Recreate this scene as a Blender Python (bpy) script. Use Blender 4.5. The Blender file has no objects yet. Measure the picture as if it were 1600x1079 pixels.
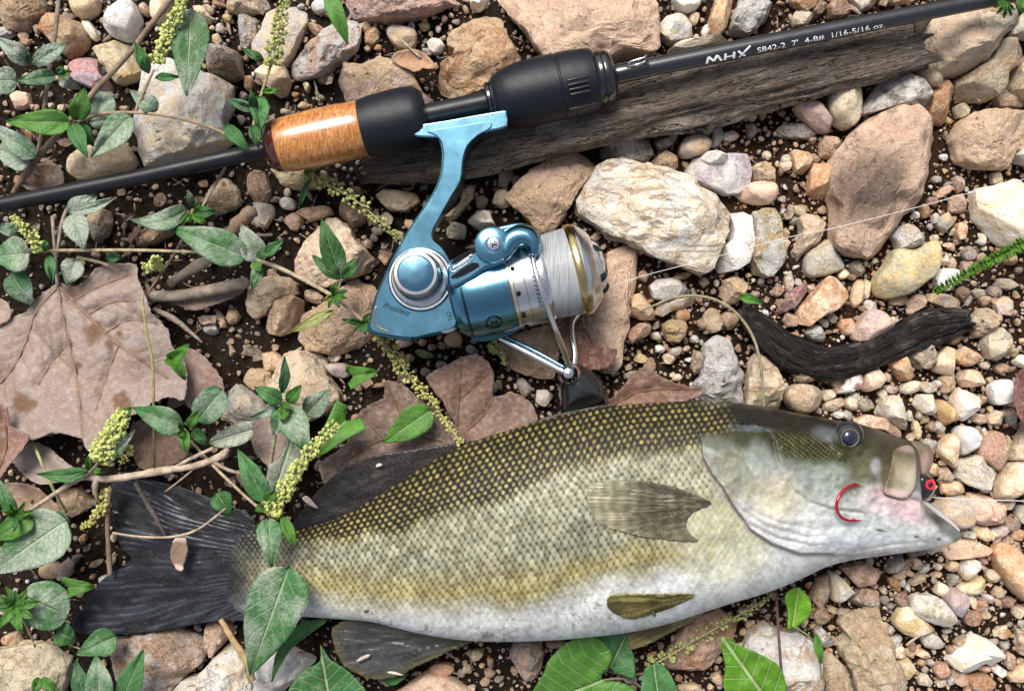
import bpy, bmesh, math, random
import numpy as np
from mathutils import Vector, geometry

# ------------------------------------------------------------------ camera, sky, sun, exposure
H = 0.45            # camera height above the gravel (m)
S = 0.00028         # metres per photograph pixel at ground level
scene = bpy.context.scene
cam_d = bpy.data.cameras.new("camera")
cam = bpy.data.objects.new("camera", cam_d)
scene.collection.objects.link(cam)
cam.location = (0, 0, H)
cam.rotation_euler = (0, 0, 0)
cam_d.sensor_width = 36.0
cam_d.lens = 36.0 * H / (1600 * S)
cam_d.clip_start = 0.01
cam_d.clip_end = 500
scene.camera = cam

SUN_EL, SUN_AZ = math.radians(56), math.radians(-22)   # azimuth from +Y (picture top) towards +X
world = bpy.data.worlds.new("World")
scene.world = world
world.use_nodes = True
wn = world.node_tree.nodes
wl = world.node_tree.links
sky = wn.new("ShaderNodeTexSky")
sky.sky_type = 'NISHITA'
sky.sun_disc = False
sky.sun_elevation = SUN_EL
sky.sun_rotation = SUN_AZ
sky.dust_density = 3.0
sky.air_density = 1.0
hsv = wn.new("ShaderNodeHueSaturation")
hsv.inputs['Saturation'].default_value = 0.5
bg = wn["Background"]
wl.new(sky.outputs[0], hsv.inputs['Color'])
wl.new(hsv.outputs[0], bg.inputs['Color'])
bg.inputs['Strength'].default_value = 0.09
sun_d = bpy.data.lights.new("sun", 'SUN')
sun_d.energy = 3.1
sun_d.angle = math.radians(28)
sun_d.color = (1.0, 0.935, 0.84)
sun = bpy.data.objects.new("sun", sun_d)
scene.collection.objects.link(sun)
dv = Vector((math.sin(SUN_AZ) * math.cos(SUN_EL), math.cos(SUN_AZ) * math.cos(SUN_EL), math.sin(SUN_EL)))
sun.rotation_euler = dv.to_track_quat('Z', 'Y').to_euler()
sun.location = dv * 3
scene.view_settings.view_transform = 'Standard'
scene.view_settings.look = 'None'
scene.view_settings.gamma = 1
scene.view_settings.use_curve_mapping = False
scene.view_settings.exposure = 0.72
scene.render.engine = 'CYCLES'
scene.cycles.use_denoising = True
scene.cycles.max_bounces = 6

random.seed(7)
rng = np.random.default_rng(11)
COL = scene.collection

# ------------------------------------------------------------------ helpers
def P(px, py, zmm):
    z = zmm * 0.001
    k = (H - z) / H
    return Vector(((px - 800) * S * k, (539.5 - py) * S * k, z))

def PN(px, py, zmm):
    z = np.asarray(zmm, float) * 0.001
    px = np.asarray(px, float); py = np.asarray(py, float)
    k = (H - z) / H
    return np.stack(np.broadcast_arrays((px - 800) * S * k, (539.5 - py) * S * k, z), -1)

def _hash(i):
    a = (i[..., 0] * 374761393 + i[..., 1] * 668265263 + i[..., 2] * 2147483647) & 0xFFFFFFFF
    a = ((a ^ (a >> 13)) * 1274126177) & 0xFFFFFFFF
    a = a ^ (a >> 16)
    return (a & 0xFFFF) / 32767.5 - 1.0

def vnoise(p):
    p = np.asarray(p, float)
    i = np.floor(p).astype(np.int64)
    f = p - i
    f = f * f * (3 - 2 * f)
    r = 0
    for dx in (0, 1):
        wx = f[..., 0] if dx else 1 - f[..., 0]
        for dy in (0, 1):
            wy = f[..., 1] if dy else 1 - f[..., 1]
            for dz in (0, 1):
                wz = f[..., 2] if dz else 1 - f[..., 2]
                r = r + wx * wy * wz * _hash(i + np.array([dx, dy, dz]))
    return r

def fbm(p, o=4, g=0.5, l=2.03):
    p = np.asarray(p, float)
    a, r = 1.0, 0
    for k in range(o):
        r = r + a * vnoise(p + 17.3 * k)
        p = p * l
        a *= g
    return r

def mesh_np(name, v, f):
    v = np.ascontiguousarray(v, np.float32); f = np.ascontiguousarray(f, np.int32)
    n = f.shape[1]
    me = bpy.data.meshes.new(name)
    me.vertices.add(len(v)); me.vertices.foreach_set('co', v.ravel())
    me.loops.add(f.size); me.loops.foreach_set('vertex_index', f.ravel())
    me.polygons.add(len(f)); me.polygons.foreach_set('loop_start', np.arange(len(f), dtype=np.int32) * n)
    me.update(calc_edges=True)
    me.validate()
    me.polygons.foreach_set('use_smooth', np.ones(len(me.polygons), bool))
    return me

WLOC = {}
def place(o, loc, parent=None):
    loc = Vector(loc)
    COL.objects.link(o)
    WLOC[o] = loc
    if parent is not None:
        o.parent = parent
        o.location = loc - WLOC[parent]
    else:
        o.location = loc
    return o

def tag(o, label=None, cat=None, group=None, kind=None):
    if label:
        for a_, b_ in ((' right of ', ' beside '), (' left of ', ' beside '), (' just below ', ' next to '), (' below ', ' by '), (' above ', ' near ')): label = label.replace(a_, b_)
        o['label'] = label
    if cat: o['category'] = cat
    if group: o['group'] = group
    if kind: o['kind'] = kind
    return o

def root(name, loc, label, cat, group=None):
    o = bpy.data.objects.new(name, None)
    o.empty_display_size = 0.01
    place(o, loc)
    return tag(o, label, cat, group)

def obj(name, me, mat, parent=None, loc=None, col=None):
    """me in world coordinates; its origin goes to loc (or its own lowest middle)"""
    if loc is None:
        n = len(me.vertices)
        a = np.empty(n * 3, np.float32); me.vertices.foreach_get('co', a); a = a.reshape(-1, 3)
        mn, mx = a.min(0), a.max(0)
        loc = Vector(((mn[0] + mx[0]) / 2, (mn[1] + mx[1]) / 2, mn[2]))
    from mathutils import Matrix
    me.transform(Matrix.Translation(-Vector(loc)))
    o = bpy.data.objects.new(name, me)
    if mat: me.materials.append(mat)
    if col is not None: o.color = (*col, 1)
    return place(o, loc, parent)

def catmull(pts, k, closed=False):
    p = np.asarray(pts, float)
    n = len(p)
    out = []
    rngi = range(n) if closed else range(n - 1)
    for i in rngi:
        if closed:
            a, b, c, d = p[i - 1], p[i], p[(i + 1) % n], p[(i + 2) % n]
        else:
            a, b, c, d = p[max(i - 1, 0)], p[i], p[i + 1], p[min(i + 2, n - 1)]
        for t in np.arange(k) / k:
            out.append(0.5 * (2 * b + (c - a) * t + (2 * a - 5 * b + 4 * c - d) * t * t + (3 * b - a - 3 * c + d) * t ** 3))
    if not closed: out.append(p[-1])
    return np.array(out)

def pts(s):
    return [tuple(float(q) for q in w.split(',')) for w in s.split()]

def inside(poly, x, y):
    x = np.asarray(x, float); y = np.asarray(y, float)
    r = np.zeros(x.shape, bool)
    n = len(poly)
    for i in range(n):
        x1, y1 = poly[i][:2]; x2, y2 = poly[(i + 1) % n][:2]
        if y1 == y2: continue
        c = ((y1 > y) != (y2 > y)) & (x < (x2 - x1) * (y - y1) / (y2 - y1) + x1)
        r ^= c
    return r

def polydist(poly, x, y, closed=True):
    x = np.asarray(x, float); y = np.asarray(y, float)
    d = np.full(x.shape, 1e9)
    n = len(poly)
    for i in range(n if closed else n - 1):
        x1, y1 = poly[i][:2]; x2, y2 = poly[(i + 1) % n][:2]
        vx, vy = x2 - x1, y2 - y1
        L = vx * vx + vy * vy + 1e-9
        t = np.clip(((x - x1) * vx + (y - y1) * vy) / L, 0, 1)
        d = np.minimum(d, np.hypot(x - x1 - t * vx, y - y1 - t * vy))
    return d

def sheet2d(poly, step, smooth=3, rag=0.0, seed=0):
    """triangulated flat sheet inside an outline (pixel coordinates) -> verts2d, tris, distance to edge"""
    r = np.random.default_rng(seed)
    b = catmull(poly, smooth, True) if smooth > 1 else np.array(poly, float)
    q = []
    for i in range(len(b)):
        a, c = b[i], b[(i + 1) % len(b)]
        m = max(1, int(np.hypot(*(c - a)) / step))
        for k in range(m): q.append(a + (c - a) * k / m)
    b = np.array(q)
    if rag: b = b + r.normal(0, rag, b.shape)
    x0, y0 = b.min(0); x1, y1 = b.max(0)
    gx, gy = np.meshgrid(np.arange(x0, x1, step), np.arange(y0, y1, step * 0.87))
    gx[1::2] += step / 2
    gx = gx.ravel() + r.normal(0, step * .08, gx.size); gy = gy.ravel() + r.normal(0, step * .08, gy.size)
    m = inside(b, gx, gy)
    gx, gy = gx[m], gy[m]
    d = polydist(b, gx, gy)
    m = d > step * 0.55
    vv = np.concatenate([b, np.stack([gx[m], gy[m]], 1)])
    n = len(b)
    res = geometry.delaunay_2d_cdt([Vector(v) for v in vv], [(i, (i + 1) % n) for i in range(n)], [], 1, 1e-5)
    v = np.array([[q.x, q.y] for q in res[0]]); f = np.array([t for t in res[2] if len(t) == 3])
    a, bb, c = v[f[:, 0]], v[f[:, 1]], v[f[:, 2]]
    cr = (bb[:, 0] - a[:, 0]) * (c[:, 1] - a[:, 1]) - (bb[:, 1] - a[:, 1]) * (c[:, 0] - a[:, 0])
    f[cr > 0] = f[cr > 0][:, ::-1]     # pixel y points down: keep the normals up
    return v, f, polydist(b, v[:, 0], v[:, 1])

def set_col(me, name, arr):
    at = me.color_attributes.new(name, 'FLOAT_COLOR', 'POINT')
    a = np.ones((len(me.vertices), 4), np.float32)
    a[:, :arr.shape[1]] = arr
    at.data.foreach_set('color', a.ravel())

def solid(o, th_mm, off=-1):
    m = o.modifiers.new("thickness", 'SOLIDIFY')
    m.thickness = th_mm * 0.001
    m.offset = off
    return o

def tube_mesh(pp, ns=8, k=5, rough=0.0, seed=0, smooth=True, capround=True):
    """pp: (px, py, zmm, radius px) control points"""
    q = catmull(pp, k) if smooth else np.array(pp, float)
    c = PN(q[:, 0], q[:, 1], q[:, 2])
    r = q[:, 3] * S * (H - q[:, 2] * .001) / H
    t = np.gradient(c, axis=0)
    t /= np.linalg.norm(t, axis=1)[:, None] + 1e-12
    up = np.array([0.0, 0, 1.0])
    if abs(t[:, 2]).max() > .9: up = np.array([0.31, .95, 0.05])
    s = np.cross(t, up); s /= np.linalg.norm(s, axis=1)[:, None]
    n = np.cross(s, t)
    a = np.arange(ns) / ns * 2 * np.pi
    ring = c[:, None] + (s[:, None] * np.cos(a)[None, :, None] + n[:, None] * np.sin(a)[None, :, None]) * r[:, None, None]
    if rough:
        d = fbm(np.concatenate([ring.reshape(-1, 3) * 400 + seed], 0), 3).reshape(len(c), ns)
        ring = ring + (ring - c[:, None]) * (d * rough)[..., None]
    v = ring.reshape(-1, 3)
    m = len(c)
    i = np.arange(m - 1)[:, None] * ns; j = np.arange(ns)[None]; j2 = (j + 1) % ns
    f = np.stack([i + j, i + j2, i + ns + j2, i + ns + j], -1).reshape(-1, 4)
    e0 = c[0] - t[0] * r[0] * .5; e1 = c[-1] + t[-1] * r[-1] * .5
    v = np.concatenate([v, [e0, e1]])
    A, B = m * ns, m * ns + 1
    jj = np.arange(ns); k2 = (jj + 1) % ns
    cap = np.concatenate([np.stack([np.full(ns, A), k2, jj, jj], 1), np.stack([np.full(ns, B), (m - 1) * ns + jj, (m - 1) * ns + k2, (m - 1) * ns + k2], 1)])
    tri1 = cap[:, :3]
    allf = np.concatenate([f[:, [0, 1, 2]], f[:, [0, 2, 3]], tri1])
    return v, allf

def tube(name, pp, mat, parent=None, **kw):
    col = kw.pop('col', None)
    v, f = tube_mesh(pp, **kw)
    return obj(name, mesh_np(name, v, f), mat, parent, col=col)

ICO = {}
def ico(n):
    if n not in ICO:
        bm = bmesh.new(); bmesh.ops.create_icosphere(bm, subdivisions=n, radius=1)
        bm.verts.ensure_lookup_table()
        ICO[n] = (np.array([v.co[:] for v in bm.verts]), np.array([[v.index for v in f.verts] for f in bm.faces]))
        bm.free()
    return ICO[n]

# ------------------------------------------------------------------ materials
class NT:
    def __init__(s, name):
        s.m = bpy.data.materials.new(name); s.m.use_nodes = True
        s.t = s.m.node_tree; s.b = s.t.nodes['Principled BSDF']
    def n(s, typ, **kw):
        x = s.t.nodes.new(typ)
        for k, v in kw.items(): setattr(x, k, v)
        return x
    def l(s, a, b): s.t.links.new(a, b)
    def put(s, sock, v):
        if hasattr(v, 'links') or isinstance(v, bpy.types.NodeSocket): s.l(v, sock)
        else: sock.default_value = v
    def noise(s, vec, scale, detail=4, rough=.6, dist=0):
        x = s.n('ShaderNodeTexNoise'); s.l(vec, x.inputs['Vector'])
        x.inputs['Scale'].default_value = scale; x.inputs['Detail'].default_value = detail
        x.inputs['Roughness'].default_value = rough; x.inputs['Distortion'].default_value = dist
        return x.outputs['Fac']
    def rng(s, v, a, b, c=0., d=1., smooth=False):
        x = s.n('ShaderNodeMapRange'); s.l(v, x.inputs['Value'])
        if smooth: x.interpolation_type = 'SMOOTHSTEP'
        for k, q in zip(('From Min', 'From Max', 'To Min', 'To Max'), (a, b, c, d)): s.put(x.inputs[k], q)
        return x.outputs[0]
    def math(s, op, a, b=0.):
        x = s.n('ShaderNodeMath', operation=op); s.put(x.inputs[0], a); s.put(x.inputs[1], b)
        return x.outputs[0]
    def mix(s, f, a, b, mode='MIX'):
        x = s.n('ShaderNodeMix', data_type='RGBA', blend_type=mode)
        s.put(x.inputs['Factor'], f); s.put(x.inputs['A'], a if not isinstance(a, tuple) else (*a[:3], 1)); s.put(x.inputs['B'], b if not isinstance(b, tuple) else (*b[:3], 1))
        return x.outputs['Result']
    def bump(s, h, dist, strength=1.0, nrm=None):
        x = s.n('ShaderNodeBump'); s.l(h, x.inputs['Height'])
        x.inputs['Distance'].default_value = dist; x.inputs['Strength'].default_value = strength
        if nrm is not None: s.l(nrm, x.inputs['Normal'])
        return x.outputs[0]
    def attr(s, name, typ='GEOMETRY'):
        x = s.n('ShaderNodeAttribute', attribute_name=name, attribute_type=typ)
        return x
    def objvec(s, rnd=True):
        tc = s.n('ShaderNodeTexCoord')
        if not rnd: return tc.outputs['Object']
        oi = s.n('ShaderNodeObjectInfo')
        add = s.n('ShaderNodeVectorMath', operation='ADD')
        mul = s.n('ShaderNodeVectorMath', operation='SCALE')
        s.l(oi.outputs['Random'], mul.inputs['Scale']); mul.inputs[0].default_value = (7.1, 3.3, 9.7)
        s.l(tc.outputs['Object'], add.inputs[0]); s.l(mul.outputs[0], add.inputs[1])
        return add.outputs[0]
    def ocol(s):
        return s.n('ShaderNodeObjectInfo').outputs['Color']
    def fin(s, col=None, rough=None, metal=None, nrm=None, spec=None):
        b = s.b
        if col is not None: s.put(b.inputs['Base Color'], (*col[:3], 1) if isinstance(col, tuple) else col)
        if rough is not None: s.put(b.inputs['Roughness'], rough)
        if metal is not None: s.put(b.inputs['Metallic'], metal)
        if spec is not None: s.put(b.inputs['Specular IOR Level'], spec)
        if nrm is not None: s.l(nrm, b.inputs['Normal'])
        return s.m

def plain(name, col, rough=.5, metal=0., spec=None, coat=0., bump=None):
    n = NT(name)
    nrm = None; c = col
    vec = n.objvec()
    if bump:
        nrm = n.bump(n.noise(vec, bump[0], 3), bump[1])
    v = n.noise(vec, 900, 4, .7)
    c = n.mix(n.rng(v, .35, .7, 0, .22), (*col, 1), tuple(x * .6 for x in col))
    m = n.fin(c, n.rng(n.noise(vec, 300, 4), .3, .7, max(.05, rough - .06), rough + .06), metal, nrm, spec)
    n.b.inputs['Coat Weight'].default_value = coat
    n.b.inputs['Coat Roughness'].default_value = .08
    return m

def stone_mat(name, source='OBJECT', band=0., pits=.5, rough=.75, speck=.5, grain=1.0, stain=None):
    n = NT(name)
    vec = n.objvec()
    if source == 'OBJECT':
        c1 = n.ocol(); c2 = n.attr('c2', 'OBJECT').outputs['Color']
    else:
        c1 = n.attr('Col').outputs['Color']
        c2 = n.mix(.55, c1, (.2, .13, .09))
    big = n.noise(vec, 70, 6, .66, .9)
    med = n.noise(vec, 260, 6, .72, .5)
    fine = n.noise(vec, 820, 5, .75)
    f = n.rng(n.math('ADD', n.math('MULTIPLY', big, .6), n.math('MULTIPLY', med, .4)), .45, .56, 0, 1, True)
    c = n.mix(f, c1, c2)
    c = n.mix(n.rng(n.noise(vec, 115, 6, .7, 1.4), .57, .70, 0, .42, True), c, (.36, .20, .10))      # iron stain
    c = n.mix(n.rng(fine, .36, .66), n.mix(.17, c, (.15, .09, .06)), n.mix(.36, c, (.90, .84, .75)))
    if band:
        mp = n.n('ShaderNodeMapping'); n.l(vec, mp.inputs['Vector'])
        mp.inputs['Rotation'].default_value = (.4, .5, math.radians(27)); mp.inputs['Scale'].default_value = (26, 150, 130)
        bn = n.noise(mp.outputs[0], 1.0, 6, .66, 1.8)
        c = n.mix(n.rng(bn, .51, .59, 0, band, True), c, (.30, .17, .11))
        c = n.mix(n.rng(bn, .46, .34, 0, band * .8, True), c, (.78, .75, .70))
    film = n.noise(vec, 190, 7, .76)
    c = n.mix(n.rng(film, .56, .68, 0, .5), c, (.86, .78, .66))
    sp = n.noise(vec, 1250, 3, .75)
    c = n.mix(n.rng(sp, .56, .70, 0, speck), c, (.085, .055, .04))
    c = n.mix(n.rng(sp, .42, .30, 0, speck * .6), c, (.80, .76, .70))
    h = n.math('ADD', n.math('ADD', n.math('MULTIPLY', n.noise(vec, 300, 7, .75), 1.3), n.math('MULTIPLY', fine, .55)), n.math('MULTIPLY', sp, .2))
    nrm = n.bump(h, .0016 * grain, 1.0)
    # thin dark joints
    vo2 = n.n('ShaderNodeTexVoronoi', feature='DISTANCE_TO_EDGE'); vo2.inputs['Scale'].default_value = 85
    wv = n.n('ShaderNodeVectorMath', operation='ADD'); nz = n.n('ShaderNodeTexNoise'); n.l(vec, nz.inputs['Vector']); nz.inputs['Scale'].default_value = 150; nz.inputs['Detail'].default_value = 5
    sc = n.n('ShaderNodeVectorMath', operation='SCALE'); sc.inputs['Scale'].default_value = .011; n.l(nz.outputs['Color'], sc.inputs[0])
    n.l(vec, wv.inputs[0]); n.l(sc.outputs[0], wv.inputs[1]); n.l(wv.outputs[0], vo2.inputs['Vector'])
    jm = n.math('MULTIPLY', n.rng(vo2.outputs['Distance'], .0, .03, 1, 0, True), n.rng(n.noise(vec, 60, 2), .48, .58, 0, 1))
    c = n.mix(n.math('MULTIPLY', jm, .32 * min(1, grain)), c, (.13, .085, .06))
    nrm = n.bump(jm, -.0006 * grain, .8, nrm)
    if pits:
        vo = n.n('ShaderNodeTexVoronoi', feature='SMOOTH_F1'); n.l(vec, vo.inputs['Vector']); vo.inputs['Scale'].default_value = 330
        pm = n.math('MULTIPLY', n.rng(vo.outputs['Distance'], .05, .30, 1, 0, True), n.rng(n.noise(vec, 130, 4), .5, .6, 0, 1))
        c = n.mix(n.math('MULTIPLY', pm, min(.9, pits * .7)), c, (.16, .10, .075))
        nrm = n.bump(pm, -.0013 * pits, 1.0, nrm)
    if stain:
        tc = n.n('ShaderNodeTexCoord'); d = n.n('ShaderNodeVectorMath', operation='DISTANCE'); n.l(tc.outputs['Object'], d.inputs[0]); d.inputs[1].default_value = stain[:3]
        sm_ = n.rng(n.math('ADD', d.outputs['Value'], n.math('MULTIPLY', n.math('SUBTRACT', med, .5), .016)), stain[3] * .4, stain[3], .9, 0, True)
        c = n.mix(n.math('MULTIPLY', sm_, n.rng(fine, .3, .65, .55, 1)), c, (.075, .06, .055))
    return n.fin(c, n.rng(med, .3, .7, rough - .12, rough + .12), 0, nrm, .14)

M = {}
M['rough'] = stone_mat('limestone', pits=.55, rough=.85, speck=.34, grain=1.25)
M['smooth'] = stone_mat('river_pebble', pits=.12, rough=.6, speck=.22, grain=.45)
M['band'] = stone_mat('banded_chert', band=.6, pits=.25, rough=.62, speck=.25, grain=1.0)
M['pit'] = stone_mat('porous_limestone', pits=1.2, rough=.9, speck=.4, grain=1.9)
M['stained'] = stone_mat('stained_limestone', pits=.55, rough=.85, speck=.34, grain=1.25, stain=(-.0085, -.0050, .0130, .0235))
M['gravel'] = stone_mat('mixed_gravel', source='VERT', pits=.2, rough=.7, speck=.3, grain=.8)

def soil_mat():
    n = NT('damp_soil')
    vec = n.objvec(False)
    a = n.noise(vec, 14, 4, .6); b = n.noise(vec, 420, 6, .7); d = n.noise(vec, 1700, 4, .75)
    sx = n.n('ShaderNodeSeparateXYZ'); n.l(vec, sx.inputs[0])
    c = n.mix(n.rng(sx.outputs['X'], -.02, .10, 0, 1, True), (.024, .017, .012), (.052, .024, .012))
    c = n.mix(n.rng(a, .4, .65), c, (.016, .012, .010))
    c = n.mix(n.rng(b, .5, .72, 0, .7), c, (.10, .065, .042))
    c = n.mix(n.rng(d, .6, .75, 0, .6), c, (.26, .19, .13))
    h = n.math('ADD', b, n.math('MULTIPLY', d, .5))
    return n.fin(c, n.rng(a, .3, .7, .6, .9), 0, n.bump(h, .003, 1), .12)
M['soil'] = soil_mat()

def leaf_mat(name, dry=False):
    n = NT(name)
    vec = n.objvec()
    at = n.attr('lc'); sp = n.n('ShaderNodeSeparateColor'); n.l(at.outputs['Color'], sp.inputs[0])
    u, v = sp.outputs[0], sp.outputs[1]
    va = n.math('MULTIPLY', n.math('ABSOLUTE', n.math('SUBTRACT', v, .5)), 2.0)
    base = n.ocol()
    c = n.mix(n.rng(n.noise(vec, 130, 5, .65), .35, .7), base, n.mix(.5, base, (.03, .055, .02)))
    c = n.mix(n.rng(n.noise(vec, 600, 4, .7), .5, .75, 0, .35), c, n.mix(.5, base, (.22, .30, .07)))
    # net of side veins
    k = n.math('SUBTRACT', n.math('MULTIPLY', u, 7.0), n.math('MULTIPLY', va, 1.9))
    fr = n.math('ABSOLUTE', n.math('SUBTRACT', n.math('FRACT', k), .5))
    side = n.rng(fr, .035, .085, 1, 0, True)
    mid = n.rng(va, .025, .075, 1, 0, True)
    vo = n.n('ShaderNodeTexVoronoi', feature='DISTANCE_TO_EDGE'); n.l(vec, vo.inputs['Vector']); vo.inputs['Scale'].default_value = 520
    cell = n.rng(vo.outputs['Distance'], .02, .12, 1, 0)
    vein = n.math('MAXIMUM', mid, n.math('MULTIPLY', side, .65))
    c = n.mix(n.math('MULTIPLY', vein, .75), c, n.mix(.65, base, (.44, .54, .30)))
    # dried mud film left by water
    du = n.attr('dust', 'OBJECT').outputs['Fac']
    dn = n.math('ADD', n.math('MULTIPLY', n.noise(vec, 75, 3, .6), .62), n.math('MULTIPLY', n.noise(vec, 900, 5, .75), .38))
    th = n.math('SUBTRACT', .72, n.math('MULTIPLY', du, .42))
    film = n.rng(n.math('SUBTRACT', dn, th), -.02, .16, 0, .85)
    film = n.math('MULTIPLY', film, n.rng(cell, 0, 1, .85, .45))
    c = n.mix(film, c, (.50, .53, .47))
    h = n.math('ADD', n.math('MULTIPLY', vein, -1.0), n.math('MULTIPLY', n.noise(vec, 700, 3), .8))
    n.fin(c, n.rng(film, 0, 1, .40, .85), 0, n.bump(h, .0007, .9), .28)
    n.b.inputs['Subsurface Weight'].default_value = 0
    # thin leaf: some light passes through
    tr = n.n('ShaderNodeBsdfTranslucent'); n.l(c, tr.inputs['Color'])
    mx = n.n('ShaderNodeMixShader'); mx.inputs[0].default_value = .22
    out = n.t.nodes['Material Output']
    n.l(n.b.outputs[0], mx.inputs[1]); n.l(tr.outputs[0], mx.inputs[2]); n.l(mx.outputs[0], out.inputs['Surface'])
    return n.m
M['leaf'] = leaf_mat('fresh_leaf')

def dead_mat():
    n = NT('dead_leaf')
    vec = n.objvec()
    base = n.ocol()
    a = n.noise(vec, 55, 5, .62, .8); b = n.noise(vec, 420, 5, .7)
    c = n.mix(n.rng(a, .40, .62, 0, .85), base, n.mix(.55, base, (.22, .12, .08)))
    c = n.mix(n.rng(n.noise(vec, 150, 6, .75, 1.5), .5, .66, 0, .5), c, (.30, .25, .22))
    c = n.mix(n.rng(b, .48, .7, 0, .5), c, n.mix(.6, base, (.62, .55, .50)))
    c = n.mix(n.rng(n.noise(vec, 40, 2, .5), .66, .70, 0, .8), c, (.13, .075, .04))
    vo = n.n('ShaderNodeTexVoronoi', feature='DISTANCE_TO_EDGE'); n.l(vec, vo.inputs['Vector']); vo.inputs['Scale'].default_value = 190
    cr = n.rng(vo.outputs['Distance'], .0, .05, 1, 0)
    c = n.mix(n.math('MULTIPLY', cr, .05), c, (.2, .13, .10))
    vv = n.attr('vein').outputs['Fac']
    c = n.mix(n.math('MULTIPLY', n.attr('spot').outputs['Fac'], n.rng(b, .3, .6, .6, 1)), c, (.15, .085, .045))
    c = n.mix(n.math('MULTIPLY', vv, .8), c, n.mix(.8, base, (.20, .115, .065)))
    h = n.math('ADD', b, n.math('MULTIPLY', a, .8))
    return n.fin(c, .75, 0, n.bump(h, .0010, 1), .12)
M['dead'] = dead_mat()

def wood_mat(name, c1, c2, c3, rough=.85):
    n = NT(name)
    at = n.attr('lc').outputs['Vector']
    mp = n.n('ShaderNodeMapping'); n.l(at, mp.inputs['Vector']); mp.inputs['Scale'].default_value = (26, 95, 1)
    g = n.noise(mp.outputs[0], 1.0, 7, .7, .7)
    vec = n.objvec()
    a = n.noise(vec, 60, 5, .65); f = n.noise(vec, 1100, 4, .7)
    c = n.mix(n.rng(g, .36, .64), c1, c2)
    c = n.mix(n.rng(a, .52, .66, 0, .8), c, c3)
    c = n.mix(n.rng(f, .55, .75, 0, .5), c, tuple(x * .35 for x in c1))
    mp2 = n.n('ShaderNodeMapping'); n.l(at, mp2.inputs['Vector']); mp2.inputs['Scale'].default_value = (3.2, 26, 1)
    ck = n.noise(mp2.outputs[0], 1.0, 4, .6, .5)
    line = n.rng(n.math('ABSOLUTE', n.math('SUBTRACT', ck, .5)), .004, .016, 1, 0, True)
    c = n.mix(n.math('MULTIPLY', line, .9), c, tuple(x * .14 for x in c1))
    mp3 = n.n('ShaderNodeMapping'); n.l(at, mp3.inputs['Vector']); mp3.inputs['Scale'].default_value = (14, 40, 1)
    pk = n.noise(mp3.outputs[0], 1.0, 6, .75, 1.0)
    c = n.mix(n.rng(pk, .58, .64, 0, .75), c, tuple(min(.5, x * 1.25) for x in c3))
    h = n.math('SUBTRACT', n.math('ADD', g, n.math('MULTIPLY', f, .25)), n.math('MULTIPLY', line, 1.2))
    return n.fin(c, rough, 0, n.bump(h, .0024, 1), .12)
M['log'] = wood_mat('weathered_driftwood', (.115, .088, .070), (.29, .235, .19), (.38, .33, .28))
M['char'] = wood_mat('blackened_wood', (.012, .011, .011), (.055, .050, .047), (.19, .165, .145), .6)

def twig_mat():
    n = NT('twig_bark')
    vec = n.objvec(); base = n.ocol()
    a = n.noise(vec, 300, 5, .7); b = n.noise(vec, 1400, 3, .7)
    c = n.mix(n.rng(a, .4, .65), base, n.mix(.65, base, (.10, .07, .05)))
    c = n.mix(n.rng(b, .55, .75, 0, .6), c, (.45, .38, .30))
    return n.fin(c, .75, 0, n.bump(a, .0008, 1), .12)
M['twig'] = twig_mat()

def bud_mat():
    n = NT('flower_bud')
    vec = n.objvec(); base = n.ocol()
    c = n.mix(n.rng(n.noise(vec, 700, 3), .4, .65), base, n.mix(.6, base, (.14, .20, .03)))
    c = n.mix(n.rng(n.noise(vec, 900, 3, .7), .5, .66, 0, .7), c, (.70, .70, .34))
    c = n.mix(n.rng(n.noise(vec, 250, 2), .5, .68, 0, .6), c, n.mix(.5, base, (.20, .18, .06)))
    return n.fin(c, .6, 0, n.bump(n.noise(vec, 2500, 2), .0006), .08)
M['bud'] = bud_mat()
# ------------------------------------------------------------------ the ground
def build_ground():
    n = 261
    u = np.linspace(-1, 1, n)
    w = .42 * u + 25 * np.sign(u) * np.abs(u) ** 15
    X, Y = np.meshgrid(w, w)
    p = np.stack([X.ravel(), Y.ravel(), np.zeros(n * n)], 1)
    near = np.clip(1.3 - np.hypot(p[:, 0], p[:, 1]) / .5, 0, 1)
    p[:, 2] = (.0016 * fbm(p * 55 + 3, 3) + .0012 * fbm(p * 260 + 9, 3)) * near - .001
    i = np.arange(n - 1); I, J = np.meshgrid(i, i)
    a = (J * n + I).ravel()
    f = np.stack([a, a + 1, a + n + 1, a + n], 1)
    o = obj('ground', mesh_np('ground', p, f), M['soil'], loc=(0, 0, 0))
    tag(o, 'dark damp brown soil under the stones and leaves', 'ground', kind='structure')
build_ground()

# ------------------------------------------------------------------ stones
CL = dict(W=(.87, .86, .83), C=(.80, .67, .49), T=(.58, .40, .235), B=(.28, .155, .085), R=(.43, .19, .065), K=(.68, .44, .335),
          G=(.36, .34, .32), L=(.60, .59, .58), M=(.40, .29, .29), O=(.58, .43, .18), D=(.10, .085, .075), V=(.34, .30, .19), E=(.28, .115, .075),
          P=(.78, .56, .40), Q=(.36, .13, .15), U=(.34, .30, .38))
NAMEC = dict(W='white', C='cream', T='tan', B='brown', R='rust coloured', K='pink', G='grey', L='light grey', M='mauve', O='ochre',
             D='dark', V='olive', E='red brown', P='peach', Q='crimson', U='lilac')

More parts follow.
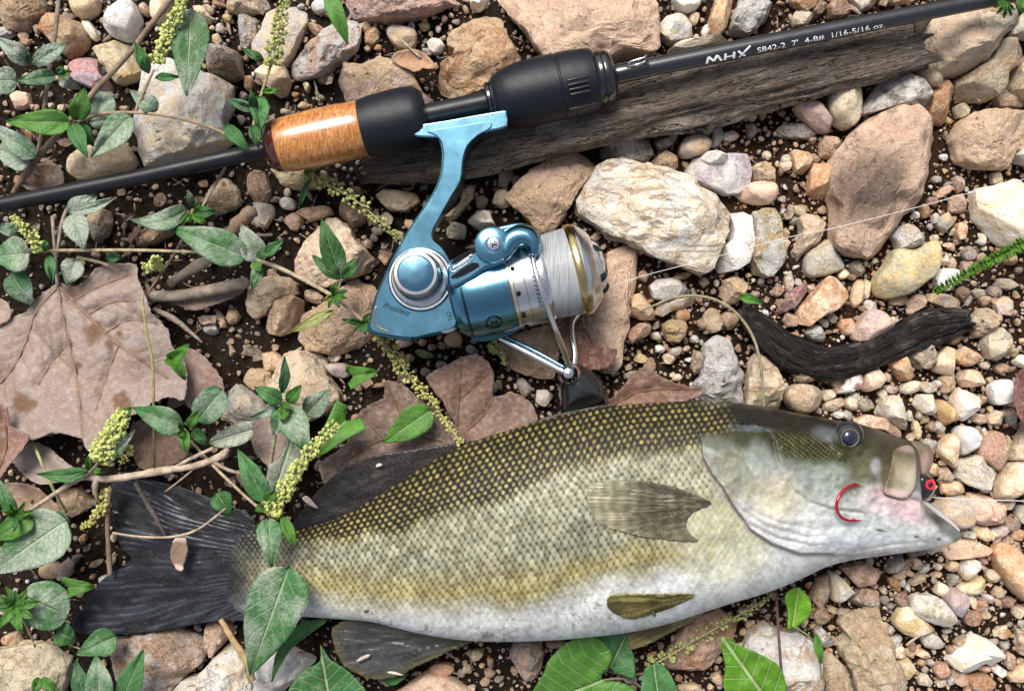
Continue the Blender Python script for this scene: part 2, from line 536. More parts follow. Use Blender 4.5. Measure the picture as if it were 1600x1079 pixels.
STONES = '''
tan lumpy stone behind the thin vertical plant stem|T B|rough|12|0,0 -4,-8 62,-8 74,12 68,22 50,28 46,40 30,48 10,44 0,30
rust and white stone beside the thin vertical plant stem|T R|rough|14|66,48 78,23 110,33 126,35 137,57 132,75 110,92 97,82 80,62
greyish tan rounded stone next to the finger shaped white pebble|T G|smooth|10|110,5 120,-6 150,-6 153,15 140,27 128,31 117,20
finger shaped white pebble near the rounded white stone|W C|smooth|6|129,35 137,31 152,50 154,60 147,65 140,55
rounded bright white stone beside the slanting brown stem|W L|smooth|15|180,15 195,1 207,2 217,20 219,35 210,55 198,64 185,61 170,52 166,42 172,27
cream faceted stone under the slanting brown stem|C O|rough|13|147,77 155,67 175,65 200,66 215,85 222,105 218,120 200,128 184,132 175,120 160,97
crimson and lilac stone under the slanting brown stem|Q U|smooth|12|111,105 125,87 145,85 155,97 160,117 172,132 172,145 155,142 135,135 117,127
big white limestone rock the black rod butt lies across|W C|rough|27|221,140 230,112 250,97 275,100 322,119 345,124 360,135 358,160 347,195 366,218 330,235 295,243 250,253 220,259 212,237 208,212 215,185 220,162
grey brown stone perched on the big white limestone rock|G B|rough|24|322,117 327,87 350,73 372,82 376,118 345,124
beige rounded stone touching the rod butt under dusty leaves|C T|smooth|16|108,265 115,245 140,232 185,222 200,230 212,250 210,258 190,268 150,278 125,281
tan stone crossed by the slanting brown stem's thick end|T C|smooth|10|236,25 240,-6 270,-6 262,30 245,40
pale flat chip beside the large dark dusty leaf|C T|smooth|6|300,8 318,10 331,28 326,37 305,25
cream blocky stone between the two yellow green flower spikes|C T|rough|11|350,15 362,-8 410,-8 404,18 372,22
whitish pitted stone left of the grey stone with flower spike|L T|pit|12|369,30 387,22 400,28 402,60 390,90 375,70
grey tan stone behind the sparse yellow flower spike|G T|smooth|14|395,70 410,50 417,22 432,10 462,5 477,17 480,32 465,67 457,85 447,105 427,102 398,95
tan stone with a cream face under the flower spike's stalk|T C|smooth|15|400,115 412,102 447,105 453,125 447,147 435,150 422,142 407,127
white pebble by the hanging narrow green leaf|W L|smooth|7|487,10 500,0 512,-4 518,10 507,20 492,20
rough pink and white quartz rock under the hanging narrow leaf|W K|pit|15|449,102 457,92 492,70 510,50 530,37 555,33 564,42 560,75 547,85 535,92 520,105 502,117 462,125 450,120
red brown wedge beside the rough pink and white rock|B R|smooth|7|478,38 505,42 507,50 500,62 488,52
broad reddish slab running out above the dark hollow|K M|rough|18|530,-14 600,-20 728,-14 720,0 700,7 662,25 625,32 587,31 550,27 538,8
rounded grey brown pebble with a straw lying on it|G T|smooth|9|605,55 612,42 635,42 651,52 647,75 630,78 617,72
flat grey brown stone touching the rear black reel seat|T M|rough|15|526,120 540,100 567,105 580,95 597,91 630,105 647,120 660,145 682,160 650,170 600,175 540,168 532,145
big rust and ochre rock behind the foregrip|T R|rough|20|701,70 722,40 760,12 772,9 785,22 797,75 815,100 805,122 765,140 730,152 710,156 685,145 685,127 690,102 712,92 714,84 702,80
white chip between the reddish slab and the rust rock|W C|smooth|10|733,-4 765,-4 757,12 745,20 735,10
big pinkish tan rock behind the foregrip's front end|P K|rough|24|770,-16 800,25 820,45 845,85 855,104 920,102 952,97 975,88 1017,87 1031,77 1027,40 1028,-16 900,-24
grey white angular stone beside the big pinkish tan rock|L C|smooth|12|1026,45 1042,25 1067,21 1077,27 1085,54 1070,62 1045,69 1027,52
white pebble touching the grey white angular stone|W L|smooth|9|1052,5 1055,-8 1092,-8 1091,12 1070,20
tan brick shaped stone standing over the rod blank|T R|smooth|13|1106,40 1112,20 1120,-8 1149,-8 1142,22 1132,50 1122,56 1110,47
craggy white and grey rock close above the lettered blank|W L|pit|15|1140,47 1142,30 1157,2 1185,-8 1210,5 1197,30 1177,50 1162,57
long flat white stone lying along the rod blank|W C|smooth|9|1038,78 1050,68 1095,62 1132,54 1155,60 1125,68 1087,75 1045,82
dark grey stone tucked under the driftwood|G D|rough|11|935,245 945,225 965,212 1000,210 1015,225 1022,240 1012,255 990,257 960,252
brown stone wedged behind the banded cream rock|T B|rough|11|1017,252 1040,236 1055,245 1059,262 1047,270 1022,262
grey rounded stone just below the driftwood|G T|smooth|11|1060,235 1070,217 1095,212 1111,222 1105,237 1082,246 1065,246
pale grey chip resting on the lilac grey stone|L W|smooth|17|1087,245 1100,237 1127,235 1135,245 1130,257 1117,264 1100,257
lilac grey flat stone right of the banded cream rock|L U|smooth|12|1072,262 1085,247 1110,252 1135,242 1167,240 1175,265 1172,290 1155,303 1132,305 1100,290 1075,275
reddish tan angular rock behind the reel's bail arm|K T|rough|17|790,310 805,290 835,265 862,245 890,232 915,240 930,255 925,275 910,292 900,308 887,325 882,340 867,358 845,365 815,332 795,315
large cream rock with red brown bands|C W|band|25|900,317 907,297 925,275 932,258 955,249 990,255 1040,268 1065,275 1100,293 1140,325 1143,335 1138,365 1120,395 1108,420 1095,426 1055,414 1012,395 982,379 950,368 925,350 906,335
curved white chert piece leaning on the banded cream rock|W L|smooth|14|1127,387 1140,377 1148,352 1140,340 1142,332 1167,328 1175,337 1177,382 1170,410 1150,422 1125,427 1119,420 1122,397
mottled whitish upright stone right of the curved white chert|W O|pit|13|1177,330 1190,327 1212,322 1222,337 1225,370 1232,392 1227,410 1207,428 1195,437 1180,425 1174,405 1178,370
peach rounded stone right of the lilac grey stone|P K|smooth|11|1152,305 1165,290 1180,285 1200,285 1212,290 1214,305 1205,317 1190,320 1165,315
cream knob sitting above the peach rounded stone|C T|rough|12|1175,260 1195,253 1212,266 1210,285 1180,287
pale blue grey stone under the dry grass stalk|L G|smooth|10|1014,447 1025,437 1045,434 1070,442 1075,455 1065,465 1040,470 1020,467
grey tan sliver crossed by the dry grass stalk|T L|rough|8|1022,490 1030,475 1060,467 1087,463 1090,472 1075,480 1050,485 1035,495
peach stone inside the bend of the dry grass stalk|P T|rough|12|1127,460 1132,437 1150,429 1167,447 1160,462 1147,475 1132,470
yellow tan speckled lump inside the bend of the grass stalk|T O|pit|12|1035,508 1050,498 1072,502 1075,520 1062,535 1042,533
red brown stone right of the tall pinkish tan stone|B E|smooth|10|978,520 1000,504 1018,507 1015,522 985,538
brown triangular stone beside the tall pinkish tan stone|B T|smooth|10|986,460 1007,457 1020,485 1025,500 1000,500 985,490
tall pinkish tan stone against the reel's drag knob|P K|rough|14|948,397 972,386 990,385 996,400 997,430 992,455 985,477 983,507 974,537 971,567 960,583 945,585 930,560 920,530 907,497 928,487 936,455 947,420
tan flat stone under the chrome handle arm|T P|rough|9|770,540 800,525 830,515 857,507 875,535 872,570 865,592 840,592 805,580 785,570
orange brown stone above the lettered rod blank|R T|smooth|9|1230,-8 1277,-8 1272,12 1260,19 1237,5
dark brown wedge above the lettered rod blank|B E|rough|9|1267,20 1280,-4 1292,2 1285,22 1272,31
reddish tan rounded stone above the lettered rod blank|K R|rough|10|1292,12 1302,-2 1320,-1 1331,15 1325,23 1297,28
grey green stone above the lettered rod blank|G V|smooth|8|1327,-8 1372,-8 1365,10 1342,20
tan sliver above the thin end of the rod|T C|smooth|7|1387,-8 1432,-8 1425,5 1395,6
big pinkish cream rock against the end of the driftwood|P C|rough|27|1426,37 1460,25 1512,24 1550,35 1564,52 1560,65 1542,82 1535,100 1502,115 1465,124 1452,117 1445,95 1435,67
tan brown rock under the big pinkish cream rock|T C|rough|19|1535,100 1560,65 1600,56 1616,75 1582,105 1562,122 1560,145 1547,157 1507,159 1495,140 1497,122 1520,110
greyish tan stone behind the fern like green sprig|T G|rough|17|1512,18 1540,6 1580,6 1587,30 1577,50 1563,60 1552,35
cream stone beneath the fern like green sprig|C W|rough|15|1577,55 1585,30 1605,20 1618,30 1618,60 1600,58
tan cream rock leaning on the dark olive stone|C T|rough|18|1575,138 1585,107 1605,85 1620,90 1620,165 1592,154
long cream stone lying on the driftwood's underside|C W|smooth|20|1345,115 1362,102 1385,85 1407,79 1422,87 1417,97 1395,105 1375,115 1352,122
small grey cone between the driftwood and the pinkish cream rock|L G|smooth|17|1415,100 1432,85 1442,92 1446,105 1422,108
cream knuckle stone below the small grey cone|C T|smooth|17|1420,110 1440,107 1450,122 1467,127 1465,137 1450,137 1427,122
grey and white stone with a dark pointed end|L D|smooth|16|1345,170 1360,147 1382,117 1395,107 1412,120 1435,130 1450,147 1446,167 1435,172 1417,167 1380,172 1347,182
brown block standing beside the grey and white stone|R B|smooth|13|1451,140 1470,125 1489,122 1485,160 1477,194 1452,191
cream egg shaped pebble below the driftwood|C V|smooth|18|1292,160 1300,140 1320,130 1335,136 1340,160 1336,192 1322,202 1305,192 1294,177
pinkish brown flake leaning on the cream egg shaped pebble|K M|smooth|13|1241,167 1250,160 1275,162 1292,182 1307,200 1285,207 1265,195 1250,182
pinkish speckled stone below the leaning brown flake|K T|rough|10|1282,225 1290,210 1307,217 1311,235 1300,247 1282,247
tan tooth shaped stone left of the huge peach rock|T R|smooth|10|1235,237 1245,231 1265,235 1267,252 1260,272 1242,270
rusty tan block against the huge peach rock|R T|smooth|11|1265,268 1270,254 1297,258 1296,285 1293,308 1275,312 1263,302
huge peach rock with a blackish stain|P K|stained|26|1295,270 1307,235 1325,212 1347,195 1372,177 1400,171 1425,167 1447,177 1462,195 1468,212 1463,232 1460,270 1450,285 1442,307 1437,320 1417,335 1407,352 1397,367 1380,390 1365,400 1340,398 1310,392 1300,380 1300,352 1302,332 1294,292
broad pinkish tan rock right of the huge peach rock|P T|rough|20|1487,220 1500,192 1517,179 1550,176 1575,172 1612,168 1618,222 1582,240 1572,265 1525,260 1497,252
grey stone overlapping the broad pinkish tan rock|L M|smooth|16|1580,240 1605,220 1618,225 1618,260 1592,252
dark olive stone in the shadow behind the tan cream rock|V B|smooth|9|1552,150 1575,135 1602,160 1592,170 1560,167
cream bone shaped stone beside the grey rounded pebble|C P|rough|13|1246,342 1254,335 1267,339 1280,337 1287,350 1281,367 1286,380 1280,387 1267,386 1255,402 1241,401 1239,392 1250,375 1252,360
smooth olive grey pebble below the cream bone shaped stone|G V|smooth|9|1256,420 1260,397 1282,380 1292,375 1310,400 1320,410 1312,422 1282,432 1262,432
smooth yellow ochre flat cobble|O V|smooth|14|1365,442 1370,427 1382,415 1390,397 1397,390 1425,390 1440,382 1462,377 1466,402 1462,422 1450,437 1425,455 1397,466 1375,465 1366,457
cream knobbly stone on the yellow ochre cobble|C W|rough|17|1395,367 1412,351 1432,355 1446,369 1440,380 1425,389 1405,390 1401,377
pink and orange wedge shaped stone near the charred stick|P R|smooth|13|1246,485 1267,462 1292,431 1307,435 1324,457 1322,472 1300,487 1282,495 1260,510 1249,507
reddish pink speckled sliver near the charred stick|M Q|rough|9|1214,490 1220,475 1242,450 1260,440 1265,450 1250,472 1237,482 1217,495
smooth greyish pink stone leaning on the charred stick|M K|smooth|13|1331,530 1340,505 1355,485 1375,486 1390,500 1392,512 1375,527 1357,534
grey angular stone touching the charred stick|L G|rough|9|1258,520 1270,505 1290,517 1287,535 1272,535
grey tan flat chip above the charred stick's grey end|T L|smooth|9|1446,457 1475,460 1497,470 1500,482 1475,482 1450,470
bright white chip touched by the green segmented sprig|W W|smooth|9|1460,430 1470,419 1492,422 1499,437 1482,455 1462,445
big milky quartz stone with a cream base|W C|smooth|17|1520,297 1552,291 1582,280 1612,272 1620,370 1572,387 1555,375 1542,357 1525,342 1521,320
cream pinkish crumbly stone past the charred stick's end|C P|pit|12|1517,502 1530,482 1550,480 1560,502 1547,520 1525,530
cream grey lump below the crumbly cream stone|C L|rough|13|1535,540 1542,518 1560,510 1575,525 1578,550 1560,562 1542,560
pink peach stone above the pale pink stones|P R|smooth|11|1492,555 1507,540 1530,550 1528,562 1512,573 1497,567
cream kidney shaped stone below the charred stick|C T|smooth|10|1459,577 1462,560 1477,540 1491,547 1485,565 1482,587 1465,582
rough cream grey stone under the charred stick's grey end|C G|pit|12|1417,552 1425,535 1440,527 1462,530 1467,550 1455,575 1440,577 1422,562
tan and brown long stone below the charred stick|T R|smooth|10|1387,565 1397,552 1412,557 1422,580 1432,587 1420,597 1407,595 1395,577
white stone with a red brown side below the charred stick|W E|smooth|11|1304,607 1317,600 1315,577 1335,569 1347,580 1342,607 1327,612 1307,616
pale pink stone beside the white and red brown stone|K C|smooth|11|1345,607 1350,582 1372,575 1381,592 1372,605 1352,612
beige stone under the charred stick's black belly|C T|rough|10|1235,572 1250,569 1275,580 1272,592 1260,602 1245,595
round brown stone touching the fish's nape|B V|smooth|13|1224,620 1232,605 1250,599 1275,605 1285,620 1277,635 1257,646 1237,640
tall cream stone with rusty cracks behind the fish's back|C T|band|14|1167,636 1166,602 1172,567 1182,551 1200,557 1215,570 1223,595 1221,640 1195,646
porous white and grey stone behind the fish's back|W L|pit|15|1082,600 1095,588 1098,565 1100,545 1108,530 1125,521 1137,533 1147,552 1157,577 1162,610 1163,632 1130,636 1100,630 1085,612
brownish stone leaning on the porous white stone|T G|rough|10|1080,577 1085,547 1100,550 1098,570 1090,590
big white irregular stone above the fish's eye|W C|rough|13|1372,645 1377,620 1397,617 1414,627 1412,645 1426,660 1420,672 1405,670 1385,655
pinkish brown slab beside the fish's snout|K B|smooth|11|1332,657 1355,647 1380,652 1415,677 1422,690 1400,687 1375,672 1345,664
white square stone beside the orange stone|W C|smooth|11|1430,632 1436,616 1459,616 1462,640 1457,649 1440,645
orange brown stone between the white square and pinkish stones|R O|smooth|11|1462,642 1467,624 1477,625 1495,655 1487,671 1472,660
pinkish white stone right of the orange brown stone|P W|smooth|12|1485,625 1497,605 1526,620 1522,640 1507,659 1495,650
bright white square pebble near the dark red leaf|W W|smooth|9|1545,607 1555,595 1582,595 1586,620 1567,631 1550,630
pink stone above the pinkish white stone|K P|smooth|11|1500,595 1510,577 1527,576 1540,592 1527,602 1507,606
rounded bright white pebble beside the glossy red brown stone|W W|smooth|12|1492,675 1505,665 1525,672 1527,692 1517,707 1502,710 1497,695
cream stone left of the rounded bright white pebble|C T|smooth|10|1465,707 1470,690 1487,677 1495,690 1492,715 1492,732 1477,720
star shaped cream white stone in front of the lure|W C|rough|12|1496,747 1497,720 1530,710 1540,725 1561,740 1555,760 1542,772 1525,760 1507,755
glossy red brown stone with a grey pebble on it|E B|smooth|9|1525,710 1532,685 1557,672 1572,690 1570,725 1557,735 1542,725
cream rounded rock right of the star shaped stone|C T|smooth|13|1557,775 1562,747 1575,727 1590,720 1612,722 1616,762 1585,772 1565,785
tan cream stone between the dark red leaf and cream rock|C K|rough|12|1575,718 1587,690 1602,660 1618,665 1618,722 1592,722
smooth grey brown stone right of the lower jaw|G T|smooth|12|1455,797 1472,782 1512,775 1520,800 1518,820 1495,824 1475,817
flat pinkish brown stone right of the lower jaw|K B|smooth|11|1512,802 1515,770 1542,772 1570,790 1567,810 1545,822 1520,817
long smooth orange brown pebble near the flat pink stone|R T|smooth|14|1553,855 1567,847 1582,852 1602,872 1616,900 1612,942 1585,927 1562,897 1554,875
flat pinkish tan stone under the tip of the lower jaw|K T|smooth|9|1470,857 1500,842 1525,845 1552,857 1545,865 1507,870 1482,874
white tooth shaped pebble with tan root|W T|smooth|9|1501,900 1506,875 1522,872 1534,885 1520,895 1510,905
cream wedge above the mauve pebble|C O|smooth|9|1496,917 1512,907 1535,901 1539,915 1525,927 1505,926
mauve rounded pebble touching the grey oval one|M U|smooth|11|1475,935 1482,920 1497,920 1511,932 1505,952 1497,962 1482,950
smooth pale grey oval pebble|L V|smooth|12|1422,950 1425,932 1442,929 1465,932 1487,957 1487,972 1467,975 1435,962
yellowish cream pebble under the pale grey oval one|C O|smooth|8|1395,970 1405,950 1417,945 1430,957 1462,982 1460,990 1425,992 1405,985
cream triangular stone under the fish's throat|C L|smooth|12|1296,895 1307,895 1322,910 1337,930 1310,942 1300,937
olive brown stone left of the cream triangular stone|V B|smooth|9|1267,935 1277,905 1295,897 1298,942 1280,950
red brown slab under the gill opening|B K|smooth|9|1312,887 1350,878 1385,897 1372,907 1340,916 1325,900
dark brown stone below the red brown slab|B D|smooth|7|1327,942 1345,917 1372,922 1370,947 1347,950
grey stone under the fish's chin|G L|rough|8|1384,892 1392,875 1412,868 1412,882 1392,897
tall beige craggy rock with deep pits|C T|pit|18|1310,975 1320,957 1350,952 1372,955 1384,975 1380,992 1392,1010 1392,1027 1410,1045 1410,1060 1397,1075 1390,1090 1340,1090 1332,1050 1320,1027 1317,1010 1325,990
cream stone right of the beige craggy rock|C O|smooth|10|1402,1035 1420,1027 1431,1042 1425,1062 1415,1069 1410,1055
cream white notched flat stone|W C|smooth|12|1479,1032 1500,1007 1522,990 1550,1002 1572,1022 1550,1042 1537,1035 1517,1056 1492,1045
tan sliver pointing away from the cream white notched stone|T R|smooth|8|1575,1055 1602,1030 1616,1040 1612,1060 1580,1065
big whitish rock beside the bright triangular leaf|W T|rough|18|1163,1010 1172,990 1200,977 1215,980 1245,985 1267,1002 1282,1027 1287,1090 1205,1094 1180,1060
tan rough rock leaning on the big whitish rock|T C|pit|15|1284,1030 1300,1020 1325,1045 1328,1065 1322,1092 1288,1092
dark grey stone with a white top near the craggy rock|L D|smooth|10|1271,982 1280,976 1295,990 1310,1005 1305,1015 1287,1010 1275,997
speckled pinkish grey stone below the fish's belly|K G|pit|13|797,1020 805,998 845,998 850,1017 840,1062 822,1062 803,1040
rust and pink rock behind the drooping olive flower spike|K R|rough|14|1037,1030 1050,1010 1075,960 1120,948 1150,970 1147,995 1125,1022 1112,1042 1080,1053 1045,1050
cracked white rock beside the big muddy leaf|W L|rough|14|398,1040 420,1017 450,1012 490,1030 492,1038 470,1050 455,1070 430,1092 400,1092
big chalk white rock under the yellow stalk|W C|rough|17|260,1092 287,1060 315,1055 332,1030 357,1005 385,1035 395,1067 402,1092 330,1100
mottled grey brown boulder below the tail fin|G B|rough|16|172,1000 225,988 282,980 305,995 320,1010 318,1030 295,1050 270,1075 215,1090 180,1062
pinkish brown stone between the tail fin and the chalk white rock|K B|rough|11|320,990 327,966 357,962 365,990 345,1010 330,1025
pink tan stone under the anal fin|K P|rough|12|605,1092 650,1060 670,1050 700,1057 758,1092 680,1100
pale stone with green stains under the tufted weed|C V|rough|12|-10,1015 30,1002 70,1005 105,1030 100,1092 -10,1096
brown stone under the bare pale twig|B T|rough|10|92,775 100,765 122,762 145,790 118,806 95,798
light grey speckled stone beside the round dusty leaf|L C|pit|13|347,650 355,615 372,598 400,620 425,645 420,660 365,666
big cream rounded rock behind the leafy sprig|C P|rough|20|412,625 430,590 435,565 452,547 482,545 507,560 512,585 532,615 530,632 517,642 492,656 470,647 430,637
grey brown flat stone right of the big cream rounded rock|G M|smooth|9|507,570 537,567 547,577 542,590 522,587
cream pitted stone below the cork end|C T|pit|13|322,290 330,280 355,278 372,297 376,320 355,332 335,336 322,310
tan grey stone behind the narrow dusty leaf|T G|rough|11|127,330 145,320 170,330 172,347 165,367 150,377 140,352
tan brown long stone under the arching dusty leaf|T B|rough|10|210,370 225,360 260,345 270,347 267,365 240,380 212,385
tan lump left of the heart shaped grey stone|T C|rough|14|390,460 395,440 425,431 450,432 462,442 465,460 435,467 417,490 397,500 388,480
tan rounded lump below its twin|T P|rough|15|412,510 425,477 437,462 457,459 472,470 472,495 462,515 437,525 417,520
heart shaped grey pink stone under the three lobed leaf|C K|rough|17|459,412 467,392 487,367 510,342 525,339 550,360 552,372 575,395 594,410 575,427 540,435 510,447 482,442 462,427
broad tan brown stone behind the reel body's corner|T K|rough|13|467,530 477,495 507,472 535,450 550,437 590,443 590,480 585,525 560,545 520,555 480,548
brown bar shaped stone under the cork grip|B T|smooth|9|462,332 480,325 515,318 520,335 485,347
red brown stone beside the sparse olive flower spike|B K|rough|10|529,335 535,317 572,325 572,347 550,357
tan stone under the broken end of the driftwood|T C|rough|10|587,307 600,297 650,302 657,315 635,329 607,329
whitish stone behind the reel's curved stem|C T|rough|10|688,355 720,320 725,285 742,290 740,307 712,342
pale greenish stone behind the bail arm|L V|smooth|13|730,347 745,326 765,332 775,355 760,367
yellowish stone peeping out under the cork grip|O C|rough|9|420,262 470,262 505,280 500,293 470,298 440,290
'''
# small stones: centre x, centre y, width, height, angle, colour
SMALL = '''
8 51 24 20 0 W;31 156 34 28 10 P;58 46 14 16 0 C;40 66 18 12 0 T;572 43 18 22 0 O;581 58 24 30 20 T;681 73 26 26 0 W;685 45 10 12 0 W;
1085 28 18 22 0 C;1102 50 15 24 0 W;1034 224 30 24 10 G;1099 201 36 24 10 V;1119 214 18 36 10 G;1142 212 33 20 -15 W;1175 203 16 26 0 K;1175 184 18 12 0 C;
1051 215 14 28 15 V;1064 433 44 13 -18 C;1065 492 28 24 0 T;1253 29 32 26 0 C;1503 173 28 26 0 V;1242 205 72 24 5 D;1339 460 20 52 15 T;1325 512 32 30 0 K;
1237 500 30 26 0 T;1317 427 20 20 0 O;1338 420 28 28 0 B;1431 474 26 40 35 K;1405 469 36 17 -10 T;1498 318 34 38 0 K;1504 362 25 30 10 C;1478 348 29 35 10 T;
1497 287 19 32 -15 L;1558 278 24 22 0 C;1536 375 26 14 -45 W;1514 396 25 23 0 M;1510 418 23 27 0 R;1533 407 23 27 0 B;1506 458 24 30 0 B;1572 443 36 20 10 C;
1570 477 33 36 0 G;1595 565 26 23 0 W;1293 617 24 19 0 C;1432 671 12 33 -8 O;1529 655 31 21 10 C;1556 652 27 27 0 T;1546 689 17 21 0 G;1490 763 48 27 5 T;
1477 741 21 30 0 B;1457 735 27 25 0 B;1576 789 21 17 0 C;1600 802 22 34 0 T;1515 836 38 14 20 W;1537 832 42 24 10 T;1490 885 24 20 0 T;1473 921 25 22 30 C;
1517 937 16 38 -30 P;1534 947 21 27 0 W;1456 1002 34 23 0 G;1401 1001 21 20 0 W;1392 984 17 15 0 L;1533 1066 44 29 0 M;1502 1058 27 23 0 K;1446 1063 23 25 0 C;
1471 1066 19 15 0 C;1600 1000 26 54 0 C;1579 1032 21 29 0 K;1283 960 27 29 0 T;1122 1060 23 18 0 T;1078 1076 42 18 0 D;743 1022 26 18 0 B;690 1045 42 22 0 E;
870 1006 40 16 0 B;18 1000 34 26 0 P;424 565 36 36 0 T;405 590 46 42 0 T;330 513 23 27 10 W;364 495 19 27 0 O;346 500 13 36 -25 T;459 346 36 31 0 K;
602 400 24 28 0 E;640 350 18 18 0 T;709 530 30 26 0 T;630 536 28 16 0 K;713 362 36 28 0 G;785 310 32 30 0 T;752 315 25 28 0 B;790 275 28 42 0 V;
412 335 38 42 0 G;449 318 26 20 20 L;405 295 38 52 0 B;490 463 34 26 0 B;1445 170 20 16 0 B;1560 230 12 12 0 W;1228 258 18 24 0 K;1227 250 20 18 0 C;
1255 326 30 12 30 B;1300 402 28 14 0 B;1233 440 16 36 10 W;1226 365 16 24 0 O;1225 332 14 16 0 L;1215 455 18 20 0 E;1213 402 14 12 0 T;1262 352 14 12 0 W;
1240 345 15 17 0 G;1248 330 24 20 20 V;1430 336 16 12 0 W;1446 330 18 24 0 R;1462 342 18 18 0 L;1455 315 20 18 0 E;1474 300 30 14 -35 R;1462 280 18 12 0 G;
1484 385 30 13 30 K;1475 405 20 24 0 P;1488 412 14 24 10 K;1530 460 26 18 10 C;1538 470 20 18 0 T;1555 455 22 20 0 L;1580 405 22 18 0 O;1545 488 16 12 0 L;
1360 480 18 26 -40 L;1355 450 14 34 0 T;1399 535 18 14 0 C;1370 445 14 14 0 L;1397 500 16 14 0 C;1300 497 20 18 0 C;1245 525 24 14 20 R;1287 505 22 14 30 L;
1450 520 34 16 0 C;1490 525 28 30 0 B;1470 505 20 16 0 T;1565 575 26 16 0 B;1538 570 18 16 0 C;1583 550 16 18 0 T;1505 615 14 12 0 C;1530 625 30 20 20 R;
1547 640 10 14 0 O;1424 605 36 22 -12 C;1450 605 30 18 20 W;1480 598 26 34 20 T;1465 600 20 14 0 L;1378 615 18 14 0 C;1352 632 28 24 0 V;1330 628 24 26 0 C;
1335 620 18 18 0 W;1303 632 40 18 -20 C;1310 648 18 16 0 W;1325 648 18 18 0 G;1290 590 26 20 10 B;1308 598 20 22 0 O;1370 600 20 14 0 K;1392 608 22 16 0 M;
1385 590 16 18 0 K;1437 650 14 16 0 C;1455 665 20 18 0 R;1468 668 20 20 0 C;1443 655 16 18 0 O;1420 650 12 20 0 W;1452 700 24 30 0 D;1450 690 20 12 0 C;
1540 680 18 16 0 T;1500 690 14 20 0 C;1575 690 10 26 0 O;1580 650 20 34 0 B;1580 630 18 16 0 T;1500 830 22 14 0 B;1560 830 36 18 -20 M;1580 820 26 30 0 B;
1590 835 20 26 0 R;1575 845 18 18 0 K;1585 855 22 24 0 B;1535 875 20 14 10 Q;1465 885 16 12 0 C;1455 860 18 12 0 C;1430 880 30 16 10 C;1425 865 16 12 0 B;
1420 895 20 14 0 T;1445 888 26 12 -40 L;1462 897 22 10 0 T;1408 890 18 16 20 P;1405 898 22 14 0 T;1400 915 16 30 -35 R;1410 910 14 14 0 L;1418 917 12 14 0 L;
1410 935 24 24 0 E;1380 922 16 14 0 C;1380 935 18 18 0 G;1390 945 18 10 0 D;1435 905 40 14 -35 T;1490 907 20 20 0 G;1553 900 22 22 0 C;1560 925 16 22 0 T;
1545 935 26 14 30 L;1576 942 26 20 0 E;1593 955 20 22 0 C;1520 965 40 26 0 B;1538 960 18 16 0 T;1505 1005 32 24 -30 G;1480 985 16 10 0 L;1440 1020 30 14 25 R;
1425 1010 14 22 0 B;1405 1018 22 20 0 E;1440 1035 14 12 0 R;1453 1035 14 14 0 G;1470 1045 26 24 0 E;1562 985 28 12 -35 C;1568 988 24 18 0 P;1570 1007 18 12 0 L;
1540 1045 18 14 0 K;1562 1048 26 16 30 W;1485 1063 16 14 0 L;1485 1014 16 16 0 B;1300 1000 20 16 0 T;1346 975 30 10 0 V;1300 953 18 14 0 T;1255 965 18 30 0 D;
1325 955 14 12 0 T;1165 955 20 20 0 C;1270 960 14 12 0 B;1110 585 20 14 0 L;1045 560 24 20 0 C;1030 545 20 16 0 W;1015 570 20 24 0 B;1000 560 22 16 0 O;
1025 525 20 16 0 C;1055 550 18 24 20 B;985 585 30 12 -25 V;1035 600 16 14 0 K;1058 590 14 14 0 C;1085 530 18 16 0 L;1072 545 14 12 0 P;1100 505 24 20 0 B;
1115 500 36 40 0 T;1140 500 26 26 0 B;1100 440 16 16 0 T;1135 475 16 12 0 C;1190 440 14 12 0 G;1180 460 16 14 0 B;1195 490 16 14 0 W;1005 432 20 22 0 G;
850 620 30 28 0 L;820 605 22 34 -25 B;770 605 16 20 0 L;900 640 20 12 0 W;690 570 20 16 0 L;665 580 20 16 0 G;640 560 18 16 0 T;735 545 16 14 0 L;
525 560 18 12 -30 C;690 540 16 14 0 B;675 542 18 12 0 K;660 535 16 14 0 T;590 360 20 16 0 V;575 380 18 20 0 B;555 300 24 18 0 B;450 300 12 20 0 C;
330 150 24 30 0 B;170 150 20 16 0 T;195 170 16 10 0 P;345 45 16 18 0 L;355 30 18 18 0 O;340 62 16 20 0 T;388 130 18 24 0 R;380 150 16 18 0 M;
105 18 10 8 0 C;162 34 18 12 0 T;225 15 20 22 0 M;340 5 30 12 15 R;325 15 20 14 30 C;505 18 16 12 0 G;470 10 14 10 0 L;490 35 10 8 0 C;
480 137 14 18 -20 O;463 148 14 12 0 R;500 153 16 12 0 V;445 175 20 10 20 C;475 165 26 12 0 T;505 125 18 14 0 O;587 40 9 11 0 T;596 42 8 9 0 T;
643 40 14 12 0 L;663 42 22 14 0 O;694 30 12 14 0 T;705 25 10 8 0 C;668 82 20 14 10 G;705 45 6 6 0 C;590 75 16 10 0 R;705 82 10 8 0 D;
45 120 12 14 0 T;97 168 12 14 0 C;52 168 12 10 0 C;12 175 12 8 0 T;80 165 10 10 0 C;150 195 12 8 0 P;48 210 22 18 0 R;10 255 12 16 0 C;
100 890 26 40 30 B;80 890 30 26 0 T;110 885 10 12 0 C;150 880 30 12 -30 T;130 840 14 14 0 R;178 840 12 16 0 C;145 900 10 10 0 T;165 905 30 14 -20 L;
95 855 20 16 0 B;120 870 16 16 0 D;450 555 14 10 0 T;765 1050 20 16 0 B;1020 1065 24 16 0 K;985 1060 26 14 0 W;780 1060 16 12 0 D;730 1045 18 16 0 O;
'''
SHAPES = []          # what the scatter must avoid: (poly or ellipse bounds)

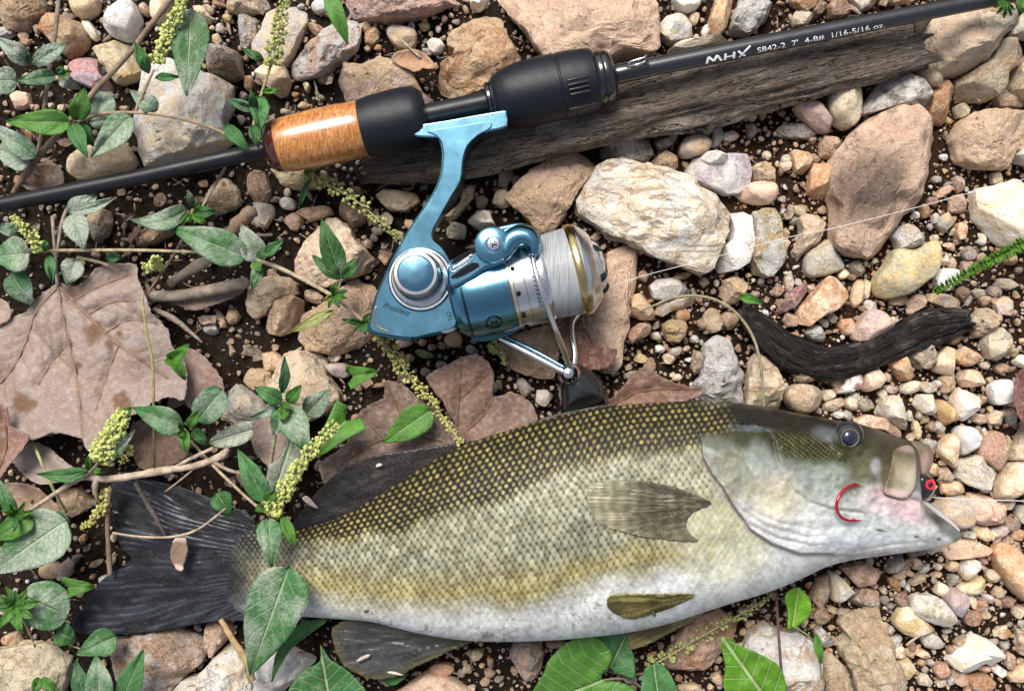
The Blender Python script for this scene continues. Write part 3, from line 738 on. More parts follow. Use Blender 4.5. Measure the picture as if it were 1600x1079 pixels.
def stone_verts(R, h, zb, n, rough, boxy, seed, facets=6, cut=.7):
    """R(theta): outline radius in metres; height h above zb*h below"""
    r = np.random.default_rng(seed)
    d, f = ico(n)
    c = np.hypot(d[:, 0], d[:, 1]); th = np.arctan2(d[:, 1], d[:, 0]); s = d[:, 2]
    Rr = R(th)
    e = boxy
    # flat-topped dome towards the outline
    rho = np.clip(c, 1e-6, 1) ** e
    rho = np.minimum(rho * 1.02, 1)
    zz = np.sign(s) * np.abs(s) ** e
    m = Rr.mean()
    v = np.stack([np.cos(th) * Rr * rho, np.sin(th) * Rr * rho, np.where(zz > 0, zz * h, zz * zb)], 1)
    tilt = r.normal(0, .16, 2)
    v[:, 2] += np.where(v[:, 2] > 0, 1, .0) * h * (v[:, 0] * tilt[0] + v[:, 1] * tilt[1]) / m * zz
    for k in range(facets):
        a = r.uniform(0, 2 * np.pi); el = r.uniform(.35, 1.25)
        nrm = np.array([np.cos(a) * np.cos(el), np.sin(a) * np.cos(el), np.sin(el)])
        nn = nrm * np.array([1 / m, 1 / m, 1 / h]); q = v @ nn
        lim = q.max() * r.uniform(cut, .94)
        ex = np.clip(q - lim, 0, None)
        g = nn / (nn @ nn)
        v -= (ex * .93)[:, None] * g * np.array([.45, .45, 1.0]) / (.45 * (g[0] * nn[0] + g[1] * nn[1]) + g[2] * nn[2])
    off = r.uniform(0, 100, 3)
    sc = 2.3 / m
    nz = fbm(v * sc + off, 4, .55)
    rid = 1 - np.abs(fbm(v * sc * 1.3 + off + 40, 3, .5)) * 2
    v = v + d * ((nz * rough * .5 + rid * rough * .28) * m)[:, None] * np.array([.55, .55, .9])
    return v, f

def poly_radius(poly_m):
    p = np.asarray(poly_m)
    def R(th):
        out = np.full(th.shape, 1e-5)
        dx, dy = np.cos(th), np.sin(th)
        for i in range(len(p)):
            a, b = p[i], p[(i + 1) % len(p)]
            ex, ey = b - a
            den = dx * ey - dy * ex
            den = np.where(np.abs(den) < 1e-12, 1e-12, den)
            t = (a[0] * ey - a[1] * ex) / den
            u = (a[0] * dy - a[1] * dx) / den
            ok = (t > 0) & (u >= -1e-6) & (u <= 1 + 1e-6)
            out = np.where(ok, np.maximum(out, t), out)
        return out
    return R

def area_centroid(p):
    p = np.asarray(p); x, y = p[:, 0], p[:, 1]; x2, y2 = np.roll(x, -1), np.roll(y, -1)
    cr = x * y2 - x2 * y; A = cr.sum() / 2
    return abs(A), np.array([((x + x2) * cr).sum() / (6 * A), ((y + y2) * cr).sum() / (6 * A)])

def jit(c, r, a=.05):
    c = np.array(c); lm = c @ np.array((.3, .6, .1)); c = np.clip(lm + (c - lm) * 1.14, .008, .9); return tuple(np.clip(c * r.uniform(1 - a * 1.6, 1 + a * 1.6) + r.normal(0, a * .12, 3) * c, .01, .86))

def add_stone(poly, label, c1, c2, kind, h, group=None, cat='stone', name='stone', n=4, seed=0, sharp=False):
    r = np.random.default_rng(seed)
    pc = catmull(poly, 3, True) if kind == 'smooth' and not sharp else np.array(poly, float)
    A, c = area_centroid(poly)
    hm = h * .001
    zeq = h * .35
    ctr = P(c[0], c[1], zeq)
    w = PN(pc[:, 0], pc[:, 1], zeq)[:, :2] - np.array(ctr[:2])
    R = poly_radius(w)
    boxy = {'smooth': .52 if sharp else .66, 'rough': .54, 'band': .54, 'pit': .62, 'stained': .54}[kind]
    rough = {'smooth': .09, 'rough': .20, 'band': .19, 'pit': .30, 'stained': .18}[kind]
    zb = min(.35 * hm + .004, .5 * hm + .003)
    v, f = stone_verts(R, hm - zeq * .001, zb, n, rough, boxy, seed, (9 if sharp else 5) if kind == 'smooth' else 10, (.62 if sharp else .76) if kind == 'smooth' else .62)
    me = mesh_np(name, v, f)
    if kind in ('rough', 'band', 'stained') or sharp: me.set_sharp_from_angle(angle=math.radians(30))
    o = bpy.data.objects.new(name, me)
    me.materials.append(M[kind])
    o.color = (*jit(c1, r), 1)
    o['c2'] = [float(x) for x in jit(c2, r)]
    place(o, (ctr[0], ctr[1], zeq * .001))
    tag(o, label, cat, group)
    return o

LANDMARKS = [(1290, 560, 'the charred stick'), (1470, 520, "the charred stick's grey end"), (1420, 640, "the fish's snout"), (1510, 690, 'the glossy red brown stone'), (1480, 790, "the fish's lower jaw"), (740, 540, 'the reel'),
    (1080, 210, 'the driftwood'), (1420, 280, 'the huge peach rock'), (1450, 950, 'the pale grey oval pebble'), (1525, 1025, 'the cream white notched stone'), (1360, 1010, 'the beige craggy rock'), (1330, 915, "the fish's throat"),
    (200, 870, 'the tail fin'), (300, 520, 'the big dead leaf'), (500, 260, 'the cork grip'), (1050, 470, 'the dry grass stalk'), (1570, 330, 'the milky quartz stone'), (285, 120, 'the big white limestone rock'), (60, 130, 'the crimson stone'),
    (1415, 440, 'the yellow ochre cobble'), (1570, 890, 'the long orange brown pebble'), (620, 60, 'the reddish slab'), (1110, 40, 'the tan brick shaped stone'), (1260, 30, 'the rod lettering'), (450, 580, 'the big cream rounded rock'),
    (720, 340, "the reel's stem"), (720, 1040, 'the anal fin'), (1080, 1050, 'the vine with heart leaves'), (1250, 400, 'the cream bone shaped stone'), (890, 620, 'the black handle knob'), (1510, 410, 'the green segmented sprig')]
stone_polys = []
def build_stones():
    k = 100
    for ln in STONES.strip().split('\n'):
        lab, cc, kind, h, pl = ln.split('|')
        c1, c2 = cc.split()
        p = pts(pl)
        A, c = area_centroid(p)
        k += 1
        n = 5 if A > 7000 else (4 if A > 700 else 3)
        add_stone(p, lab, CL[c1], CL[c2], kind, float(h), n=n, seed=k, sharp=not any(q in lab for q in ('smooth', 'round', 'egg', 'oval', 'pebble', 'cobble')))
        stone_polys.append(np.array(p))
    items = [tuple(it.split()) for it in SMALL.replace('\n', '').split(';') if it.strip()]
    order = sorted(range(len(items)), key=lambda q: -float(items[q][2]) * float(items[q][3]))
    keep = set(order[:300 - len(stone_polys)])
    for q, (cx, cy, w, hh, ang, ck) in enumerate(items):
        cx, cy, w, hh, ang = map(float, (cx, cy, w, hh, ang))
        k += 1
        r = np.random.default_rng(k)
        m = r.integers(5, 8)
        a = (np.arange(m) + r.uniform(-.3, .3, m)) / m * 2 * np.pi
        qq = r.uniform(.88, 1.16, m)
        ca, sa = math.cos(math.radians(-ang)), math.sin(math.radians(-ang))
        ex, ey = np.cos(a) * w / 2 * qq, np.sin(a) * hh / 2 * qq
        p = np.stack([cx + ex * ca + ey * sa, cy - ex * sa + ey * ca], 1)
        stone_polys.append(p)
        if q not in keep:
            loose.append((p, CL[ck], .28 * .62 * min(w, hh) + 1.6, k)); continue
        c2 = r.choice(list('TBKCGR'))
        nm = NAMEC[ck]
        big = 'medium' if max(w, hh) >= 30 else 'small'
        shp = 'long ' if max(w, hh) > 1.55 * min(w, hh) else ''
        lm_ = min(LANDMARKS, key=lambda q: math.hypot(q[0] - cx, q[1] - cy))[2]
        lab = f'{big} {nm} {shp}stone lying loose in the gravel near {lm_}'
        add_stone(p, lab, CL[ck], CL[c2], 'smooth' if r.random() < .5 else 'rough', .28 * .62 * min(w, hh) + 1.6,
                  group=f'{big} {nm} gravel stones', n=3, seed=k, sharp=r.random() < .7)
loose = []
build_stones()

# ------------------------------------------------------------------ loose gravel between the stones
FISH_POLY = pts('420,835 560,800 700,715 850,660 1000,635 1150,635 1300,660 1420,700 1440,780 1490,835 1300,880 1100,950 900,990 700,990 450,955')
def build_gravel():
    r = np.random.default_rng(5)
    base = []
    for s in range(10):
        d, f = ico(2)
        q = d * np.array([1, r.uniform(.62, .95), r.uniform(.5, .8)])
        for t in range(9):
            nn = r.normal(size=3); nn /= np.linalg.norm(nn)
            e = np.clip(q @ nn - r.uniform(.38, .68), 0, None); q = q - e[:, None] * nn
        q = q * (1 + .10 * fbm(q * 1.6 + s * 9, 3))[:, None]
        base.append(q)
    f2 = ico(2)[1]
    d1, f1 = ico(1)
    base1 = []
    for s in range(10):
        q = d1 * np.array([1, r.uniform(.6, .95), r.uniform(.5, .8)])
        for t in range(5):
            nn = r.normal(size=3); nn /= np.linalg.norm(nn)
            q = q - np.clip(q @ nn - r.uniform(.32, .6), 0, None)[:, None] * nn
        base1.append(q * (1 + r.normal(0, .06, (len(d1), 1))))
    pal_r = [('B', 5.5), ('R', 4.5), ('T', 6), ('C', 4), ('W', 2.4), ('K', 3), ('G', 2.5), ('E', 2.5), ('M', 1.5), ('O', 1.2), ('D', 2)]
    pal_l = [('B', 7), ('R', 1.6), ('T', 4), ('C', 1.2), ('W', .6), ('K', 1), ('G', 2.5), ('D', 7), ('E', 1.5)]
    polys = [(p, p.min(0) - 2, p.max(0) + 2) for p in stone_polys] + [(np.array(FISH_POLY), np.array([400, 630]), np.array([1500, 1000]))]
    cells = {}
    V, F, C = [], [], []
    vo = 0
    for p, col, h, sd in loose:        # the smallest stones of the photograph
        A, c = area_centroid(p)
        ctr = P(c[0], c[1], h * .35)
        pc = np.array(p)
        v, f = stone_verts(poly_radius(PN(pc[:, 0], pc[:, 1], h * .35)[:, :2] - np.array(ctr[:2])), h * .00065, .5 * h * .001, 2, .1, .6, sd, 6, .68)
        V.append(v + np.array([ctr[0], ctr[1], h * .00035])); F.append(f + vo); vo += len(v)
        C.append(np.tile(jit(col, np.random.default_rng(sd), .08), (len(v), 1)))
    def free(x, y, rad, packed):
        for p, mn, mx in polys:
            if mn[0] - rad < x < mx[0] + rad and mn[1] - rad < y < mx[1] + rad:
                if inside(p, np.array([x]), np.array([y]))[0]: return False
        if packed:
            cx, cy = int(x // 30), int(y // 30)
            for i in (-1, 0, 1):
                for j in (-1, 0, 1):
                    for (a, b, c) in cells.get((cx + i, cy + j), ()):
                        if (a - x) ** 2 + (b - y) ** 2 < (.82 * (c + rad)) ** 2: return False
            cells.setdefault((cx, cy), []).append((x, y, rad))
        return True
    sizes = np.concatenate([np.sort(r.uniform(6.5, 10.5, 1300))[::-1], np.sort(r.uniform(4, 6.5, 6500))[::-1], np.sort(r.uniform(2.2, 4.2, 11000))[::-1], r.uniform(1.1, 2.3, 11000)])
    outer = 5200                          # the gravel goes on outside the picture
    sizes = np.concatenate([sizes, r.uniform(3.5, 15, outer)])
    for si, rad in enumerate(sizes):
        for tr in range(4):
            x, y = r.uniform(-170, 1770), r.uniform(-150, 1230)
            if si >= len(sizes) - outer:
                x, y = r.uniform(-1100, 2700), r.uniform(-900, 1980)
                if -60 < x < 1660 and -50 < y < 1130: continue
            right = 1 / (1 + math.exp(-((x - 950) / 110 + (y - 430) / 260)))
            top = math.exp(-((y - 40) / 110) ** 2)
            dens = (.26 if rad > 3 else .12) + .74 * max(right, .42 * top)
            if r.random() > dens: continue
            if not free(x, y, rad, rad > 2.3): continue
            pal = pal_r if r.random() < right else pal_l
            w = np.array([q[1] for q in pal]); ck = pal[r.choice(len(pal), p=w / w.sum())][0]
            col = jit(CL[ck], r, .12)
            sc = rad * S
            b = base if rad > 4 else base1
            q = b[r.integers(10)] * sc
            a = r.uniform(0, 2 * np.pi); ca, sa = math.cos(a), math.sin(a)
            tilt = r.normal(0, .3)
            q = np.stack([q[:, 0] * ca - q[:, 1] * sa, q[:, 0] * sa + q[:, 1] * ca, q[:, 2] + tilt * q[:, 0]], 1)
            q = q + np.array([(x - 800) * S, (539.5 - y) * S, sc * r.uniform(.15, .5)])
            f = f2 if rad > 4 else f1
            V.append(q); F.append(f + vo); vo += len(q)
            C.append(np.tile(col, (len(q), 1)))
            break
    me = mesh_np('gravel', np.concatenate(V), np.concatenate(F))
    me.set_sharp_from_angle(angle=math.radians(32))
    set_col(me, 'Col', np.concatenate(C))
    o = obj('gravel', me, M['gravel'], loc=(0, 0, 0))
    tag(o, 'fine mixed brown, tan and white gravel filling the gaps', 'gravel', kind='stuff')
build_gravel()
# ------------------------------------------------------------------ driftwood, charred stick, twigs
def wood(name, cl, mat, label, cat, ns=64, k=26, amp=.10, flat=1.0, seed=0, broken=(1, 1), twist=.6, groove=.5):
    q = catmull(cl, k)
    c = PN(q[:, 0], q[:, 1], q[:, 2])
    r = q[:, 3] * S
    t = np.gradient(c, axis=0); t /= np.linalg.norm(t, axis=1)[:, None]
    s = np.cross(t, [0, 0, 1.]); s /= np.linalg.norm(s, axis=1)[:, None]
    n = np.cross(s, t)
    a = np.arange(ns) / ns * 2 * np.pi
    m = len(c)
    L = np.concatenate([[0], np.cumsum(np.linalg.norm(np.diff(c, axis=0), axis=1))])
    A, LL = np.meshgrid(a, L)
    pa = np.stack([np.cos(A) * 1.2, np.sin(A) * 1.2, LL * 22 + seed], -1)
    big = fbm(pa, 3)
    pg = np.stack([np.cos(A + LL * twist) * 7, np.sin(A + LL * twist) * 7, LL * 28 + seed], -1)
    gr = fbm(pg, 4, .6)
    crack = np.clip(1 - np.abs(fbm(np.stack([np.cos(A) * 3.2, np.sin(A) * 3.2, LL * 9 + seed + 5], -1), 2)) * 9, 0, 1)
    rad = r[:, None] * (1 + amp * big + amp * .55 * gr - groove * .16 * crack)
    ring = c[:, None] + s[:, None] * (np.cos(A) * rad)[..., None] + n[:, None] * (np.sin(A) * rad * flat)[..., None]
    for end, b in ((0, broken[0]), (-1, broken[1])):
        j = fbm(np.stack([np.cos(a) * 2.5, np.sin(a) * 2.5, a * 0 + seed + 30 + end], -1), 3)
        sl = range(0, 7) if end == 0 else range(m - 7, m)
        for i in sl:
            w = 1 - (i if end == 0 else m - 1 - i) / 7
            ring[i] += t[i] * (j * r[i] * .8 * w * b * (-1 if end == 0 else 1))[:, None]
    v = ring.reshape(-1, 3)
    i = np.arange(m - 1)[:, None] * ns; jx = np.arange(ns)[None]; j2 = (jx + 1) % ns
    f = np.concatenate([np.stack([i + jx, i + j2, i + ns + j2], -1).reshape(-1, 3), np.stack([i + jx, i + ns + j2, i + ns + jx], -1).reshape(-1, 3)])
    e0, e1 = ring[0].mean(0) + t[0] * r[0] * .25, ring[-1].mean(0) - t[-1] * r[-1] * .25
    v = np.concatenate([v, [e0, e1]])
    jj = np.arange(ns); k2 = (jj + 1) % ns
    f = np.concatenate([f, np.stack([np.full(ns, m * ns), k2, jj], 1), np.stack([np.full(ns, m * ns + 1), (m - 1) * ns + jj, (m - 1) * ns + k2], 1)])
    me = mesh_np(name, v, f)
    lc = np.zeros((len(v), 3)); lc[:m * ns, 0] = (LL * 10).ravel(); lc[:m * ns, 1] = ((np.cos(A) * .25 + .25)).ravel(); lc[:m * ns, 2] = .3
    set_col(me, 'lc', lc)
    o = obj(name, me, mat)
    return tag(o, label, cat)

wood('driftwood', [(572, 268, 12, 18), (640, 256, 13, 33), (740, 236, 14, 40), (880, 200, 15, 44), (1050, 158, 15, 46), (1200, 123, 15, 50), (1330, 92, 15, 48), (1432, 68, 15, 40)],
     M['log'], 'weathered grey brown driftwood branch lying under the fishing rod', 'driftwood', seed=3, amp=.13, flat=.9, k=34)
wood('charred_stick', [(1160, 480, 8, 9), (1182, 508, 8, 19), (1225, 543, 8, 23), (1285, 565, 8, 24), (1340, 558, 8, 21), (1395, 536, 8, 21), (1450, 512, 8, 24), (1514, 499, 8, 15)],
     M['char'], 'blackened curved stick with a grey broken end', 'stick', seed=9, amp=.30, ns=44, k=20, flat=.8, groove=1.1)

def twig(name, pp, col, label, cat='twig', group=None, rough=.22, ns=9):
    o = tube(name, pp, M['twig'], rough=rough, ns=ns, col=col, seed=len(label))
    return tag(o, label, cat, group)
GREYW = (.30, .25, .21); PALEW = (.46, .37, .29); BRW = (.20, .14, .10)
twig('bark_strip', [(233, 463, 14, 8), (290, 460, 14, 9.5), (340, 450, 15, 9.5), (386, 441, 16, 9)], GREYW, 'flat pale grey bark strip pointing at the big dead leaf', 'bark')
twig('bark_strip', [(264, 443, 16, 6), (300, 420, 17, 8), (332, 402, 18, 8), (352, 396, 18, 5)], GREYW, 'grey hooked bark piece under the half muddy leaf', 'bark')
twig('bark_strip', [(342, 385, 18, 8), (370, 352, 19, 11), (395, 328, 19, 11)], BRW, 'dark grey brown bark slab beside the pale green leaf', 'bark')
twig('twig', [(240, 483, 12, 4), (270, 497, 12, 4.5), (293, 515, 11, 3.5), (316, 535, 10, 1.5)], GREYW, 'short grey twig curling out from the big dead leaf')
twig('twig', [(290, 367, 24, 3), (270, 400, 24, 2.4), (250, 430, 23, 2.2), (231, 458, 21, 2)], BRW, 'thin brown twig with a pale tip under the half muddy leaf')
twig('twig', [(352, 262, 24, 2.6), (332, 296, 24, 2.4), (313, 328, 24, 2.2)], GREYW, 'thin grey twig crossing the cream pitted stone')
twig('twig', [(172, 762, 26, 3), (168, 815, 20, 3.6), (170, 860, 17, 4), (172, 898, 16, 4)], BRW, 'upright brown twig standing against the tail fin')
twig('twig', [(176, 832, 18, 1.6), (220, 838, 20, 2), (270, 838, 24, 2.1), (310, 826, 28, 2), (352, 794, 31, 1.6)], PALEW, 'thin tan twig arching over the tail fin')
twig('twig', [(212, 752, 27, 3.6), (228, 782, 23, 4), (246, 812, 21, 3.6), (259, 838, 19, 2.2)], (.085, .072, .075), 'dark shrivelled twig lying on the tail fin')
twig('twig', [(345, 968, 16, 4), (365, 1000, 19, 5), (385, 1032, 20, 5.5), (395, 1062, 20, 4)], (.40, .28, .13), 'yellow brown stalk lying over the chalk white rock', 'stalk')
twig('twig', [(617, 52, 13, 1.4), (640, 75, 14, 1.8), (657, 90, 13, 2.4)], PALEW, 'short straw lying on the rounded grey brown pebble', 'straw')
twig('grass_stalk', [(1000, 486, 9, .8), (1020, 478, 12, 1.8), (1050, 466, 14, 2.2), (1085, 462, 15, 2.4), (1122, 470, 15, 2.4), (1155, 494, 15, 2.4), (1178, 530, 16, 2.3), (1189, 575, 18, 2.2), (1194, 640, 18, 2)], (.27, .25, .15),
     'olive dry grass stalk bent in an arc beside the charred stick', 'grass stalk', rough=.05)
twig('twig', [(1092, 1110, 6, 2), (1040, 1060, 9, 2), (1000, 1052, 10, 2.2), (960, 1065, 10, 2)], (.16, .12, .09), 'dark thin twig behind the broad heart leaf')
twig('twig', [(1416, 1007, 9, 1.6), (1428, 998, 10, 1.8), (1441, 990, 10, 1.2)], PALEW, 'pale splinter beside the yellowish cream pebble', 'splinter')
# branched pale twig: one thing with its side shoots
br = root('bare_twig', P(200, 745, 20), 'bare pale branched twig lying above the tail fin', 'twig')
tube('stem', [(30, 808, 22, 3.2), (80, 775, 25, 3.6), (125, 747, 28, 4.5), (165, 748, 29, 5.5), (215, 742, 30, 6), (262, 734, 30, 6.2), (310, 726, 30, 5.5), (345, 712, 30, 6), (356, 702, 30, 5)], M['twig'], br, rough=.25, ns=10, col=PALEW)
tube('shoot', [(268, 733, 30, 3.2), (300, 715, 31, 3), (333, 700, 32, 2.6)], M['twig'], br, rough=.2, col=PALEW)
tube('shoot', [(335, 722, 30, 3.4), (360, 735, 30, 3), (390, 741, 29, 2.6)], M['twig'], br, rough=.2, col=(.34, .26, .2))
tube('shoot', [(300, 735, 30, 1.8), (275, 755, 28, 1.5), (258, 768, 26, 1)], M['twig'], br, rough=.2, col=(.34, .26, .2))
tube('shoot', [(150, 750, 29, 5), (148, 765, 27, 4), (152, 780, 24, 2.5)], M['twig'], br, rough=.3, col=(.38, .3, .24))

# ------------------------------------------------------------------ dead leaves
def dead_leaf(poly, zf, col, label, veins=(), step=3.6, rag=.7, smooth=2, seed=0, petiole=None, name='dead_leaf', wob=2.2, cat='dead leaf', th=.35, spots=()):
    v, f, d = sheet2d(poly, step, smooth, rag, seed)
    z = zf(v[:, 0], v[:, 1]) if callable(zf) else np.full(len(v), float(zf))
    p3 = np.stack([v[:, 0] / 95, v[:, 1] / 95, np.full(len(v), seed + .5)], 1)
    z = z + wob * 1.3 * fbm(p3, 2, .35) + wob * .7 * np.exp(-d / 9) * (1 + fbm(p3 * 1.7 + 9, 2)) * .8
    vm = np.zeros(len(v))
    for pl, w in veins:
        q = catmull(pl, 5) if len(pl) > 2 else np.array(pl, float)
        dd = polydist(q, v[:, 0], v[:, 1], False)
        vm = np.maximum(vm, np.clip(1.4 - dd / (w + 1.2), 0, 1))
        z -= 1.3 * np.exp(-(dd / (w * 9)) ** 2)
    rs = np.random.default_rng(seed + 200)
    for pl, w in list(veins):          # finer side veins
        q = catmull(pl, 6) if len(pl) > 2 else np.linspace(pl[0], pl[-1], 8)
        for i in range(3, len(q) - 1, 3):
            tg = q[i + 1] - q[i - 1]; a0 = math.atan2(tg[1], tg[0])
            for sgn in (-1, 1):
                if rs.random() < .25: continue
                L = rs.uniform(18, 46); a = a0 + sgn * rs.uniform(.6, .95)
                e = q[i] + L * np.array([math.cos(a), math.sin(a)]); m_ = (q[i] + e) / 2 + rs.normal(0, 2.5, 2)
                dd = polydist([q[i], m_, e], v[:, 0], v[:, 1], False)
                vm = np.maximum(vm, .8 * np.clip(1.3 - dd / 2.2, 0, 1)); z = z - .35 * np.exp(-(dd / 5) ** 2)
    A = obj(name, mesh_np(name, PN(v[:, 0], v[:, 1], z), f), M['dead'], None, col=col)
    at = A.data.attributes.new('vein', 'FLOAT', 'POINT'); at.data.foreach_set('value', vm.astype(np.float32))
    sp_ = np.zeros(len(v))
    for sx, sy, sr in spots: sp_ = np.maximum(sp_, np.clip(1.6 - np.hypot(v[:, 0] - sx, v[:, 1] - sy) * (1 + .3 * vnoise(np.stack([v[:, 0] / 6, v[:, 1] / 6, v[:, 0] * 0], -1))) / sr, 0, 1))
    at = A.data.attributes.new('spot', 'FLOAT', 'POINT'); at.data.foreach_set('value', np.clip(sp_ * 1.6, 0, 1).astype(np.float32))
    solid(A, th)
    tag(A, label, cat)
    from mathutils.kdtree import KDTree
    def zat(x, y):
        i = np.argmin((v[:, 0] - x) ** 2 + (v[:, 1] - y) ** 2); return z[i]
    for pl, w in veins:
        pq = catmull(pl, 9) if len(pl) > 2 else np.linspace(pl[0], pl[-1], 14)
        zz = np.array([zat(x, y) for x, y in pq]); zz = np.convolve(np.pad(zz, 2, 'edge'), np.ones(5) / 5, 'valid')
        pp = [(x, y, zz[i] + .2, w * (1.0 - .55 * i / len(pq))) for i, (x, y) in enumerate(pq)]
        tube('vein', pp, M['twig'], A, ns=6, k=1, rough=.1, col=tuple(np.array(col) * np.array((.95, .78, .62))))
    if petiole: tube('petiole', petiole, M['twig'], A, ns=8, rough=.12, col=(.42, .34, .28))
    return A

GP = (.30, .245, .225)
dead_leaf(pts('0,512 20,495 42,487 47,475 62,462 88,443 110,446 125,445 140,430 165,411 190,412 212,413 215,432 230,470 238,490 262,515 268,540 285,560 292,583 288,625 270,620 240,627 228,640 205,650 165,690 140,705 130,690 127,686 110,680 82,676 50,688 25,680 -14,650 -14,520'),
          lambda x, y: 17 + 4 * np.exp(-((x - 150) / 90) ** 2) - .01 * np.abs(y - 560) + 3 * ((x > 128) & (y > 600)), GP,
          'big pale pinkish grey dead leaf with brown spots',
          veins=[([(90, 445), (100, 500), (118, 580), (130, 680)], 2.2), ([(92, 447), (130, 485), (175, 530), (225, 565), (262, 590)], 2.6), ([(88, 450), (55, 490), (42, 530), (20, 575), (-6, 605)], 2.0),
                 ([(112, 470), (150, 450), (200, 430)], 1.2), ([(140, 490), (175, 472), (212, 470)], 1.1), ([(165, 520), (200, 500), (245, 505)], 1.1), ([(118, 580), (80, 545), (62, 520)], 1.0), ([(60, 600), (85, 560), (104, 540)], 1.0), ([(185, 540), (165, 590), (150, 640)], 1.0)],
          petiole=[(82, 338, 30, 3.2), (84, 370, 29, 2.6), (87, 405, 26, 2.6), (90, 447, 20, 3)], seed=2, step=3.2, wob=2.6, spots=[(146, 519, 13), (171, 536, 6), (191, 628, 12), (35, 630, 12), (50, 630, 6), (122, 571, 4), (187, 521, 4), (112, 540, 3)])
dead_leaf(pts('-12,466 10,470 18,485 14,498 -2,508 -14,500'), 15, (.36, .28, .25), 'small pale pink dead leaf lobe beside the big pale dead leaf', seed=4)
dead_leaf(pts('-12,640 12,638 15,665 45,680 35,700 15,725 -10,750'), 22, (.22, .125, .10), 'reddish brown torn dead leaf with pale edges', seed=5, veins=[([(-5, 740), (10, 700), (8, 650)], 1.6)])
dead_leaf(pts('500,722 540,695 565,640 600,622 603,595 632,602 650,620 680,640 705,660 728,682 700,712 640,730 600,745 560,770 525,775 505,750'),
          lambda x, y: 15 + .02 * (x - 500), (.135, .102, .086), 'grey brown dead leaf under the dorsal fin', veins=[([(690, 690), (640, 670), (605, 600)], 1.3), ([(640, 672), (590, 690), (540, 720)], 1.2), ([(600, 686), (575, 660), (572, 640)], .9)], seed=6)
dead_leaf(pts('665,590 700,570 745,551 772,583 770,620 800,612 830,630 838,668 760,692 735,696 712,664 690,625'),
          lambda x, y: 14 + .02 * (700 - y), (.150, .100, .083), 'brown dead leaf left of the black handle knob', veins=[([(715, 665), (718, 610), (722, 570)], 1.2), ([(717, 625), (745, 600), (762, 585)], 1.0), ([(730, 672), (755, 650), (770, 625)], 1.1)], seed=7)
dead_leaf(pts('946,638 970,608 1000,576 1015,574 1035,590 1075,604 1105,607 1088,620 1060,630 1010,640'), lambda x, y: 14 + 0 * x, (.145, .078, .062),
          'red brown pointed dead leaf right of the handle knob', veins=[([(960, 632), (1010, 610), (1095, 608)], 1.0)], seed=8)
dead_leaf(pts('868,497 905,492 922,535 965,546 948,575 905,572 880,542'), 17, (.095, .038, .032), 'dark maroon dead leaf under the bail wire', seed=9)
dead_leaf(pts('1585,630 1588,590 1604,572 1622,580 1622,668 1602,664'), 16, (.14, .052, .05), 'dark red curled leaf beside the bright white square pebble', seed=10, wob=3)
dead_leaf(pts('610,92 635,77 665,85 680,107 660,106 647,112'), 13, (.42, .25, .15), 'orange brown curled leaf flake by the rounded pebble', seed=11, wob=3)
dead_leaf(pts('262,470 300,466 345,455 388,446 370,462 330,478 300,484'), 9, (.20, .145, .13), 'dark brown dead leaf under the pale bark strip', seed=12)
dead_leaf(pts('20,705 60,690 95,715 125,740 95,752 60,755 30,735'), 9, (.30, .25, .22), 'grey crumpled dead leaf below the big pale dead leaf', seed=13, wob=4)
dead_leaf(pts('205,660 260,655 295,675 290,715 245,735 212,725'), 7, (.26, .17, .12), 'brown dead leaf under the dense upright flower spike', seed=14)
dead_leaf(pts('262,560 300,545 335,575 350,610 310,640 285,625'), 8, (.24, .17, .15), 'dull purple brown dead leaf beside the round dusty leaf', seed=15)
dead_leaf(pts('85,255 100,285 60,300 30,285 45,262'), 7, (.25, .19, .15), 'curled grey brown dead leaf below the rod butt', seed=16, wob=4)
dead_leaf(pts('272,842 285,838 293,845 291,868 284,892 272,884 266,868'), lambda x, y: 24 - .05 * (y - 840), (.60, .47, .42), 'small pale pink dry leaf lying on the tail fin', seed=17, wob=.8, step=3.5)
dead_leaf(pts('395,668 420,640 445,660 470,700 440,740 410,720 395,700'), 9, (.28, .22, .19), 'dusty brown dead leaf under the pale lobed leaf', seed=18)
dead_leaf(pts('0,760 40,755 75,775 95,800 60,812 20,800'), 8, (.27, .18, .12), 'rust brown dead leaf under the pale twig end', seed=19, wob=4)
dead_leaf(pts('175,410 205,395 200,370 225,345 205,380 190,400'), 10, (.2, .12, .08), 'narrow rolled brown leaf beside the tan brown long stone', seed=20, wob=3)

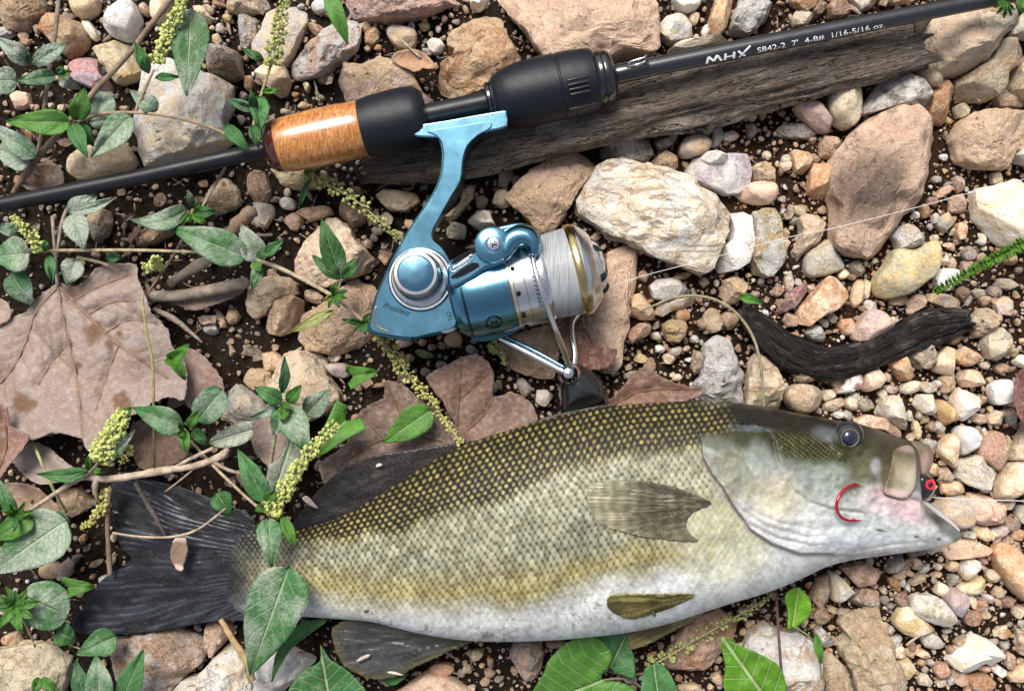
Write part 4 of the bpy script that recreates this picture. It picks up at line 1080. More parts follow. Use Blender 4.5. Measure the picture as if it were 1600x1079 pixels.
def litter():
    """bark crumbs, leaf shreds and straws in the soil on the plant side"""
    r = np.random.default_rng(21)
    V, F, C = [], [], []; vo = 0
    for k in range(900):
        x, y = r.uniform(-300, 880), r.uniform(-200, 1300)
        if r.random() < .3: x, y = r.uniform(-300, 1900), r.uniform(-200, 1300)
        L = r.uniform(6, 26); w = r.uniform(.7, 2.2) if r.random() < .6 else r.uniform(3, 7)
        a = r.uniform(0, np.pi); dx, dy = math.cos(a) * L / 2, math.sin(a) * L / 2
        z = r.uniform(1, 4)
        v, f = tube_mesh([(x - dx, y - dy, z + r.normal(0, 1), w * .5), (x + r.normal(0, 1), y + r.normal(0, 1), z + 1, w * .6), (x + dx, y + dy, z + r.normal(0, 1), w * .35)], ns=5, k=2)
        v[:, 2] = v[:, 2].mean() + (v[:, 2] - v[:, 2].mean()) * (.4 if w > 2.5 else 1)
        V.append(v); F.append(f + vo); vo += len(v)
        c = [(.20, .14, .1), (.30, .22, .16), (.12, .085, .065), (.38, .30, .22), (.24, .13, .08)][r.integers(5)]
        C.append(np.tile(jit(c, r, .1), (len(v), 1)))
    for k in range(260):        # curled leaf scraps
        x, y = (r.uniform(-150, 620), r.uniform(-120, 1200)) if k < 210 else (r.uniform(300, 1750), r.uniform(-120, 1200))
        m = 9; a = np.arange(m) / m * 2 * np.pi; R0 = r.uniform(5, 17) * r.uniform(.5, 1.1, m); el = r.uniform(.4, 1); ro = r.uniform(0, 6.28)
        ex, ey = np.cos(a) * R0, np.sin(a) * R0 * el
        q = np.stack([np.r_[0, ex * math.cos(ro) - ey * math.sin(ro)], np.r_[0, ex * math.sin(ro) + ey * math.cos(ro)]], 1)
        z = r.uniform(2, 6) + np.r_[0, r.uniform(-1, 3, m)] + .12 * q[:, 0] * r.normal()
        v = PN(x + q[:, 0], y + q[:, 1], z); v2 = v - [0, 0, .0003]
        i = np.arange(m); f = np.stack([np.zeros(m, int), 1 + (i + 1) % m, 1 + i], 1)
        V += [v, v2]; F += [f + vo, f[:, ::-1] + vo + m + 1]; vo += 2 * (m + 1)
        c = jit([(.20, .14, .1), (.28, .20, .15), (.13, .085, .065), (.34, .27, .21), (.22, .12, .08)][r.integers(5)], r, .1)
        C.append(np.tile(c, (2 * (m + 1), 1)))
    me = mesh_np('leaf_litter', np.concatenate(V), np.concatenate(F)); set_col(me, 'Col', np.concatenate(C))
    tag(obj('leaf_litter', me, M['gravel'], loc=(0, 0, 0)), 'crumbled brown leaf litter and straws on the soil', 'leaf litter', kind='stuff')
litter()
# ------------------------------------------------------------------ living plants
GD = (.050, .145, .050); GB = (.095, .235, .050); GV = (.072, .20, .075); GG = (.17, .23, .16); GS = (.062, .160, .085)
def leaf_mesh(b, t, w, zb, zt, kind='ov', arch=3, fold=.22, twist=0., seed=0, bend=0.):
    r = np.random.default_rng(seed)
    nu, nv = 22, 13
    u = np.linspace(0, 1, nu); vv = np.linspace(-1, 1, nv)
    U, V = np.meshgrid(u, vv, indexing='ij')
    if kind == 'lan': pr = np.sin(np.pi * np.clip(U, 0, 1) ** .75) ** .9
    elif kind == 'round': pr = np.sqrt(np.clip(1 - (2 * U - 1) ** 2, 0, 1)) ** .85
    elif kind == 'heart': pr = (np.clip(1 - U, 0, 1) ** .62) * (1 + .25 * np.exp(-(U / .22) ** 2)) * np.clip((U + .01) / .05, 0, 1) ** .5
    else: pr = np.sin(np.pi * np.clip(U, 0, 1) ** .62) ** .85 * (1 - .12 * U)
    pr = pr / pr.max()
    ser = 1 + .045 * (np.abs((U * 13) % 1 - .5) * 2 - .5) * (kind in ('ov', 'lan')) + .05 * vnoise(np.stack([U * 5, np.sign(V), U * 0 + seed], -1))
    b = np.array(b, float); t = np.array(t, float)
    d = t - b; L = np.hypot(*d); d /= L; nrm = np.array([-d[1], d[0]])
    off = np.zeros_like(U)
    if kind == 'heart': off = -.24 * np.abs(V) ** 1.2 * np.clip(1 - U / .55, 0, 1) ** 1.5 * (1 + .0 * U)
    along = (U + off) * L
    side = V * pr * ser * w / 2 + bend * L * np.sin(np.pi * U)
    px = b[0] + d[0] * along + nrm[0] * side; py = b[1] + d[1] * along + nrm[1] * side
    px = px + 0 * py
    hw = pr * w / 2 * .28
    z = zb + (zt - zb) * U + arch * 4 * U * (1 - U) + fold * np.abs(V) * hw + twist * V * hw
    z = z + .9 * fbm(np.stack([U * 3 + seed, V * 1.5, U * 0 + seed * .7], -1), 2) - .35 * np.exp(-(V / .14) ** 2)
    z = z + .22 * np.sin((U * 7 - np.abs(V) * 1.9) * 2 * np.pi)
    vtx = PN(px.ravel(), py.ravel(), z.ravel())
    i, j = np.meshgrid(np.arange(nu - 1), np.arange(nv - 1), indexing='ij'); a = (i * nv + j).ravel()
    f = np.stack([a, a + 1, a + nv + 1, a + nv], 1)
    f = f[:, ::-1] if True else f
    me = mesh_np('leaf', vtx, f)
    if me.polygons[len(me.polygons) // 2].normal.z < 0: me.flip_normals()
    set_col(me, 'lc', np.stack([U.ravel(), V.ravel() * .5 + .5, U.ravel() * 0], 1))
    return me

LSEED = [50]
def leaf(parent, b, t, w, zb, zt, col=GV, dust=.0, kind='ov', name='leaf', label=None, cat=None, **kw):
    LSEED[0] += 1
    r = np.random.default_rng(LSEED[0])
    o = obj(name, leaf_mesh(b, t, w, zb, zt, kind, seed=LSEED[0], **kw), M['leaf'], parent, col=jit(col, r, .07))
    o['dust'] = float(dust)
    solid(o, .25)
    if label: tag(o, label, cat)
    return o

def leaf_poly(parent, poly, zf, col, dust, axis, label=None, cat=None, name='leaf', step=4.5, wob=1.2, smooth=3):
    """lobed or cut leaf from an outline; axis = (base, tip) gives the midrib"""
    LSEED[0] += 1
    v, f, d = sheet2d(poly, step, smooth, .25, LSEED[0])
    b, t = np.array(axis[0], float), np.array(axis[1], float); D = t - b; L = np.hypot(*D); D /= L
    q = v - b; U = q @ D / L; V = (q @ np.array([-D[1], D[0]])) / L
    z = zf(v[:, 0], v[:, 1]) if callable(zf) else np.full(len(v), float(zf))
    z = z + wob * fbm(np.stack([v[:, 0] / 28, v[:, 1] / 28, v[:, 0] * 0 + LSEED[0]], 1), 3) + 5 * np.abs(V) - 1.0 * np.exp(-(V / .05) ** 2)
    me = mesh_np('leaf', PN(v[:, 0], v[:, 1], z), f)
    set_col(me, 'lc', np.stack([np.clip(U * .7 + .1, 0, 1), np.clip(V * .9, -.5, .5) + .5, U * 0], 1))
    r = np.random.default_rng(LSEED[0])
    o = obj(name, me, M['leaf'], parent, col=jit(col, r, .06)); o['dust'] = float(dust)
    solid(o, .25)
    if label: tag(o, label, cat)
    return o

def stem(parent, pp, col=(.30, .27, .16), name='stem', rough=.08):
    return tube(name, pp, M['twig'], parent, ns=8, rough=rough, col=col)

def spike(parent, path, wpx, nb, col, size=3.2, stemcol=(.32, .32, .14)):
    """flower spike: stalk + little buds around it"""
    q = catmull(path, 12)
    st = tube('flower_stalk', [(*p[:3], 1.7) for p in path], M['twig'], parent, ns=7, rough=.05, col=stemcol)
    r = np.random.default_rng(int(path[0][0] * 7 + path[0][1]))
    V, F = [], []; vo = 0
    d, f = ico(2)
    nb = int(nb * 1.5)
    for k in range(nb):
        t = (k + r.uniform(0, .8)) / nb
        i = min(int(t * (len(q) - 1)), len(q) - 2)
        c = q[i] + (q[i + 1] - q[i]) * (t * (len(q) - 1) - i)
        tn = q[i + 1][:2] - q[i][:2]; tn /= np.hypot(*tn) + 1e-9
        a = r.uniform(0, 2 * np.pi); rad = wpx / 2 * (1 - .5 * t ** 2) * r.uniform(.3, 1.1) ** .8
        ca, sa = math.cos(a), math.sin(a)
        px = c[0] - tn[1] * ca * rad + tn[0] * rad * .35; py = c[1] + tn[0] * ca * rad + tn[1] * rad * .35; z = c[2] + sa * rad * .26
        s = size * r.uniform(.55, 1.15) * (1 - .3 * t) * S
        out = np.array([-tn[1] * ca + .5 * tn[0], -(tn[0] * ca + .5 * tn[1]), sa]) + r.normal(0, .3, 3); out /= np.linalg.norm(out)
        u1 = np.cross(out, [.3, .2, .9]); u1 /= np.linalg.norm(u1); u2 = np.cross(out, u1)
        x_, y_, z_ = d[:, 0], d[:, 1], d[:, 2]
        lump = 1 + .30 * vnoise(d * 2.1 + k * 3.7)
        cup = 1 - .5 * np.exp(-((z_ - 1) / .35) ** 2)
        g = (out[None] * (z_ * 1.35 * cup)[:, None] + u1[None] * (x_ * .8 * (1 + .35 * z_))[:, None] + u2[None] * (y_ * .62 * (1 + .35 * z_))[:, None]) * lump[:, None] * s
        V.append(g + np.array(P(px, py, z))); F.append(f + vo); vo += len(g)
    o = obj('flower_buds', mesh_np('flower_buds', np.concatenate(V), np.concatenate(F)), M['bud'], parent, col=col)
    o['kind'] = 'stuff'
YG = (.60, .66, .22); YD = (.52, .47, .16); OL = (.38, .40, .16)

# seedling pair of dusty leaves, top left
p = root('weed_sprig', P(60, 200, 5), 'dusty weed sprig on a thin brown stem beside the crimson stone', 'weed')
stem(p, [(93, -12, 30, 3.5), (86, 55, 30, 3.5), (78, 105, 28, 3.4), (71, 155, 24, 3.2), (62, 225, 14, 3), (55, 250, 6, 3)], (.27, .21, .16), rough=.15)
leaf(p, (46, 98), (-8, 57), 30, 32, 34, GS, .85, arch=5); leaf(p, (50, 99), (107, 66), 30, 32, 33, GS, .85, arch=4, kind='lan')
leaf(p, (86, 118), (24, 127), 26, 33, 29, GS, .6); leaf(p, (26, 126), (-24, 126), 44, 28, 27, GS, .95)
leaf(p, (90, 116), (112, 112), 12, 34, 36, GB, 0, kind='lan'); leaf(p, (88, 114), (100, 104), 11, 34, 38, GV, .1, kind='lan'); leaf(p, (92, 120), (124, 140), 22, 30, 24, GS, .9)
leaf(p, (44, 97), (42, 78), 10, 33, 38, GS, .2, kind='lan')
# main creeping weed with the slanting stem
p = root('weed_sprig', P(110, 195, 5), 'creeping weed with a slanting brown stem and a dense flower spike', 'weed')
stem(p, [(276, -12, 44, 5), (235, 40, 40, 4.6), (200, 86, 37, 4.4), (150, 140, 33, 4.6), (112, 185, 30, 5), (60, 245, 20, 5.5), (35, 280, 10, 5), (22, 300, 3, 4)], (.26, .19, .14), rough=.15)
stem(p, [(122, 190, 31, 3), (160, 178, 36, 2.8), (205, 176, 40, 2.6), (260, 181, 42, 2.4), (320, 196, 42, 2.3), (362, 214, 42, 2)], (.33, .26, .17))
leaf(p, (110, 191), (8, 190), 40, 33, 34, GB, .05, arch=3); leaf(p, (120, 188), (132, 137), 34, 34, 44, GB, .05, arch=3)
leaf(p, (112, 193), (136, 246), 27, 33, 40, GV, .3); leaf(p, (126, 194), (147, 230), 20, 31, 28, GD, 0)
leaf(p, (204, 180), (142, 246), 46, 40, 40, GV, .65, arch=4); leaf(p, (150, 192), (164, 143), 46, 27, 26, GS, .8, kind='round'); leaf(p, (140, 190), (200, 186), 26, 26, 30, GS, .75)
leaf(p, (56, 246), (-16, 192), 34, 26, 24, GS, .8); leaf(p, (50, 250), (-14, 230), 46, 22, 20, GS, .95)
leaf(p, (233, 115), (210, 65), 20, 42, 48, GV, .15, kind='lan'); leaf(p, (242, 121), (281, 120), 14, 42, 46, GV, .2, kind='lan'); leaf(p, (246, 172), (203, 142), 30, 40, 36, GS, .75)
leaf(p, (299, 14), (291, 151), 60, 44, 50, GD, .55, arch=2, fold=.1)
stem(p, [(212, 176, 40, 2.6), (226, 140, 42, 2.6), (240, 110, 44, 2.4)], (.36, .30, .17))
spike(p, [(240, 100, 45), (258, 62, 48), (275, 25, 50), (292, -14, 51)], 25, 120, YG, 4.0)
# sprig over the rod
p = root('weed_sprig', P(400, 160, 8), 'weed sprig with a tall sparse flower spike touching the rod butt', 'weed')
stem(p, [(392, 215, 44, 2.4), (403, 165, 40, 2.4), (414, 130, 40, 2.4), (424, 100, 42, 2.2)], (.34, .32, .17))
leaf(p, (352, 196), (390, 238), 22, 44, 46, GD, .1); leaf(p, (398, 172), (353, 154), 17, 42, 42, GS, .6, kind='lan'); leaf(p, (404, 150), (407, 205), 30, 42, 44, GV, .25); leaf(p, (394, 195), (404, 232), 18, 44, 44, GD, .1)
leaf(p, (410, 143), (440, 141), 9, 42, 44, GB, 0, kind='lan'); leaf(p, (398, 172), (392, 140), 14, 42, 50, GD, .1); leaf(p, (412, 95), (378, 75), 14, 42, 42, GD, .1, kind='lan')
spike(p, [(424, 104, 43), (431, 70, 45), (438, 32, 47), (447, -14, 48)], 27, 95, OL, 3.9)
leaf(None, (508, -26), (544, 70), 27, 42, 40, GB, .02, kind='lan', name='hanging_leaf', label='narrow glossy green leaf hanging over the pink white rock', cat='leaf', arch=4)
# left middle weed
p = root('weed_sprig', P(95, 400, 5), 'dusty weed with a short yellow green spike beside the dead leaf stalk', 'weed')
stem(p, [(30, 396, 24, 2.4), (75, 392, 27, 2.6), (130, 391, 29, 2.6), (220, 391, 31, 2.6), (315, 394, 32, 2.4)], (.42, .36, .23)); stem(p, [(88, 396, 27, 3), (96, 350, 27, 3), (106, 322, 27, 2.6)], (.36, .33, .27)); stem(p, [(120, 402, 24, 2.8), (150, 408, 24, 2.6), (170, 415, 24, 2.4)], (.38, .33, .2))
leaf(p, (108, 330), (182, 308), 18, 30, 33, GS, .9, kind='lan', bend=.06); leaf(p, (108, 333), (152, 306), 36, 28, 30, GS, .95); leaf(p, (112, 334), (132, 390), 40, 30, 33, GS, .8)
leaf(p, (30, 362), (-12, 352), 22, 24, 22, GS, .6); leaf(p, (46, 395), (-16, 402), 56, 27, 25, GV, .7); leaf(p, (16, 426), (50, 478), 44, 22, 20, GS, .6); leaf(p, (76, 398), (82, 442), 19, 27, 28, GV, .3, kind='lan'); leaf(p, (118, 404), (104, 446), 38, 23, 24, GS, .75)
leaf(p, (165, 402), (192, 402), 16, 23, 24, GS, .5, kind='lan'); leaf(p, (70, 392), (72, 374), 12, 28, 32, GV, .2)
spike(p, [(66, 392, 30), (52, 372, 33), (36, 356, 36), (18, 341, 38)], 19, 70, YG, 3.7)
p2 = root('flower_sprig', P(240, 415, 5), 'round yellow green flower cluster above the big dead leaf', 'flower')
spike(p2, [(243, 424, 25), (243, 413, 32), (243, 402, 40)], 26, 60, YG, 4.0); spike(p2, [(240, 420, 24), (230, 420, 26), (222, 410, 28)], 12, 12, YG, 3.6)
# middle weed with the arching leaf and trilobed leaf
p = root('weed_sprig', P(400, 410, 5), 'long runner weed with half muddy leaves and a three lobed leaf', 'weed')
stem(p, [(385, 404, 30, 3), (420, 412, 32, 3.4), (465, 432, 33, 3.4), (516, 460, 33, 3.4), (545, 482, 31, 2.6), (568, 502, 29, 2.4)], (.45, .39, .26)); stem(p, [(310, 393, 31, 2.2), (350, 398, 31, 2.4), (388, 404, 31, 2.6)], (.36, .34, .2)); stem(p, [(296, 345, 30, 4), (302, 328, 34, 3.5)], (.30, .34, .12))
leaf(p, (292, 326), (204, 344), 34, 33, 28, GV, .7, arch=10, bend=-.13); leaf(p, (301, 322), (293, 297), 13, 35, 42, GS, .7, kind='lan'); leaf(p, (305, 332), (338, 330), 20, 33, 34, GV, .1); leaf(p, (298, 336), (322, 348), 12, 34, 36, GB, 0, kind='lan'); leaf(p, (296, 334), (284, 352), 9, 34, 36, GB, 0, kind='lan'); leaf(p, (304, 326), (312, 316), 8, 35, 41, GB, .1, kind='lan')
leaf(p, (386, 402), (264, 354), 54, 33, 37, GV, .62, arch=5, fold=.12); leaf(p, (404, 408), (377, 350), 40, 31, 33, GG, .9); leaf(p, (411, 401), (443, 374), 18, 34, 36, GV, .45, kind='lan'); leaf(p, (405, 414), (394, 454), 20, 32, 33, GV, .5); leaf(p, (402, 402), (416, 392), 14, 34, 40, GV, .4); leaf(p, (398, 408), (408, 425), 14, 34, 38, GB, .2)
leaf(p, (533, 437), (502, 341), 36, 36, 44, GD, .4, arch=3, kind='lan'); leaf(p, (532, 436), (488, 399), 22, 36, 38, GD, .3, kind='lan'); leaf(p, (535, 436), (560, 403), 19, 36, 40, GD, .3, kind='lan'); stem(p, [(526, 458, 34, 2), (534, 436, 37, 1.8)], (.3, .32, .15))
leaf(p, (522, 484), (454, 519), 17, 30, 26, OL, .4, kind='lan')
for a, L, c in ((-80, 22, GB), (-20, 24, GV), (10, 22, GB), (60, 22, GV), (110, 20, GB), (150, 16, OL)):
    leaf(p, (520, 462), (520 + L * math.cos(math.radians(a)), 462 + L * math.sin(math.radians(a))), 10, 34, 40, c, .15, kind='lan')
for a, L, c in ((-60, 20, GB), (20, 22, GB), (80, 18, GV), (140, 20, GV), (190, 34, GD)):
    leaf(p, (568, 505), (568 + L * math.cos(math.radians(a)), 505 + L * math.sin(math.radians(a))), 11, 30, 35, c, .1, kind='lan')
p = root('flower_sprig', P(540, 310, 4), 'sparse olive flower spike reaching from the cork to the reel stem', 'flower')
leaf(p, (484, 278), (466, 326), 8, 18, 16, GV, .1, kind='lan'); leaf(p, (482, 270), (478, 262), 14, 18, 24, GB, 0)
spike(p, [(478, 268, 18), (520, 292, 20), (562, 318, 22), (600, 352, 22), (636, 384, 20)], 25, 95, OL, 4.0)
p = root('flower_sprig', P(655, 600, 4), 'yellow seeded flower spike lying over the brown dead leaves', 'flower')
spike(p, [(588, 520, 18), (615, 552, 20), (645, 595, 23), (680, 635, 28), (720, 692, 34)], 24, 110, YD, 3.7); spike(p, [(590, 520, 18), (600, 535, 18), (622, 585, 18)], 16, 16, YD, 3.6)
p = root('flower_sprig', P(785, 550, 4), 'tiny yellow green flower tip below the reel rotor', 'flower')
spike(p, [(765, 535, 12), (778, 550, 12), (790, 568, 12)], 16, 26, YG, 3.4)
# heart leaves in the middle
leaf(None, (551, 588), (590, 580), 40, 26, 26, GB, 0, 'heart', 'heart_leaf', 'small green heart leaf right of the cream rounded rock', 'leaf')
leaf(None, (541, 656), (489, 712), 64, 27, 29, GB, .02, 'heart', 'heart_leaf', 'broad green heart leaf behind the dense yellow flower spike', 'leaf', arch=3)
leaf(None, (674, 640), (598, 692), 50, 26, 24, GB, .02, 'ov', 'fallen_green_leaf', 'vivid green leaf lying on the grey brown dead leaf', 'leaf', arch=2)
leaf(None, (648, 548), (680, 558), 12, 12, 12, (.30, .36, .18), .1, 'lan', 'fallen_green_leaf', 'pale green leaflet under the reel body', 'leaf')
leaf(None, (1156, 462), (1192, 474), 15, 14, 14, GB, .05, 'ov', 'fallen_green_leaf', 'small green leaf beside the charred stick', 'leaf')
# sprig in front of the cream rock with the dense spike
p = root('weed_sprig', P(440, 640, 5), 'leafy weed sprig in front of the big cream rounded rock', 'weed')
stem(p, [(440, 630, 30, 3), (430, 680, 22, 3), (420, 740, 14, 3), (410, 790, 14, 3)], (.33, .32, .18))
leaf(p, (440, 627), (397, 604), 27, 32, 34, GV, .35); leaf(p, (440, 614), (444, 556), 16, 33, 42, GS, .35, kind='lan', bend=.06); leaf(p, (449, 629), (471, 601), 20, 33, 38, GB, .1); leaf(p, (478, 648), (516, 608), 36, 28, 30, GS, .7); leaf(p, (447, 634), (482, 710), 46, 33, 36, GV, .6, arch=5); leaf(p, (446, 640), (427, 680), 36, 30, 28, GV, .6); leaf(p, (438, 636), (392, 652), 17, 30, 28, GS, .7, kind='lan'); leaf(p, (444, 634), (440, 660), 18, 34, 40, GB, .1); leaf(p, (442, 628), (456, 640), 10, 34, 41, GB, .1)
p = root('weed_sprig', P(415, 790, 5), 'weed with a dense bright flower spike and muddy leaves on the tail', 'weed')
stem(p, [(298, 688, 26, 2.4), (340, 734, 30, 2.4), (396, 786, 33, 2.4), (418, 800, 36, 3)], (.40, .33, .22))
spike(p, [(420, 806, 38), (445, 765, 42), (478, 715, 44), (524, 662, 44)], 30, 170, YG, 4.2)
leaf(p, (414, 782), (371, 701), 38, 38, 40, GV, .3); leaf(p, (420, 808), (424, 887), 40, 38, 38, GV, .55, arch=4); leaf(p, (441, 806), (462, 856), 19, 40, 42, GB, .1, kind='lan'); leaf(p, (452, 884), (390, 1056), 92, 40, 26, GV, .62, arch=6, fold=.10)
leaf(p, (416, 784), (430, 765), 20, 39, 44, GB, 0); leaf(p, (412, 790), (398, 798), 14, 38, 40, GB, 0)
leaf(p, (512, 966), (424, 1066), 22, 18, 22, GV, .05, kind='lan', bend=.16)
leaf_poly(None, pts('455,1092 470,1050 500,1032 500,1006 516,1030 546,1050 572,1092'), 18, GD, .3, ((515, 1095), (500, 1010)), 'dark green lobed leaf below the anal fin', 'leaf', 'lobed_leaf')
leaf(None, (600, 1062), (640, 1052), 22, 8, 10, GV, .2, 'ov', 'fallen_green_leaf', 'dark green leaf end under the anal fin', 'leaf')
leaf_poly(None, pts('420,727 437,715 457,678 478,695 475,715 462,752 426,778 419,750'), lambda x, y: 20 + 0 * x, (.22, .25, .19), .75, ((428, 775), (458, 682)), 'pale grey green mud coated lobed leaf', 'leaf', 'muddy_leaf')
leaf_poly(None, pts('325,692 355,667 392,658 392,686 357,699'), lambda x, y: 24 + 0 * x, (.24, .28, .18), .8, ((392, 672), (327, 692)), 'mottled pale leaf below the light grey speckled stone', 'leaf', 'muddy_leaf')
leaf(None, (338, 770), (362, 805), 36, 18, 16, GD, .1, 'ov', 'fallen_green_leaf', 'dark green leaf tucked above the tail root', 'leaf')
# sprig with the round dusty leaf
p = root('weed_sprig', P(290, 672, 5), 'green sprig with one round dusty leaf right of the dead leaf', 'weed')
stem(p, [(288, 672, 30, 2.6), (292, 690, 20, 2.4), (295, 710, 8, 2.2)], (.3, .32, .18))
leaf(p, (284, 668), (207, 636), 42, 32, 30, GV, .5, arch=4); leaf(p, (308, 658), (348, 608), 50, 31, 32, GS, .6, kind='round'); leaf(p, (294, 668), (311, 640), 17, 33, 40, GB, 0); leaf(p, (286, 672), (292, 709), 17, 32, 34, GB, .05); leaf(p, (300, 672), (328, 697), 20, 29, 26, GD, .2); leaf(p, (286, 670), (278, 658), 10, 33, 38, GB, 0); leaf(p, (288, 672), (276, 680), 10, 33, 36, GB, 0)
# thin upright stem with folded bright leaf
p = root('seedling', P(240, 620, 15), 'thin seedling stem with one folded bright leaf over the dead leaf', 'seedling')
stem(p, [(222, 462, 30, 2), (228, 515, 33, 2), (238, 565, 34, 2.2), (240, 640, 31, 2.2), (241, 732, 12, 2)], (.30, .30, .12)); stem(p, [(240, 566, 34, 1.6), (258, 560, 36, 1.4), (273, 561, 37, 1.3)], (.25, .22, .14))
leaf(p, (272, 562), (290, 593), 30, 37, 36, GB, 0, kind='heart', fold=.7); leaf(p, (271, 560), (296, 538), 26, 37, 41, (.09, .26, .04), 0, kind='heart')
# dense spike sprig lower left
p = root('weed_sprig', P(140, 740, 10), 'weed with a fat bright yellow green flower spike beside the bare twig', 'weed')
spike(p, [(153, 724, 34), (165, 700, 37), (180, 672, 40), (193, 645, 42)], 40, 190, YG, 4.4)
stem(p, [(132, 745, 29, 2.4), (145, 733, 32, 2.6), (156, 720, 34, 2.6)], (.36, .3, .2))
leaf(p, (138, 736), (57, 740), 22, 33, 30, GV, .2, kind='lan', bend=-.06); leaf(p, (164, 724), (212, 671), 17, 34, 38, GS, .7, kind='lan'); leaf(p, (188, 654), (206, 636), 20, 34, 32, GB, 0); leaf(p, (138, 732), (138, 712), 10, 34, 38, GB, .1); leaf(p, (146, 734), (162, 738), 10, 34, 34, GB, .1); stem(p, [(52, 690, 14, 2.6), (66, 725, 20, 2.6), (84, 765, 20, 2.6), (104, 800, 12, 2.4)], (.32, .36, .16))
p = root('flower_sprig', P(152, 800, 6), 'olive seeded flower tip between the bare twig and tail', 'flower')
spike(p, [(164, 762, 24), (160, 788, 23), (148, 808, 22), (128, 824, 20)], 18, 60, YD, 3.9)
p = root('flower_sprig', P(198, 708, 6), 'tiny dark yellow flower tip beside the fat flower spike', 'flower')
spike(p, [(204, 694, 14), (198, 710, 13), (190, 722, 12)], 16, 22, YD, 3.2)
# lower left corner greenery
p = root('weed_sprig', P(40, 940, 4), 'bright tufted weed with broad muddy leaves beside the tail fin', 'weed')
leaf(p, (104, 812), (-16, 896), 84, 28, 20, GV, .75, arch=5, fold=.1); leaf(p, (22, 806), (-6, 745), 24, 26, 28, GV, .45); leaf(p, (50, 806), (-14, 845), 40, 30, 27, GB, .35); leaf(p, (84, 800), (112, 842), 26, 24, 22, GV, .3)
leaf(p, (34, 930), (106, 962), 78, 27, 24, GV, .62, kind='round', fold=.08); leaf(p, (86, 985), (120, 1002), 40, 19, 18, GD, .15); leaf(p, (182, 993), (120, 1022), 44, 18, 19, GV, .5); leaf(p, (190, 1095), (224, 1014), 38, 22, 26, GV, .3); leaf(p, (156, 1095), (150, 1022), 44, 24, 24, GV, .65); leaf(p, (130, 1090), (118, 1030), 30, 18, 16, GS, .4)
for k, (a, L, w, c) in enumerate(((-10, 44, 16, GB), (-50, 34, 14, GB), (-110, 32, 13, GB), (-150, 34, 14, GB), (170, 40, 16, GV), (120, 42, 16, GB), (70, 44, 20, GB), (30, 40, 15, GB), (-80, 24, 10, GV), (-30, 26, 10, GB))):
    leaf(p, (20 + (k % 3) * 3, 946), (20 + L * math.cos(math.radians(a)), 946 + L * math.sin(math.radians(a))), w, 29, 33, c, .05, kind='lan', bend=.05)
for k, (a, L, w, c) in enumerate(((-60, 26, 9, GB), (-120, 24, 9, GB), (-20, 28, 9, GB), (-160, 26, 9, GB), (100, 24, 10, GV))):
    leaf(p, (26, 806), (26 + L * math.cos(math.radians(a)), 806 + L * math.sin(math.radians(a))), w, 29, 36, c, .1, kind='lan')
leaf(p, (64, 1060), (95, 1085), 18, 18, 16, GB, .1); leaf(p, (60, 1058), (52, 1088), 16, 18, 17, GB, .2); stem(p, [(30, 955, 26, 2), (45, 985, 20, 1.8), (55, 1010, 14, 1.6)], (.36, .3, .16)); stem(p, [(0, 1012, 14, 1.5), (80, 1002, 17, 1.4), (132, 1015, 16, 1.2)], (.4, .34, .18))
leaf(None, (106, 918), (148, 916), 36, 24, 24, GB, .02, 'heart', 'heart_leaf', 'small bright heart leaf touching the edge of the tail fin', 'leaf')
# bottom middle and right
p = root('vine', P(960, 1060, 4), 'vine with broad glossy heart leaves below the fish belly', 'vine')
leaf_poly(p, pts('840,1094 850,1050 862,1025 895,998 922,992 945,1005 957,1025 950,1042 940,1060 980,1068 990,1094'), lambda x, y: 24 + .03 * (1050 - y), GB, .12, ((942, 1062), (858, 1095)))
leaf_poly(p, pts('925,990 950,984 979,982 982,1007 990,1022 992,1057 975,1056 952,1042'), lambda x, y: 20 + 0 * x, GV, .1, ((955, 1040), (982, 984)))
leaf_poly(p, pts('1005,1094 1007,1047 1025,1036 1040,1042 1052,1062 1057,1094'), lambda x, y: 20 + 0 * x, GV, .25, ((1030, 1098), (1022, 1040)))
stem(p, [(940, 1062, 21, 1.8), (985, 1062, 17, 1.8), (1030, 1100, 10, 1.8)], (.22, .16, .12))
leaf_poly(None, pts('1126,993 1155,1007 1200,1028 1222,1047 1224,1094 1137,1094 1133,1040'), lambda x, y: 22 + .02 * (x - 1130), (.11, .26, .035), .05, ((1200, 1095), (1130, 998)), 'large bright triangular green leaf beside the whitish rock', 'leaf', 'triangular_leaf', smooth=2)
p = root('seedling', P(1217, 1000, 3), 'seedling with a purple stem and one bright rounded leaf', 'seedling')
stem(p, [(1213, 922, 16, 2), (1215, 965, 20, 2.2), (1218, 1010, 22, 2.2), (1221, 1050, 20, 2.2)], (.10, .045, .06))
leaf_poly(p, pts('1227,930 1245,917 1262,930 1268,952 1257,970 1232,983 1232,957'), lambda x, y: 22 + 0 * x, (.15, .34, .035), 0, ((1238, 980), (1248, 920)))
stem(p, [(1240, 978, 22, 1.6), (1262, 992, 22, 1.5), (1276, 1010, 21, 1.4), (1284, 1060, 19, 1.4)], (.2, .26, .08)); leaf(p, (1275, 990), (1284, 1036), 14, 22, 22, GB, 0, kind='lan')
p = root('flower_sprig', P(1120, 985, 3), 'drooping olive flower spike below the pelvic fins', 'flower')
spike(p, [(1010, 1045, 16), (1060, 1015, 18), (1120, 980, 18), (1170, 952, 18), (1212, 925, 16)], 25, 80, OL, 3.9)
p = root('flower_sprig', P(1530, 415, 3), 'bright green segmented sprig pointing at the white chip', 'sprig')
stem(p, [(1458, 457, 13, 1.8), (1510, 432, 15, 2), (1560, 403, 18, 2.2), (1612, 372, 20, 2.4)], (.22, .34, .08))
